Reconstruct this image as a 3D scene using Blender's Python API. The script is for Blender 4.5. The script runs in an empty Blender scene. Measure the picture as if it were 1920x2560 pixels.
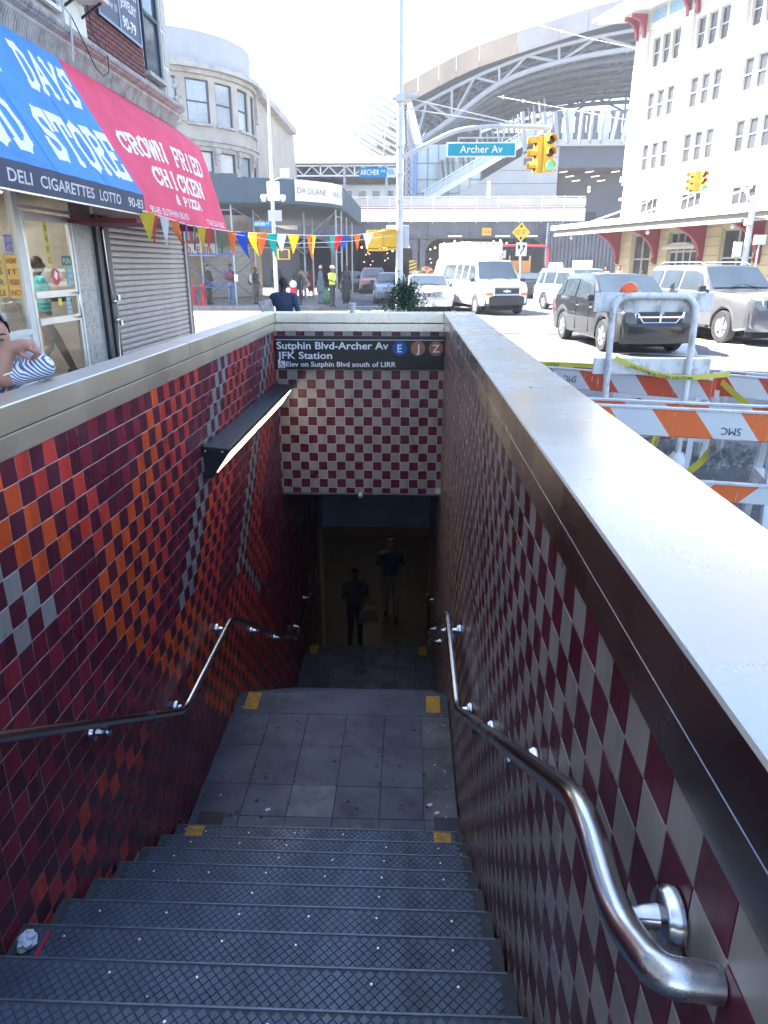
import bpy, bmesh, math, random
import numpy as np
from mathutils import Vector, Matrix, Euler
random.seed(7)
SC = bpy.context.scene
R = math.radians
PI = math.pi

# ------------------------------------------------------------------ camera
cam_data = bpy.data.cameras.new('camera')
cam = bpy.data.objects.new('camera', cam_data)
SC.collection.objects.link(cam)
cam.location = (0, 0, 1.85)
cam.rotation_euler = (R(90 - 19.28), 0, R(2.036))
cam_data.sensor_fit = 'HORIZONTAL'
cam_data.sensor_width = 36
cam_data.lens = 36 * 1757.0 / 1920.0
cam_data.clip_start = 0.03
cam_data.clip_end = 3000
SC.camera = cam

# ------------------------------------------------------------------ sky, sun, exposure
SUN_AZ, SUN_EL = R(76), R(48)          # azimuth counted from the street axis (+Y) towards the left (-X)
world = bpy.data.worlds.new('World')
SC.world = world
world.use_nodes = True
wn = world.node_tree
bg = wn.nodes['Background']
sky = wn.nodes.new('ShaderNodeTexSky')
sky.sky_type = 'NISHITA'
sky.sun_disc = False
sky.sun_elevation = SUN_EL
sky.sun_rotation = -SUN_AZ
sky.dust_density = 1.1
sky.air_density = 1.0
sky.ozone_density = 1.5
wn.links.new(sky.outputs[0], bg.inputs[0])
bg.inputs[1].default_value = 0.10
sun_data = bpy.data.lights.new('sun', 'SUN')
sun_data.energy = 5.0
sun_data.angle = R(0.53)
sun_data.color = (1.0, 0.96, 0.9)
sun = bpy.data.objects.new('sun', sun_data)
SC.collection.objects.link(sun)
to_sun = Vector((-math.sin(SUN_AZ) * math.cos(SUN_EL), math.cos(SUN_AZ) * math.cos(SUN_EL), math.sin(SUN_EL)))
sun.rotation_euler = to_sun.to_track_quat('Z', 'Y').to_euler()
sun.location = to_sun * 60
vs = SC.view_settings
vs.view_transform = 'Standard'
vs.look = 'None'
vs.gamma = 1
vs.exposure = 2.85
vs.use_curve_mapping = False

SC.cycles.use_adaptive_sampling = True
SC.cycles.adaptive_threshold = 0.02
SC.cycles.max_bounces = 7
SC.cycles.diffuse_bounces = 4
SC.cycles.glossy_bounces = 4
SC.cycles.transmission_bounces = 2
SC.cycles.transparent_max_bounces = 8
SC.cycles.caustics_reflective = False
SC.cycles.caustics_refractive = False

# ------------------------------------------------------------------ helpers
COL = SC.collection
OFF = {}                                # world offset of each thing that is described in world coordinates

def new_mat(name):
    m = bpy.data.materials.new(name)
    m.use_nodes = True
    return m, m.node_tree, m.node_tree.nodes['Principled BSDF']

def mat(name, col, rough=0.6, metal=0.0, var=0.12, scale=6.0, bump=0.0, bscale=60.0, spec=0.5, rvar=0.0,
        coat=0.0, dirt=None, dscale=3.0, damt=0.5, stretch=None):
    """a painted / cast / woven surface: base colour with two scales of uneven tone, optional stains and relief"""
    m, t, b = new_mat(name)
    N, L = t.nodes, t.links
    tc = N.new('ShaderNodeTexCoord')
    mp = N.new('ShaderNodeMapping')
    L.new(tc.outputs['Object'], mp.inputs[0])
    if stretch:
        mp.inputs['Scale'].default_value = stretch
    nz = N.new('ShaderNodeTexNoise')
    nz.inputs['Scale'].default_value = scale
    nz.inputs['Detail'].default_value = 6
    L.new(mp.outputs[0], nz.inputs[0])
    rp = N.new('ShaderNodeValToRGB')
    c = Vector(col)
    rp.color_ramp.elements[0].position = 0.3
    rp.color_ramp.elements[1].position = 0.7
    rp.color_ramp.elements[0].color = tuple(c * (1 - var)) + (1,)
    rp.color_ramp.elements[1].color = tuple(min(1, x * (1 + var)) for x in c) + (1,)
    L.new(nz.outputs[0], rp.inputs[0])
    out = rp.outputs[0]
    if dirt:
        n2 = N.new('ShaderNodeTexNoise')
        n2.inputs['Scale'].default_value = dscale
        n2.inputs['Detail'].default_value = 8
        n2.inputs['Roughness'].default_value = 0.65
        L.new(mp.outputs[0], n2.inputs[0])
        r2 = N.new('ShaderNodeValToRGB')
        r2.color_ramp.elements[0].position = 0.48
        r2.color_ramp.elements[1].position = 0.72
        r2.color_ramp.elements[0].color = (0, 0, 0, 1)
        r2.color_ramp.elements[1].color = (damt, damt, damt, 1)
        L.new(n2.outputs[0], r2.inputs[0])
        mx = N.new('ShaderNodeMixRGB')
        L.new(r2.outputs[0], mx.inputs[0])
        L.new(out, mx.inputs[1])
        mx.inputs[2].default_value = tuple(dirt) + (1,)
        out = mx.outputs[0]
    L.new(out, b.inputs['Base Color'])
    b.inputs['Roughness'].default_value = rough
    b.inputs['Metallic'].default_value = metal
    b.inputs['Specular IOR Level'].default_value = spec
    b.inputs['Coat Weight'].default_value = coat
    b.inputs['Coat Roughness'].default_value = 0.06
    if rvar:
        mr = N.new('ShaderNodeMapRange')
        mr.inputs[1].default_value = 0.3
        mr.inputs[2].default_value = 0.7
        mr.inputs[3].default_value = max(0.02, rough - rvar)
        mr.inputs[4].default_value = rough + rvar
        n3 = N.new('ShaderNodeTexNoise')
        n3.inputs['Scale'].default_value = scale * 1.7
        n3.inputs['Detail'].default_value = 7
        L.new(mp.outputs[0], n3.inputs[0])
        L.new(n3.outputs[0], mr.inputs[0])
        L.new(mr.outputs[0], b.inputs['Roughness'])
    if bump:
        nb = N.new('ShaderNodeTexNoise')
        nb.inputs['Scale'].default_value = bscale
        nb.inputs['Detail'].default_value = 4
        L.new(mp.outputs[0], nb.inputs[0])
        bp = N.new('ShaderNodeBump')
        bp.inputs['Strength'].default_value = bump
        bp.inputs['Distance'].default_value = 0.01
        L.new(nb.outputs[0], bp.inputs['Height'])
        L.new(bp.outputs[0], b.inputs['Normal'])
    return m

def emit(name, col, strength):
    m, t, b = new_mat(name)
    b.inputs['Base Color'].default_value = tuple(col) + (1,)
    b.inputs['Emission Color'].default_value = tuple(col) + (1,)
    b.inputs['Emission Strength'].default_value = strength
    return m

def glass_mat(name, tint=(0.85, 0.9, 0.92), refl=0.12, rough=0.02):
    """thin pane: mostly see-through, mirror-like at grazing angles"""
    m, t, b = new_mat(name)
    N, L = t.nodes, t.links
    out = N['Material Output']
    tr = N.new('ShaderNodeBsdfTransparent')
    tr.inputs[0].default_value = tuple(tint) + (1,)
    gl = N.new('ShaderNodeBsdfGlossy')
    gl.inputs['Roughness'].default_value = rough
    gl.inputs[0].default_value = (1, 1, 1, 1)
    lw = N.new('ShaderNodeFresnel')
    lw.inputs[0].default_value = 1.28
    ad = N.new('ShaderNodeMath')
    ad.operation = 'ADD'
    ad.use_clamp = True
    ad.inputs[1].default_value = refl
    L.new(lw.outputs[0], ad.inputs[0])
    mx = N.new('ShaderNodeMixShader')
    L.new(ad.outputs[0], mx.inputs[0])
    L.new(tr.outputs[0], mx.inputs[1])
    L.new(gl.outputs[0], mx.inputs[2])
    L.new(mx.outputs[0], out.inputs[0])
    return m

class MB:
    """collects simple solids; build() turns them into ONE mesh object"""
    def __init__(s):
        s.v, s.f, s.m = [], [], []
    def add(s, vs_, fs, m=0):
        o = len(s.v)
        s.v += [tuple(x) for x in vs_]
        s.f += [tuple(i + o for i in q) for q in fs]
        s.m += [m] * len(fs)
        return s
    def box(s, a, b, m=0):
        x0, y0, z0 = a
        x1, y1, z1 = b
        if x0 > x1: x0, x1 = x1, x0
        if y0 > y1: y0, y1 = y1, y0
        if z0 > z1: z0, z1 = z1, z0
        return s.add([(x0, y0, z0), (x1, y0, z0), (x1, y1, z0), (x0, y1, z0), (x0, y0, z1), (x1, y0, z1), (x1, y1, z1), (x0, y1, z1)],
                     [(3, 2, 1, 0), (4, 5, 6, 7), (0, 1, 5, 4), (1, 2, 6, 5), (2, 3, 7, 6), (3, 0, 4, 7)], m)
    def obox(s, c, ax, ay, az, m=0):
        """oriented box: centre and three half-axis vectors"""
        c, ax, ay, az = Vector(c), Vector(ax), Vector(ay), Vector(az)
        P = [c + i * ax + j * ay + k * az for k in (-1, 1) for j in (-1, 1) for i in (-1, 1)]
        fs = [(2, 3, 1, 0), (4, 5, 7, 6), (0, 1, 5, 4), (1, 3, 7, 5), (3, 2, 6, 7), (2, 0, 4, 6)]
        if ax.cross(ay).dot(az) < 0: fs = [q[::-1] for q in fs]
        return s.add(P, fs, m)
    def bar(s, p, q, w, h=None, up=(0, 0, 1), m=0):
        p, q = Vector(p), Vector(q)
        h = h or w
        d = q - p
        if d.length < 1e-6: return s
        u = Vector(up)
        sd = d.cross(u)
        if sd.length < 1e-6: sd = d.cross(Vector((1, 0, 0)))
        sd.normalize()
        n = sd.cross(d).normalized()
        return s.obox((p + q) / 2, d / 2, sd * w / 2, n * h / 2, m)
    def tube(s, pts, r, n=10, m=0, caps=True, closed=False):
        pts = [Vector(p) for p in pts]
        k = len(pts)
        rs = r if isinstance(r, (list, tuple)) else [r] * k
        rings = []
        prev = None
        for i, p in enumerate(pts):
            a = pts[i - 1] if (i > 0 or closed) else p
            b = pts[(i + 1) % k] if (i < k - 1 or closed) else p
            d = (b - a).normalized()
            if prev is None:
                u = d.cross(Vector((0, 0, 1)))
                if u.length < 1e-3: u = d.cross(Vector((1, 0, 0)))
                u.normalize()
            else:
                u = (prev - d * prev.dot(d)).normalized()
            prev = u
            w = d.cross(u)
            rings.append([p + (u * math.cos(2 * PI * j / n) + w * math.sin(2 * PI * j / n)) * rs[i] for j in range(n)])
        vs_ = [q for g in rings for q in g]
        fs = []
        for i in range(k if closed else k - 1):
            i2 = (i + 1) % k
            for j in range(n):
                fs.append((i * n + j, i * n + (j + 1) % n, i2 * n + (j + 1) % n, i2 * n + j))
        if caps and not closed:
            fs.append(tuple(range(n))[::-1])
            fs.append(tuple((k - 1) * n + j for j in range(n)))
        return s.add(vs_, fs, m)
    def lathe(s, prof, n=16, org=(0, 0, 0), axis=(0, 0, 1), m=0, caps=True):
        """prof: (radius, height) along axis"""
        ax = Vector(axis).normalized()
        u = ax.cross(Vector((0, 0, 1)))
        if u.length < 1e-3: u = Vector((1, 0, 0))
        u.normalize()
        w = ax.cross(u)
        o = Vector(org)
        vs_, fs = [], []
        for (r, h) in prof:
            for j in range(n):
                a = 2 * PI * j / n
                vs_.append(o + ax * h + (u * math.cos(a) + w * math.sin(a)) * r)
        for i in range(len(prof) - 1):
            for j in range(n):
                fs.append((i * n + j, i * n + (j + 1) % n, (i + 1) * n + (j + 1) % n, (i + 1) * n + j))
        if caps:
            fs.append(tuple(range(n))[::-1])
            fs.append(tuple((len(prof) - 1) * n + j for j in range(n)))
        return s.add(vs_, fs, m)
    def prism(s, poly, vec, m=0):
        """closed polygon swept along vec"""
        vec = Vector(vec)
        P = [Vector(p) for p in poly]
        n = len(P)
        nrm = Vector((0, 0, 0))
        for i in range(n): nrm += P[i].cross(P[(i + 1) % n])
        if nrm.dot(vec) < 0: P = P[::-1]
        fs = [tuple(range(n))[::-1], tuple(n + i for i in range(n))]
        fs += [(i, (i + 1) % n, n + (i + 1) % n, n + i) for i in range(n)]
        return s.add(P + [p + vec for p in P], fs, m)
    def ball(s, c, r, m=0, n=10, k=6):
        c = Vector(c)
        r = Vector(r) if isinstance(r, (tuple, list)) else Vector((r, r, r))
        vs_ = [c + Vector((0, 0, r.z))]
        for i in range(1, k):
            a = PI * i / k
            for j in range(n):
                b = 2 * PI * j / n
                vs_.append(c + Vector((r.x * math.sin(a) * math.cos(b), r.y * math.sin(a) * math.sin(b), r.z * math.cos(a))))
        vs_.append(c - Vector((0, 0, r.z)))
        fs = [(0, 1 + j, 1 + (j + 1) % n) for j in range(n)]
        for i in range(k - 2):
            for j in range(n):
                fs.append((1 + i * n + j, 1 + (i + 1) * n + j, 1 + (i + 1) * n + (j + 1) % n, 1 + i * n + (j + 1) % n))
        o = 1 + (k - 2) * n
        fs += [(o + j, len(vs_) - 1, o + (j + 1) % n) for j in range(n)]
        return s.add(vs_, fs, m)
    def sheet(s, grid, th=0.0, m=0):
        """rows of points -> quad sheet, with thickness along its normal when th"""
        k, n = len(grid), len(grid[0])
        P = [Vector(p) for r_ in grid for p in r_]
        fs = [(i * n + j, i * n + j + 1, (i + 1) * n + j + 1, (i + 1) * n + j) for i in range(k - 1) for j in range(n - 1)]
        if not th: return s.add(P, fs, m)
        nr = [Vector((0, 0, 0)) for _ in P]
        for q in fs:
            w = (P[q[2]] - P[q[0]]).cross(P[q[3]] - P[q[1]])
            for i in q: nr[i] += w
        Q = [p - (w.normalized() * th if w.length else Vector((0, 0, 0))) for p, w in zip(P, nr)]
        o = len(P)
        f2 = [tuple(i + o for i in q[::-1]) for q in fs]
        ed = []
        rim = [j for j in range(n)] + [i * n + n - 1 for i in range(1, k)] + [(k - 1) * n + j for j in range(n - 2, -1, -1)] + [i * n for i in range(k - 2, 0, -1)]
        for a, b in zip(rim, rim[1:] + rim[:1]): ed.append((b, a, a + o, b + o))
        return s.add(P + Q, fs + f2 + ed, m)
    def mesh(s, name, mats, off=None, smooth=None, bev=0.0, fix=False):
        me = bpy.data.meshes.new(name)
        vs_ = s.v if off is None else [(x - off[0], y - off[1], z - off[2]) for x, y, z in s.v]
        me.from_pydata(vs_, [], s.f)
        mats = mats if isinstance(mats, (list, tuple)) else [mats]
        for q in mats: me.materials.append(q)
        if len(mats) > 1: me.polygons.foreach_set('material_index', s.m)
        if bev or fix:
            b = bmesh.new()
            b.from_mesh(me)
            if fix: bmesh.ops.recalc_face_normals(b, faces=b.faces)
            if bev:
                eds = [e for e in b.edges if len(e.link_faces) == 2 and e.calc_face_angle(0) > 0.6]
                bmesh.ops.bevel(b, geom=eds, offset=bev, segments=1, affect='EDGES', clamp_overlap=True)
            b.to_mesh(me)
            b.free()
        if smooth is not None:
            me.polygons.foreach_set('use_smooth', [True] * len(me.polygons))
            me.set_sharp_from_angle(angle=R(smooth))
        me.update()
        return me
    def build(s, name, mats, parent=None, smooth=None, bev=0.0, fix=False, **kw):
        off = OFF.get(parent.name) if parent is not None else None
        me = s.mesh(name, mats, off, smooth, bev, fix)
        o = bpy.data.objects.new(name, me)
        COL.objects.link(o)
        if parent is not None:
            o.parent = parent
            if off is not None: OFF[o.name] = off
        tag(o, **kw)
        return o

def tag(o, label=None, cat=None, group=None, kind=None):
    if label: o['label'] = label
    if cat: o['category'] = cat
    if group: o['group'] = group
    if kind: o['kind'] = kind
    return o

def thing(name, label, cat, loc=(0, 0, 0), rz=0.0, group=None, world=False):
    """an Empty at the base of a thing; with world=True its parts are given in world coordinates"""
    o = bpy.data.objects.new(name, None)
    o.empty_display_size = 0.2
    COL.objects.link(o)
    o.location = loc
    o.rotation_euler = (0, 0, rz)
    tag(o, label, cat, group)
    if world: OFF[o.name] = tuple(loc)
    return o

def inst(name, me, parent, loc, rot=(0, 0, 0)):
    o = bpy.data.objects.new(name, me)
    COL.objects.link(o)
    o.parent = parent
    off = OFF.get(parent.name, (0, 0, 0))
    o.location = (loc[0] - off[0], loc[1] - off[1], loc[2] - off[2])
    o.rotation_euler = rot
    return o

def copy_tree(o, parent=None):
    c = o.copy()
    COL.objects.link(c)
    c.parent = parent
    for ch in list(o.children): copy_tree(ch, c)
    return c

_fc = {}
def glyphs(s, bold=0.0, ext=0.0, shear=0.0, space=1.0):
    """outline mesh of a word in the built-in face"""
    key = (s, bold, ext, shear, space)
    if key in _fc: return _fc[key]
    cu = bpy.data.curves.new('word', 'FONT')
    cu.body = s
    cu.size = 1.0
    cu.offset = bold
    cu.extrude = ext
    cu.shear = shear
    cu.space_character = space
    cu.resolution_u = 3
    o = bpy.data.objects.new('word', cu)
    me = o.to_mesh()
    V = [v.co.copy() for v in me.vertices]
    F = [tuple(p.vertices) for p in me.polygons]
    o.to_mesh_clear()
    bpy.data.objects.remove(o)
    bpy.data.curves.remove(cu)
    _fc[key] = (V, F)
    return V, F

def word(name, s, org, xd, ud, m, parent, width=None, height=None, bold=0.01, ext=0.0, shear=0.0, space=1.0, lift=0.003, center=False):
    """flat lettering laid on a surface: org = left end of the baseline, xd / ud = reading and up directions"""
    V, F = glyphs(s, bold, 0.0, shear, space)
    xs = [v.x for v in V]
    ys = [v.y for v in V]
    x0, x1 = min(xs), max(xs)
    capz = glyphs('H', bold)[0]
    y0, y1 = min(v.y for v in capz), max(v.y for v in capz)
    ky = (height / (y1 - y0)) if height else None
    kx = (width / (x1 - x0)) if width else ky
    ky = ky or kx
    xd, ud = Vector(xd).normalized(), Vector(ud).normalized()
    n = xd.cross(ud)
    org = Vector(org)
    sh = -(x1 - x0) * kx / 2 if center else 0
    b = MB()
    b.add([org + xd * ((v.x - x0) * kx + sh) + ud * ((v.y - y0) * ky) + n * lift for v in V], F)
    return b.build(name, m, parent)

def drape(o, fn):
    """lay flat lettering onto a curved cloth: fn maps a world point of the flat word to the cloth"""
    off = Vector(OFF.get(o.name, (0, 0, 0)))
    for v in o.data.vertices: v.co = fn(v.co + off) - off
    return o

# slab-serif sign-painter capitals, drawn as thick strokes on a 0..1 square
SLAB = {
 'A': ([[(0.1, 0), (0.5, 1)], [(0.5, 1), (0.9, 0)], [(0.28, 0.36), (0.72, 0.36)]], [(0.1, 0), (0.9, 0)]),
 'C': ([[(0.88, 0.74), (0.7, 0.95), (0.42, 0.96), (0.18, 0.72), (0.14, 0.45), (0.2, 0.22), (0.42, 0.03), (0.7, 0.05), (0.9, 0.26)], [(0.88, 0.68), (0.88, 1.0)]], []),
 'D': ([[(0.22, 0), (0.22, 1)], [(0.1, 1), (0.5, 1), (0.78, 0.82), (0.86, 0.5), (0.78, 0.18), (0.5, 0), (0.1, 0)]], []),
 'E': ([[(0.22, 0), (0.22, 1)], [(0.1, 1), (0.86, 1), (0.86, 0.78)], [(0.22, 0.52), (0.66, 0.52)], [(0.1, 0), (0.88, 0), (0.88, 0.24)]], []),
 'F': ([[(0.22, 0), (0.22, 1)], [(0.1, 1), (0.86, 1), (0.86, 0.76)], [(0.22, 0.5), (0.66, 0.5)]], [(0.22, 0)]),
 'H': ([[(0.2, 0), (0.2, 1)], [(0.8, 0), (0.8, 1)], [(0.2, 0.52), (0.8, 0.52)]], [(0.2, 0), (0.2, 1), (0.8, 0), (0.8, 1)]),
 'I': ([[(0.5, 0), (0.5, 1)]], [(0.5, 0), (0.5, 1)]),
 'K': ([[(0.2, 0), (0.2, 1)], [(0.82, 1), (0.22, 0.44)], [(0.4, 0.58), (0.86, 0)]], [(0.2, 0), (0.2, 1), (0.82, 1), (0.86, 0)]),
 'N': ([[(0.18, 0), (0.18, 1)], [(0.18, 1), (0.82, 0)], [(0.82, 0), (0.82, 1)]], [(0.18, 0), (0.82, 1), (0.14, 1)]),
 'O': ([[(0.5, 1), (0.78, 0.88), (0.9, 0.5), (0.78, 0.12), (0.5, 0), (0.22, 0.12), (0.1, 0.5), (0.22, 0.88), (0.5, 1)]], []),
 'P': ([[(0.22, 0), (0.22, 1)], [(0.1, 1), (0.6, 1), (0.84, 0.84), (0.84, 0.62), (0.6, 0.46), (0.22, 0.46)]], [(0.22, 0)]),
 'R': ([[(0.22, 0), (0.22, 1)], [(0.1, 1), (0.6, 1), (0.84, 0.84), (0.84, 0.64), (0.6, 0.5), (0.22, 0.5)], [(0.52, 0.5), (0.86, 0)]], [(0.22, 0), (0.88, 0)]),
 'S': ([[(0.84, 0.76), (0.66, 0.96), (0.36, 0.96), (0.16, 0.76), (0.28, 0.56), (0.7, 0.44), (0.86, 0.24), (0.64, 0.03), (0.32, 0.03), (0.13, 0.24)], [(0.84, 0.7), (0.84, 1.0)], [(0.13, 0.0), (0.13, 0.3)]], []),
 'T': ([[(0.5, 0), (0.5, 1)], [(0.08, 0.74), (0.08, 1), (0.92, 1), (0.92, 0.74)]], [(0.5, 0)]),
 'W': ([[(0.06, 1), (0.28, 0)], [(0.28, 0), (0.5, 0.9)], [(0.5, 0.9), (0.72, 0)], [(0.72, 0), (0.94, 1)]], [(0.06, 1), (0.94, 1)]),
 'Y': ([[(0.12, 1), (0.5, 0.46)], [(0.88, 1), (0.5, 0.46)], [(0.5, 0.5), (0.5, 0)]], [(0.12, 1), (0.88, 1), (0.5, 0)]),
 'Z': ([[(0.12, 0.76), (0.12, 1), (0.86, 1)], [(0.86, 1), (0.12, 0)], [(0.12, 0), (0.88, 0), (0.88, 0.26)]], []),
 '7': ([[(0.14, 0.76), (0.14, 1), (0.88, 1), (0.46, 0)]], []),
 '&': ([[(0.9, 0.0), (0.3, 0.7), (0.34, 0.94), (0.54, 0.98), (0.64, 0.82), (0.56, 0.64), (0.2, 0.42), (0.1, 0.2), (0.28, 0.02), (0.56, 0.06), (0.86, 0.46)]], []),
}
def slab_word(name, s, org, xd, ud, m, parent, width, height, thick=0.2, shear=0.0, lift=0.004):
    xd, ud = Vector(xd).normalized(), Vector(ud).normalized()
    n = xd.cross(ud)
    org = Vector(org)
    adv = width / (len(s) - 0.06)
    b = MB()
    z = [0]
    def stroke(pts, t):
        for p, q in zip(pts, pts[1:]):
            p, q = Vector((p[0], p[1])), Vector((q[0], q[1]))
            d = q - p
            if d.length < 1e-5: continue
            d.normalize()
            p, q = p - d * t * 0.45, q + d * t * 0.45
            e = Vector((-d.y, d.x)) * t / 2
            z[0] += 1
            b.add([P2(p + e, z[0]), P2(p - e, z[0]), P2(q - e, z[0]), P2(q + e, z[0])], [(0, 1, 2, 3)])
    for i, ch in enumerate(s):
        if ch == ' ' or ch not in SLAB: continue
        def P2(v, k, i=i):
            x = (i + v.x * 0.94) * adv + shear * v.y * height
            return org + xd * x + ud * v.y * height + n * (lift + 0.00012 * k)
        z[0] = 0
        st, sf = SLAB[ch]
        for q in st: stroke(q, thick)
        for (x, y) in sf: stroke([(x - 0.13, y), (x + 0.13, y)], thick * 0.6)
    return b.build(name, m, parent)
# ================================================================== materials of the stairwell
def tile_mat(name, col, var=0.12, rough=0.25):
    m, t, b = new_mat(name)
    N, L = t.nodes, t.links
    ge = N.new('ShaderNodeNewGeometry')
    sc = N.new('ShaderNodeVectorMath')
    sc.operation = 'SCALE'
    sc.inputs[3].default_value = 1 / 0.11
    L.new(ge.outputs['Position'], sc.inputs[0])
    ad = N.new('ShaderNodeVectorMath')
    ad.operation = 'ADD'
    ad.inputs[1].default_value = (0.37, -0.2727, 0.5455)
    L.new(sc.outputs[0], ad.inputs[0])
    fl = N.new('ShaderNodeVectorMath')
    fl.operation = 'FLOOR'
    L.new(ad.outputs[0], fl.inputs[0])
    wn_ = N.new('ShaderNodeTexWhiteNoise')
    L.new(fl.outputs[0], wn_.inputs[0])
    hs = N.new('ShaderNodeHueSaturation')
    hs.inputs['Color'].default_value = tuple(col) + (1,)
    mr = N.new('ShaderNodeMapRange')
    mr.inputs[3].default_value = 1 - var * 1.6
    mr.inputs[4].default_value = 1 + var * 1.6
    L.new(wn_.outputs[0], mr.inputs[0])
    L.new(mr.outputs[0], hs.inputs['Value'])
    nz = N.new('ShaderNodeTexNoise')
    nz.inputs['Scale'].default_value = 4
    nz.inputs['Detail'].default_value = 2
    L.new(ge.outputs['Position'], nz.inputs[0])
    r2 = N.new('ShaderNodeMapRange')
    r2.inputs[1].default_value = 0.35
    r2.inputs[2].default_value = 0.75
    r2.inputs[3].default_value = rough
    r2.inputs[4].default_value = rough + 0.22
    L.new(nz.outputs[0], r2.inputs[0])
    L.new(r2.outputs[0], b.inputs['Roughness'])
    nb = N.new('ShaderNodeTexNoise')
    nb.inputs['Scale'].default_value = 14
    nb.inputs['Detail'].default_value = 2
    L.new(ge.outputs['Position'], nb.inputs[0])
    bp = N.new('ShaderNodeBump')
    bp.inputs['Strength'].default_value = 0.08
    bp.inputs['Distance'].default_value = 0.02
    L.new(nb.outputs[0], bp.inputs['Height'])
    L.new(bp.outputs[0], b.inputs['Normal'])
    L.new(hs.outputs[0], b.inputs['Base Color'])
    b.inputs['Specular IOR Level'].default_value = 0.5
    return m

TM = {
 'maroon': tile_mat('glaze_maroon', (0.100, 0.014, 0.03)),
 'crimson': tile_mat('glaze_crimson', (0.25, 0.019, 0.036)),
 'wine': tile_mat('glaze_wine', (0.15, 0.012, 0.026)),
 'red': tile_mat('glaze_red', (0.58, 0.048, 0.035)),
 'orange': tile_mat('glaze_orange', (0.68, 0.085, 0.02)),
 'beige': tile_mat('glaze_beige', (0.295, 0.262, 0.24), var=0.07),
 'claret': tile_mat('glaze_claret', (0.095, 0.0115, 0.024), rough=0.26),
}
TK = list(TM)
M_grout = mat('grout', (0.58, 0.53, 0.51), 0.9, var=0.2, scale=9, dirt=(0.16, 0.13, 0.13), dscale=2.5, damt=0.6)

def steel_mat(name, col, rough, stretch, streak=0.10, smudge=0.14):
    """brushed stainless steel with handling smears and dull patches"""
    m, t, b = new_mat(name)
    N, L = t.nodes, t.links
    tc = N.new('ShaderNodeTexCoord')
    mp = N.new('ShaderNodeMapping')
    mp.inputs['Scale'].default_value = stretch
    L.new(tc.outputs['Object'], mp.inputs[0])
    n1 = N.new('ShaderNodeTexNoise')
    n1.inputs['Scale'].default_value = 30
    n1.inputs['Detail'].default_value = 6
    L.new(mp.outputs[0], n1.inputs[0])
    n2 = N.new('ShaderNodeTexNoise')
    n2.inputs['Scale'].default_value = 1.6
    n2.inputs['Detail'].default_value = 3
    n2.inputs['Roughness'].default_value = 0.5
    L.new(tc.outputs['Object'], n2.inputs[0])
    a = N.new('ShaderNodeMapRange')
    a.inputs[1].default_value = 0.35
    a.inputs[2].default_value = 0.68
    a.inputs[3].default_value = rough - smudge * 0.5
    a.inputs[4].default_value = rough + smudge
    L.new(n2.outputs[0], a.inputs[0])
    c = N.new('ShaderNodeMath')
    c.operation = 'MULTIPLY_ADD'
    c.inputs[1].default_value = streak
    L.new(n1.outputs[0], c.inputs[0])
    L.new(a.outputs[0], c.inputs[2])
    L.new(c.outputs[0], b.inputs['Roughness'])
    rp = N.new('ShaderNodeValToRGB')
    rp.color_ramp.elements[0].position = 0.35
    rp.color_ramp.elements[1].position = 0.75
    rp.color_ramp.elements[0].color = tuple(Vector(col)) + (1,)
    rp.color_ramp.elements[1].color = tuple(Vector(col) * 0.86) + (1,)
    L.new(n2.outputs[0], rp.inputs[0])
    L.new(rp.outputs[0], b.inputs['Base Color'])
    b.inputs['Metallic'].default_value = 1.0
    bp = N.new('ShaderNodeBump')
    bp.inputs['Strength'].default_value = 0.02
    bp.inputs['Distance'].default_value = 0.003
    L.new(n1.outputs[0], bp.inputs['Height'])
    L.new(bp.outputs[0], b.inputs['Normal'])
    return m

M_steel = steel_mat('brushed_steel', (0.56, 0.525, 0.47), 0.21, (40, 1, 40), 0.08, 0.10)
M_steel_x = steel_mat('brushed_steel_cross', (0.72, 0.72, 0.72), 0.22, (1, 40, 40), 0.07, 0.07)
M_steel_l = steel_mat('brushed_steel_dull', (0.74, 0.68, 0.58), 0.38, (40, 1, 40), 0.07, 0.08)
M_rail = steel_mat('rail_steel', (0.60, 0.60, 0.62), 0.2, (4, 4, 4), 0.05, 0.1)
M_bracket = mat('bracket_steel', (0.62, 0.62, 0.64), 0.22, 1.0, var=0.1)
M_concrete = mat('stair_concrete', (0.10, 0.105, 0.12), 0.62, var=0.25, scale=5, bump=0.3, bscale=90, dirt=(0.045, 0.045, 0.05), dscale=4, damt=0.8, spec=0.4, rvar=0.12)
M_slab = mat('landing_slab', (0.085, 0.092, 0.115), 0.5, var=0.32, scale=2.2, bump=0.25, bscale=70, dirt=(0.032, 0.034, 0.042), dscale=4.5, damt=0.9, spec=0.45, rvar=0.15)
M_slab_new = mat('landing_slab_pale', (0.17, 0.18, 0.185), 0.6, var=0.22, scale=8, bump=0.3, bscale=90, dirt=(0.06, 0.06, 0.06), dscale=9, damt=0.7)
M_slab_edge = mat('landing_slab_worn', (0.12, 0.125, 0.13), 0.55, var=0.35, scale=5, bump=0.3, bscale=80, dirt=(0.035, 0.035, 0.035), dscale=3, damt=0.9)
M_tread = mat('tread_plate', (0.085, 0.10, 0.135), 0.42, 0.35, var=0.3, scale=4, dirt=(0.03, 0.033, 0.042), dscale=2.2, damt=0.85, rvar=0.16)
M_endplate = mat('tread_end_dirt', (0.05, 0.05, 0.053), 0.7, var=0.35, scale=12)
M_groove = mat('tread_groove', (0.045, 0.05, 0.062), 0.7, var=0.3)
M_nosing = mat('tread_nosing', (0.15, 0.165, 0.19), 0.4, 0.5, var=0.25, scale=9)
M_yellow = mat('yellow_edge_paint', (0.5, 0.26, 0.03), 0.6, var=0.2, scale=20, dirt=(0.1, 0.07, 0.04), dscale=14, damt=0.7)
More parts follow.
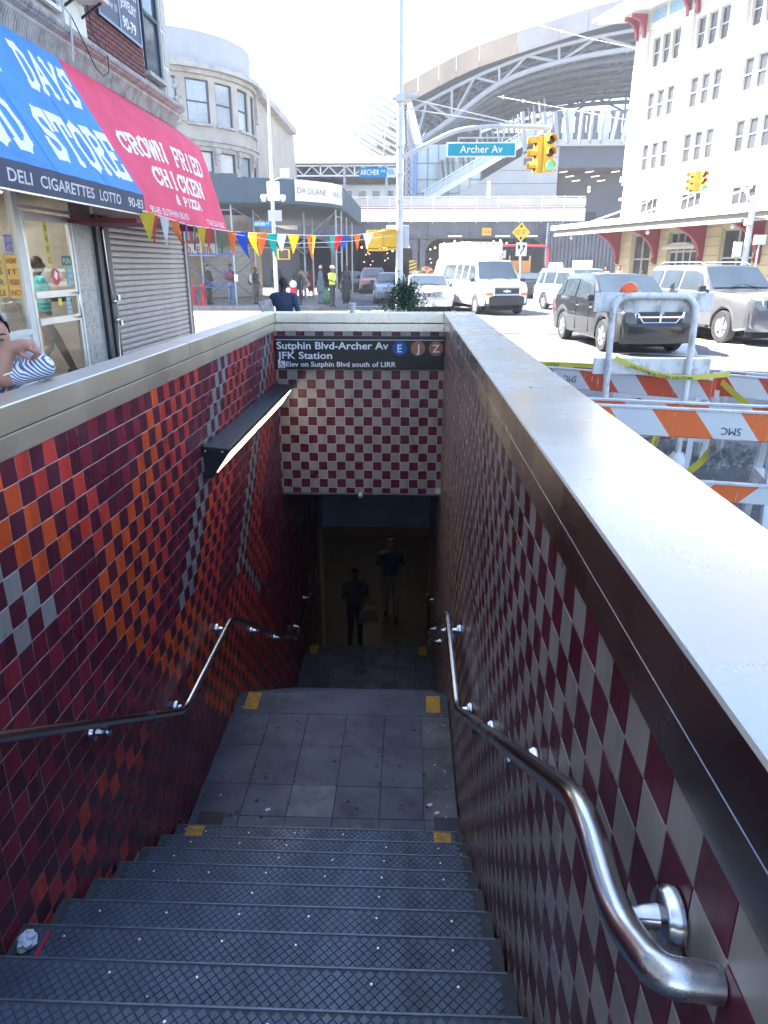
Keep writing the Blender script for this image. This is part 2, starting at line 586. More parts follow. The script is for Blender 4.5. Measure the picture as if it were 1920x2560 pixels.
M_screw = mat('screw_head', (0.75, 0.75, 0.74), 0.3, 0.8, var=0.05)
M_black = mat('black_enamel', (0.012, 0.014, 0.018), 0.4, var=0.1)
M_signblack = mat('sign_enamel', (0.012, 0.015, 0.02), 0.32, var=0.1)
M_white = mat('white_vinyl', (0.78, 0.79, 0.8), 0.5, var=0.03)
M_ceil = mat('soffit_paint', (0.16, 0.15, 0.14), 0.7, var=0.15)
M_tunnel = mat('passage_wall', (0.11, 0.092, 0.078), 0.45, var=0.2, scale=2)

# ------------------------------------------------------------------ dimensions of the stairwell (metres)
XL, XR, YB = -1.552, 0.402, 8.24
TOP, TT = 1.35, 1.15                    # coping top, top of the tiling
RISE, RUN = 0.178, 0.2795
Y0, Z0 = 1.534, -0.321                  # nosing number 0 of the upper flight
UP = [(Y0 + RUN * k, Z0 - RISE * k) for k in range(-3, 9)]
Z_L1 = Z0 - RISE * 9
Y_L1 = 5.62
Z_L2 = Z_L1 - RISE * 10
Y_L2 = 9.58
Z_ME = Z_L2 - RISE * 8
def floor_z(y):
    if y < UP[-1][0]:
        for (yn, zn) in UP:
            if y <= yn: return zn
    if y <= Y_L1: return Z_L1
    k = int(math.ceil((y - Y_L1) / RUN))
    if k < 10: return Z_L1 - RISE * k
    if y <= Y_L2: return Z_L2
    k = int(math.ceil((y - Y_L2) / RUN))
    return Z_L2 - RISE * k if k < 8 else Z_ME

# ------------------------------------------------------------------ tiled walls
PIT = 0.11
def tile_mesh(nm, axis, key):
    """one glazed tile, a chamfered slab 106 mm square standing 5 mm proud of the grout bed"""
    h, c, t = 0.0530, 0.0009, 0.0022
    b = MB()
    ring = lambda s_, d: [(-s_, -s_, d), (s_, -s_, d), (s_, s_, d), (-s_, s_, d)]
    P = ring(h, 0) + ring(h, t - c) + ring(h - c, t)
    fs = [(8, 9, 10, 11)]
    for k in (0, 4):
        for i in range(4): fs.append((k + i, k + (i + 1) % 4, k + 4 + (i + 1) % 4, k + 4 + i))
    if axis == '+x': f = lambda p: (p[2], p[0], p[1])
    elif axis == '-x': f = lambda p: (-p[2], -p[0], p[1])
    else: f = lambda p: (p[0], -p[2], p[1])
    b.add([f(p) for p in P], fs)
    return b, b.mesh('tile', TM[key])

JX = random.Random(77)
CAMP = Vector((0, 0, 1.85))
VIEW = (Matrix.Rotation(R(2.036), 3, 'Z') @ Matrix.Rotation(R(90 - 19.28), 3, 'X'))
def shows(p, n):
    """rough size at which a tile shows from the stair head (to pick which tiles are built one by one)"""
    q = VIEW.transposed() @ (Vector(p) - CAMP)
    if q.z > -0.1: return 0
    x, y = q.x / -q.z, q.y / -q.z
    if abs(x) > 0.56 or abs(y) > 0.745: return 0
    d = (CAMP - Vector(p))
    return abs(d.dot(Vector(n))) / d.length ** 3

def tiled_wall(th, axis, cells):
    """cells: (position, colour key); the 300 that show largest are parts of their own, the rest one part"""
    nrm = {'+x': (1, 0, 0), '-x': (-1, 0, 0), '-y': (0, -1, 0)}[axis]
    geo = {k: tile_mesh('tile', axis, k) for k in TK}
    cells = sorted(cells, key=lambda c: -shows(c[0], nrm))
    for p, k in cells[:300]:
        o = inst('tile', geo[k][1], th, (p[0] + JX.uniform(-4e-4, 4e-4), p[1] + JX.uniform(-6e-4, 6e-4), p[2] + JX.uniform(-6e-4, 6e-4)))
        o.rotation_euler = (JX.gauss(0, 0.004), JX.gauss(0, 0.005), JX.gauss(0, 0.005))
    b = MB()
    for p, k in cells[300:]:
        g = geo[k][0]
        ta, tb = JX.gauss(0, 0.004), JX.gauss(0, 0.004)
        q = (p[0], p[1] + JX.uniform(-6e-4, 6e-4), p[2] + JX.uniform(-6e-4, 6e-4))
        if axis == '-y': b.add([(v[0] + q[0], v[1] + q[1] + ta * v[0] + tb * v[2], v[2] + q[2]) for v in g.v], g.f, TK.index(k))
        else: b.add([(v[0] + q[0] + ta * v[1] + tb * v[2], v[1] + q[1], v[2] + q[2]) for v in g.v], g.f, TK.index(k))
    if b.f:
        b.build('tile_field', [TM[k] for k in TK], th, kind='stuff')

def z_turn(b):
    if b < 3.9: return 0.28
    if b < 5.9: return -0.35
    return -0.82
def left_key(y, z, i, j):
    if (i + j) % 2 == 0:
        return 'maroon'
    b = y - z
    if z < z_turn(b):
        b2 = y + z - 2 * 0.28
        for _ in range(4): b2 = y + z - 2 * z_turn(b2)
        b = b2
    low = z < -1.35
    rnd = random.Random(i * 131 + j * 17)
    dark = rnd.choice(['crimson', 'crimson', 'wine', 'crimson'])
    if b < (2.95 if z > 0.62 else 2.78):
        a = y + z
        if z > 0.43 and 2.9 <= a < 3.3: return 'beige'
        if z > 0.62 and 3.3 <= a < 3.76: return 'orange'
        if z > 0.32 and 3.76 <= a < 4.2: return 'red'
        if z < -0.62 and y < 3.5 and (y - z * 1.0) < 4.5 and z > -1.25: return 'red' if rnd.random() < 0.55 else dark
        return dark
    if b < 3.17: return 'orange'
    if b < 3.45: return 'orange' if z < 0.95 else 'red'
    if b < 4.1: return 'red'
    if b < 4.65: return dark
    if b < 5.09: return 'beige'
    if b < 5.3: return 'orange' if z < 0.2 else 'red'
    if b < 5.86: return 'red'
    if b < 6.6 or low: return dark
    if b < 7.03: return 'beige'
    if b < 7.7: return 'red'
    return dark

wall_l = thing('tiled_wall', 'stairwell wall with red, orange and maroon tile chevrons under a steel coping', 'wall', (XL, 4, 0), world=True)
wall_r = thing('tiled_wall', 'long maroon and beige checkered stairwell wall carrying the wide bright steel ledge', 'wall', (XR, 4, 0), world=True)
wall_b = thing('tiled_wall', 'checkered tile end wall over the stair opening, behind the black station sign', 'wall', (-0.5, YB, 0), world=True)

Y_END = 11.5
# mortar beds and the masonry behind them
def prof_under(y0, y1, step=RUN):
    pts = []
    y = y0
    while y < y1:
        pts.append(y)
        y += step
    return pts + [y1]
for th, x, s, xo in ((wall_l, XL, -1, XL - 0.14), (wall_r, XR, 1, XR + 0.29)):
    b = MB()
    b.box((x, -1.2, -0.5), (x + s * 0.02, YB + 0.02, TT))
    b.box((x, 0.6, Z_L1 - 2), (x + s * 0.02, YB + 0.02, -0.5))
    b.box((x, YB + 0.02, Z_ME - 0.3), (x + s * 0.02, 12.0, -0.7))
    b.build('grout_bed', M_grout, th)
    b = MB()
    b.box((x + s * 0.021, -1.2, -0.6), (xo, YB + 0.3, TT + 0.05))
    b.build('masonry', mat('parapet_granite_' + ('l' if s < 0 else 'r'), (0.25, 0.24, 0.23), 0.6, var=0.3, scale=30), th)
b = MB()
b.box((XL, YB, -0.79), (XR, YB + 0.02, TT))
b.build('grout_bed', M_grout, wall_b)
b = MB()
b.box((XL - 0.14, YB + 0.021, -0.78), (XR + 0.29, YB + 0.26, TT + 0.05))
b.build('masonry', mat('parapet_granite_b', (0.25, 0.24, 0.23), 0.6, var=0.3, scale=30), wall_b)
b = MB()
b.box((XL + 0.006, YB - 0.02, -0.815), (XR - 0.006, YB + 0.26, -0.791))
b.build('lintel_trim', mat('lintel_dark', (0.10, 0.10, 0.11), 0.5, 0.5), wall_b, bev=0.004)

def in_well(y, z):
    if z - PIT / 2 < floor_z(y) - 0.10: return False
    if y > YB and z > -0.74: return False
    return True
cells_l, cells_r = [], []
for i in range(int((Y_END + 1.0) / PIT)):
    y = -1.0 + PIT * (i + 0.5)
    for j in range(62):
        z = TT - PIT * (j + 0.5)
        if not in_well(y, z): continue
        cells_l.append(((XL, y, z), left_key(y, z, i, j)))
        cells_r.append(((XR, y, z), 'claret' if (i + j) % 2 else 'beige'))
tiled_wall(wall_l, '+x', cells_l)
tiled_wall(wall_r, '-x', cells_r)
cells_b = []
nx = 17
x_first = XL + 0.042
for i in range(nx + 1):
    for j in range(18):
        x = x_first + PIT * (i + 0.5) - 0.02
        z = TT - PIT * (j + 0.5)
        if x + PIT / 2 > XR or z - PIT / 2 < -0.80: continue
        cells_b.append(((x, YB, z), 'claret' if (i + j) % 2 == 0 else 'beige'))
tiled_wall(wall_b, '-y', cells_b)
b = MB()                                # cut tiles along the left corner of the end wall and the bottom row
for j in range(18):
    z = TT - PIT * (j + 0.5)
    if z < -0.8: continue
    b.box((XL + 0.004, YB - 0.0022, z - 0.053), (XL + 0.020, YB, z + 0.053), j % 2)
    if z > -0.72: b.box((x_first - 0.02 + PIT * 17 + 0.002, YB - 0.0022, z - 0.053), (XR - 0.004, YB, z + 0.053), j % 2)
for i in range(17):
    x0_ = x_first - 0.02 + PIT * i
    b.box((x0_ + 0.002, YB - 0.0022, -0.788), (x0_ + PIT - 0.002, YB, TT - PIT * 17 - 0.003), (i + 17 + 1) % 2)
b.build('cut_tile_strip', [TM['beige'], TM['claret']], wall_b, kind='stuff')

# ------------------------------------------------------------------ steel copings
def coping(th, pts, sweep, m, nm='coping'):
    b = MB()
    b.prism(pts, sweep)
    return b.build(nm, m, th, bev=0.006, smooth=35)
yb = YB - 0.016
# side copings are extrusions along Y; a top plate with a deep fascia, a shadow groove and a lower band
def side_coping(th, x, s, w, far):
    X = lambda d: x + s * d
    b = MB()
    L_ = far + 1.25
    b.prism([(X(-0.018), -1.25, TOP), (X(w), -1.25, TOP), (X(w), -1.25, TOP - 0.05), (X(w - 0.03), -1.25, TOP - 0.05),
             (X(w - 0.03), -1.25, TOP - 0.028), (X(0.02), -1.25, TOP - 0.028), (X(0.02), -1.25, TOP - 0.108), (X(-0.018), -1.25, TOP - 0.108)], (0, L_, 0))
    c = b.build('coping', M_steel if s > 0 else M_steel_l, th, bev=0.005, smooth=35)
    b = MB()
    b.box((X(-0.010), -1.25, TOP - 0.116), (X(0.02), far, TT - 0.004))
    b.build('lower_band', M_steel if s > 0 else M_steel_l, c, bev=0.003, smooth=35)
    b = MB()
    b.box((X(0.0), -1.25, TOP - 0.117), (X(0.019), far, TOP - 0.107))
    b.build('shadow_groove', M_black, c)
    for yj in ((4.95,) if s < 0 else ()):
        b = MB()
        b.box((X(-0.0186), yj, TOP - 0.1085), (X(-0.0175), yj + 0.003, TOP + 0.0004))
        b.box((X(-0.0175), yj, TOP - 0.001), (X(w + 0.0005), yj + 0.003, TOP + 0.0006))
        b.build('joint_line', M_black, c)
    return c
cp_l = side_coping(wall_l, XL, -1, 0.150, YB + 0.30)
cp_r = side_coping(wall_r, XR, 1, 0.325, YB + 0.30)
b = MB()
b.prism([(XL + 0.021, yb, TOP - 0.0008), (XL + 0.021, YB + 0.29, TOP - 0.0008), (XL + 0.021, YB + 0.29, TOP - 0.05), (XL + 0.021, YB + 0.02, TOP - 0.05), (XL + 0.021, YB + 0.02, TOP - 0.108),
         (XL + 0.021, yb, TOP - 0.108)], (XR - XL - 0.042, 0, 0))
cp_b = b.build('coping', M_steel_x, wall_b, bev=0.004, smooth=35)
b = MB()
b.box((XL + 0.013, YB - 0.010, TOP - 0.116), (XR - 0.013, YB + 0.02, TT - 0.004))
b.build('lower_band', M_steel_x, cp_b, bev=0.003)
b = MB()
b.box((XL + 0.02, YB, TOP - 0.117), (XR - 0.02, YB + 0.019, TOP - 0.107))
b.build('shadow_groove', M_black, cp_b)
# small dents and bolt scars on the right ledge
b = MB()
for (x, y) in ((0.62, 0.96), (0.635, 0.90), (0.53, 3.1), (0.58, 4.6)):
    b.lathe([(0.008, 0), (0.008, 0.0015), (0.004, 0.003)], 8, (x, y, TOP))
b.build('rivet_scars', mat('scar', (0.2, 0.19, 0.18), 0.6, 0.5), cp_r)

# ------------------------------------------------------------------ stairs
stairs = thing('staircase', 'dark subway stairs with diamond gripped treads leading down between the tiled walls', 'stairs', (-0.58, 0.7, 0.2), world=True)
XA, XB = XL + 0.012, XR - 0.012
def grip_mesh():
    """raised diamond pads of the tread plate, lying on z = 0, front edge at y = 0, going back to y = -0.262"""
    b = MB()
    p = 0.0385
    nxp = int((XB - XA - 0.09) / p)
    x_0 = -(nxp * p) / 2
    h = 0.0020
    for r_ in range(-1, 15):
        yc = -0.008 - r_ * p * 0.5
        for i in range(nxp + (0 if r_ % 2 else 1)):
            xc = x_0 + i * p + (p / 2 if r_ % 2 else 0)
            s1, s2 = p * 0.468, p * 0.42
            ok = [yc + s1 <= -0.007, yc - s1 >= -0.262]
            if not all(ok): continue
            b.add([(xc - s1, yc, 0), (xc, yc - s1, 0), (xc + s1, yc, 0), (xc, yc + s1, 0),
                   (xc - s2, yc, h), (xc, yc - s2, h), (xc + s2, yc, h), (xc, yc + s2, h)],
                  [(4, 5, 6, 7), (0, 1, 5, 4), (1, 2, 6, 5), (2, 3, 7, 6), (3, 0, 4, 7)])
    return b.mesh('tread_grip', M_tread)
GRIP = grip_mesh()
bn = MB()
bn.box((-(XB - XA) / 2 + 0.02, -0.0065, -0.001), ((XB - XA) / 2 - 0.02, 0.002, 0.0032))
NOSE = bn.mesh('nosing', M_nosing, bev=0.0015)
XC = (XA + XB) / 2
def step(yn, zn, depth=RUN, grip=True, screws=True):
    b = MB()
    b.box((XA, yn - depth - 0.02, zn - RISE - 0.03), (XB, yn, zn))
    st = b.build('step', M_groove if grip else M_concrete, stairs, bev=0.004)
    if grip:
        o = inst('tread_grip', GRIP, st, (XC, yn, zn + 0.0003))
        o['kind'] = 'stuff'
        for s in (-1, 1):
            e = MB()
            x0 = XC + s * (XB - XA) / 2
            e.box((x0, yn - 0.27, zn - 0.0), (x0 - s * 0.042, yn - 0.001, zn + 0.0028))
            e.build('end_plate', M_endplate, st)
    inst('nosing', NOSE, st, (XC, yn, zn))
    if screws:
        s_ = MB()
        for i in range(6):
            x = XC - 0.77 + i * 0.31 + random.uniform(-0.012, 0.012)
            if random.random() < 0.12: continue
            s_.lathe([(0.0056, 0), (0.0056, 0.0028), (0.0035, 0.0036)], 8, (x, yn - 0.055 + random.uniform(-0.006, 0.006), zn + 0.0015))
        s_.build('screws', M_screw, st, kind='stuff')
    return st
steps_up = [step(y, z) for (y, z) in UP]
# top platform, behind the camera as well
b = MB()
b.box((XA, -1.2, UP[0][1] + 0.0), (XB, UP[0][0] - RUN - 0.021, UP[0][1] + RISE))
b.build('top_platform', M_concrete, stairs)
# yellow safety marks at both ends of the last tread of a flight
def marks(yn, zn, d=0.115, w=0.115):
    for x in (XA + 0.075, XB - 0.075 - w):
        m_ = MB()
        m_.box((x, yn - d - 0.012, zn), (x + w, yn - 0.012, zn + 0.0045))
        m_.build('yellow_mark', M_yellow, stairs)
marks(UP[-1][0], UP[-1][1], 0.10)
# upper landing: slabs with open joints
b = MB()
b.box((XA, UP[-1][0] - 0.1, Z_L1 - 0.2), (XB, Y_L1, Z_L1 - 0.012))
b.build('landing_bed', M_groove, stairs)
xs = [XA, -1.20, -0.86, -0.52, -0.18, 0.145, XB]
ysl = [UP[-1][0] + 0.004, 4.06, 4.39, 4.86, 5.30]
for i in range(6):
    for j in range(4):
        m_ = M_slab
        if i == 2 and j == 1: m_ = M_slab_new
        if i == 5: m_ = M_slab_edge
        dz = random.uniform(-0.0015, 0.0015)
        b = MB()
        b.box((xs[i] + 0.0012, ysl[j] + 0.0012, Z_L1 - 0.02), (xs[i + 1] - 0.0012, ysl[j + 1] - 0.0012, Z_L1 + dz))
        b.build('slab', m_, stairs, bev=0.002)
b = MB()
b.box((XA, 5.302, Z_L1 - 0.02), (XB, Y_L1, Z_L1 + 0.002))
b.build('edge_slab', M_slab, stairs, bev=0.003)
marks(Y_L1, Z_L1 + 0.002, 0.26, 0.125)
# drain gratings let into the landing
for x in (-1.49, 0.215):
    b = MB()
    b.box((x, 3.95, Z_L1 - 0.004), (x + 0.19, 4.09, Z_L1 + 0.003), 0)
    for k in range(8):
        xx = x + 0.012 + k * 0.0225
        for q in range(4):
            b.box((xx, 3.958 + q * 0.033, Z_L1 + 0.003), (xx + 0.0135, 3.958 + q * 0.033 + 0.025, Z_L1 + 0.0042), 1)
    b.build('drain_grating', [mat('grating_iron', (0.06, 0.06, 0.065), 0.45, 0.6), M_black], stairs)
# middle flight, lower landing, last flight, mezzanine floor
for k in range(1, 10):
    step(Y_L1 + RUN * k, Z_L1 - RISE * k, grip=False, screws=False)
xs2 = [XA, -1.10, -0.62, -0.14, 0.145, XB]
for i in range(5):
    for j in range(2):
        b = MB()
        y_a = Y_L1 + RUN * 9 + 0.002
        yy = [y_a, 8.92, Y_L2]
        b.box((xs2[i] + 0.002, yy[j] + 0.002, Z_L2 - 0.1), (xs2[i + 1] - 0.002, yy[j + 1] - 0.002, Z_L2 + random.uniform(-0.002, 0.001)))
        b.build('slab', M_slab_edge if (j == 0 and i in (1, 2, 3)) else M_slab, stairs, bev=0.002)
marks(Y_L2, Z_L2 + 0.001, 0.24, 0.115)
for k in range(1, 8):
    step(Y_L2 + RUN * k, Z_L2 - RISE * k, grip=False, screws=False)
b = MB()
b.box((-6, Y_L2 + RUN * 7 - 0.01, Z_ME - 0.2), (4, 19, Z_ME))
tag(b.build('floor', mat('mezzanine_floor', (0.06, 0.06, 0.065), 0.4, var=0.2, rvar=0.1), None), kind='structure')

# passage under the street: soffit, downstand panel, far walls
b = MB()
b.box((XL - 0.1, YB + 0.022, -0.80), (XR + 0.1, 12.0, -0.70))
tag(b.build('ceiling', M_ceil, None), kind='structure')
b = MB()
b.box((XL - 0.3, 12.0, -2.64), (XR + 0.3, 12.12, -0.80))
dp = tag(b.build('downstand_panel', mat('panel_sky_sheen', (0.30, 0.37, 0.46), 0.35, var=0.18, scale=1.5, rvar=0.1), None), label='stainless panel, sky reflection painted blue grey, hanging across the passage at the foot of the stairs', cat='panel')  # blue-grey diffuse colour stands in for sky mirrored in the steel
b = MB()
b.box((-6, 12.12, -2.64), (4, 19, -2.5))
tag(b.build('ceiling', M_ceil, None), kind='structure')
b = MB()
b.box((-6, 18.0, Z_ME), (4, 18.2, -2.6))
b.box((0.75, 12.0, Z_ME), (0.95, 18.0, -2.6))
b.box((-6.2, 12.0, Z_ME), (-6.0, 18.0, -2.6))
b.box((-6.0, 11.9, Z_ME), (XL - 0.02, 12.0, -2.6))
b.box((XR + 0.02, 11.9, Z_ME), (0.9, 12.0, -2.6))
tag(b.build('wall', M_tunnel, None), kind='structure')

# ------------------------------------------------------------------ handrails
def smooth_path(pts, n=6, r=0.10):
    """round the corners of a polyline"""
    P = [Vector(p) for p in pts]
    out = [P[0]]
    for a, b_, c in zip(P, P[1:], P[2:]):
        d1, d2 = (a - b_), (c - b_)
        k = min(r, d1.length * 0.45, d2.length * 0.45)
        p, q = b_ + d1.normalized() * k, b_ + d2.normalized() * k
        for i in range(n + 1):
            t = i / n
            out.append(p * (1 - t) ** 2 + b_ * 2 * t * (1 - t) + q * t * t)
    out.append(P[-1])
    return out
def handrail(label, pts, brk, xw, s, rad=0.0245):
    th = thing('handrail', label, 'handrail', (xw, brk[0][0], brk[0][1]), world=True, group='steel stair handrails')
    b = MB()
    b.tube(smooth_path(pts), rad, 16)
    b.build('tube', M_rail, th, smooth=50)
    for q_ in brk:
        y, z, dz_ = q_ if len(q_) > 2 else (q_[0], q_[1], 0.052)
        z += 0.052 - dz_
        b = MB()
        x_t = xw - s * 0.085
        b.lathe([(0.043, 0), (0.043, 0.012), (0.038, 0.018), (0.038, 0.024), (0.019, 0.028), (0.015, 0.05), (0.0125, 0.06), (0.0125, 0.085)], 18,
                (xw - s * 0.005, y, z - 0.052), (-s, 0, 0))
        if dz_ > 0.02:
            b.tube([(x_t - s * 0.004, y, z - 0.053), (x_t, y, z - 0.035), (x_t, y, z - 0.012)], 0.0095, 8)
            b.box((x_t - 0.014, y - 0.02, z - 0.066), (x_t + 0.014, y + 0.02, z - 0.04))
        b.build('bracket', M_bracket, th, smooth=40)
    return th
xr = XR - 0.087
handrail('thick steel handrail on the checkered wall, its near end curving into the wall',
         [(XR - 0.004, 0.652, 1.000), (xr + 0.012, 0.655, 1.004), (xr, 0.79, 0.942), (xr, 1.01, 0.957), (xr, 3.60, -0.66), (xr, 4.85, -0.66), (xr, 7.95, -2.72), (xr, 8.3, -2.84)],
         [(0.785, 0.957, 0.0), (1.77, 0.49), (2.70, -0.085), (3.62, -0.62), (4.60, -0.62), (6.1, -1.45), (7.2, -2.2)], XR, 1)
xl = XL + 0.087
handrail('steel handrail along the chevron tile wall, bending level over the first landing',
         [(xl, 1.0, 0.935), (xl, 3.9, -0.925), (xl, 5.2, -0.925), (xl, 8.0, -2.70), (xl, 8.2, -2.82)],
         [(1.6, 0.53), (2.86, -0.27), (3.97, -0.89), (5.03, -0.88), (6.16, -1.52), (7.23, -2.2)], XL, -1)
M_rail_warmlit = mat('warm_lit_rail', (0.55, 0.42, 0.25), 0.3, 1.0, var=0.1)  # warm lamplight put into the rail steel colour; not assigned to any rail
handrail('lower handrail beside the second landing on the chevron side, warm toned in the dark', [(xl, 8.4, -2.86), (xl, 9.66, -2.84), (xl, 11.4, -3.95)], [(8.6, -2.8), (9.5, -2.8)], XL, -1)
handrail('lower handrail beside the second landing on the checkered side, warm toned in the dark', [(xr, 8.4, -2.86), (xr, 9.66, -2.84), (xr, 11.4, -3.95)], [(8.6, -2.8), (9.5, -2.8)], XR, 1)

# ------------------------------------------------------------------ wall light over the stairs
lf = thing('wall_light', 'long black wedge shaped strip light on the chevron tile wall, lit', 'light', (XL, 6.6, 0.33), world=True)
pr = [(XL + 0.006, 5.10, 0.570), (-1.350, 5.10, 0.552), (-1.346, 5.10, 0.530), (-1.500, 5.10, 0.315), (XL + 0.006, 5.10, 0.318)]
b = MB()
b.prism(pr, (0, 3.02, 0))
b.build('housing', M_black, lf, bev=0.004)
dx, dz = -1.500 + 1.346, 0.315 - 0.530
ln = math.hypot(dx, dz)
ux, uz = dx / ln, dz / ln
nx_, nz_ = uz * -1, ux               # outward normal of the sloping face
if nx_ < 0: nx_, nz_ = -nx_, -nz_
for (ya, yb_) in ((5.17, 6.58), (6.72, 8.07)):
    c0 = (-1.346 + ux * 0.03 + nx_ * 0.003, 0.530 + uz * 0.03 + nz_ * 0.003)
    c1 = (-1.346 + ux * (ln - 0.045) + nx_ * 0.003, 0.530 + uz * (ln - 0.045) + nz_ * 0.003)
    b = MB()
    b.sheet([[(c0[0], ya, c0[1]), (c0[0], yb_, c0[1])], [(c1[0], ya, c1[1]), (c1[0], yb_, c1[1])]], 0.004)
    b.build('diffuser', emit('lit_diffuser', (1.0, 0.84, 0.55), 1.0), lf)
b = MB()
b.lathe([(0.008, 0), (0.008, 0.004), (0.004, 0.006)], 8, (-1.53, 5.10, 0.535), (0, -1, 0))
b.lathe([(0.008, 0), (0.008, 0.004), (0.004, 0.006)], 8, (-1.40, 5.10, 0.53), (0, -1, 0))
b.build('screws', M_screw, lf, kind='stuff')

# small camera dome under the lintel
b = MB()
b.lathe([(0.02, 0), (0.02, 0.02), (0.028, 0.024), (0.026, 0.045), (0.012, 0.062)], 14, (-0.58, YB - 0.035, -0.778), (0, 0, -1))
tag(b.build('dome_camera', mat('dome_white', (0.7, 0.7, 0.68), 0.3), None, smooth=40), label='tiny white dome camera under the edge of the checkered end wall', cat='camera')

# ------------------------------------------------------------------ station sign
sg = thing('station_sign', 'black station name sign with white lettering and three coloured line discs', 'sign', (-0.575, YB - 0.02, 0.72), world=True)
b = MB()
b.box((XL + 0.008, YB - 0.038, 0.722), (XR - 0.008, YB - 0.006, 1.098))
b.build('board', M_signblack, sg, bev=0.003)
ys_ = YB - 0.038
b = MB()
b.box((XL + 0.012, ys_ - 0.002, 1.052), (XR - 0.012, ys_, 1.058))
b.build('white_line', M_white, sg)
XD, ZD = (1, 0, 0), (0, 0, 1)
word('lettering', 'Sutphin Blvd-Archer Av', (-1.527, ys_, 0.950), XD, ZD, M_white, sg, width=1.286, height=0.082, bold=0.018)
word('lettering', 'JFK Station', (-1.523, ys_, 0.840), XD, ZD, M_white, sg, width=0.635, height=0.080, bold=0.018)
word('lettering', 'Elev on Sutphin Blvd south of LIRR', (-1.426, ys_, 0.752), XD, ZD, M_white, sg, width=1.272, height=0.056, bold=0.016)
for x, c, ch in ((-0.112, (0.0, 0.085, 0.36), 'E'), (0.096, (0.36, 0.135, 0.085), 'J'), (0.302, (0.36, 0.135, 0.085), 'Z')):
    b = MB()
    b.lathe([(0.082, 0), (0.082, 0.0025)], 32, (x, ys_, 0.962), (0, -1, 0))
    d_ = b.build('line_disc', mat('disc_' + ch, c, 0.45, var=0.04), sg)
    word('letter', ch, (x, ys_ - 0.003, 0.918), XD, ZD, M_white, d_, height=0.088, bold=0.02, center=True)
b = MB()
b.box((-1.518, ys_ - 0.002, 0.735), (-1.436, ys_, 0.817))
ic = b.build('access_icon', M_white, sg)
b = MB()
yk = ys_ - 0.0035
b.lathe([(0.0075, 0), (0.0075, 0.001)], 12, (-1.484, yk, 0.804), (0, -1, 0))
b.tube([(-1.484, yk, 0.793), (-1.481, yk, 0.770), (-1.463, yk, 0.770), (-1.452, yk, 0.749)], 0.0042, 6)
b.tube([(-1.482, yk, 0.783), (-1.466, yk, 0.783)], 0.003, 6)
b.tube([(-1.480 + 0.021 * math.cos(a), yk, 0.763 + 0.021 * math.sin(a)) for a in [R(115 + 24 * i) for i in range(11)]], 0.0032, 6)
b.build('wheelchair_mark', M_signblack, ic)

# ------------------------------------------------------------------ litter on the stairs
M_paper = mat('tissue', (0.72, 0.74, 0.78), 0.9, var=0.08)
def crumple(name, loc, r, m, label, seed):
    rg = random.Random(seed)
    b = MB()
    b.ball((0, 0, 0), 1.0, 0, 12, 8)
    vs2 = []
    for v in b.v:
        k = 0.62 + 0.55 * rg.random()
        vs2.append((v[0] * r[0] * k, v[1] * r[1] * k, max(0.0, v[2] * r[2] * k + r[2] * 0.75)))
    b.v = vs2
    o = b.build(name, m, None)
    o.location = loc
    return tag(o, label=label, cat='litter')
crumple('crumpled_tissue', (-1.475, 2.0, UP[5][1] + 0.002), (0.037, 0.045, 0.03), M_paper, 'crumpled white tissue lying on a tread against the chevron wall', 3)
crumple('paper_scrap', (0.36, 3.55, UP[-1][1] + 0.002), (0.028, 0.06, 0.03), M_paper, 'white paper scrap by the checkered wall beside a yellow mark', 9)
b = MB()
b.box((-1.425, 1.95, UP[5][1] + 0.0035), (-1.411, 2.06, UP[5][1] + 0.0065))
tag(b.build('red_strip', mat('red_plastic', (0.5, 0.02, 0.04), 0.5), None), label='thin red plastic strip next to the crumpled tissue', cat='litter')
bits = MB()
rg = random.Random(5)
for k in range(34):
    y = rg.uniform(1.3, 5.5)
    x = rg.choice([rg.uniform(XA + 0.05, XB - 0.05), XB - rg.uniform(0.02, 0.2)])
    z = floor_z(y) + 0.0035
    s1 = rg.uniform(0.002, 0.006)
    bits.obox((x, y, z), (s1, s1 * 0.4, 0), (-s1 * 0.3, s1 * 0.8, 0), (0, 0, 0.0012))
for (x, y) in ((-1.0, 4.12), (0.24, 4.13), (0.19, 4.21)):
    bits.obox((x, y, Z_L1 + 0.004), (0.016, 0.008, 0), (-0.005, 0.011, 0), (0, 0, 0.002))
tag(bits.build('paper_crumbs', M_paper, None), label='tiny pale paper crumbs scattered over the treads and the landing', cat='litter', kind='stuff')

gum = MB()
rg = random.Random(31)
for k in range(46):
    y = rg.uniform(3.86, 5.55) if k < 34 else rg.uniform(8.2, 9.5)
    x = rg.uniform(XA + 0.1, XB - 0.08)
    r_ = rg.uniform(0.007, 0.019)
    z = (Z_L1 if y < 6 else Z_L2) + 0.0016
    gum.lathe([(r_, 0), (r_ * 0.9, 0.0012), (r_ * 0.3, 0.0018)], 9, (x, y, z), (rg.uniform(-0.05, 0.05), rg.uniform(-0.05, 0.05), 1))
tag(gum.build('gum_spots', mat('old_gum', (0.022, 0.023, 0.027), 0.7, var=0.3), None), label='black flattened gum spots dotted over the landing slabs', cat='gum', kind='stuff')
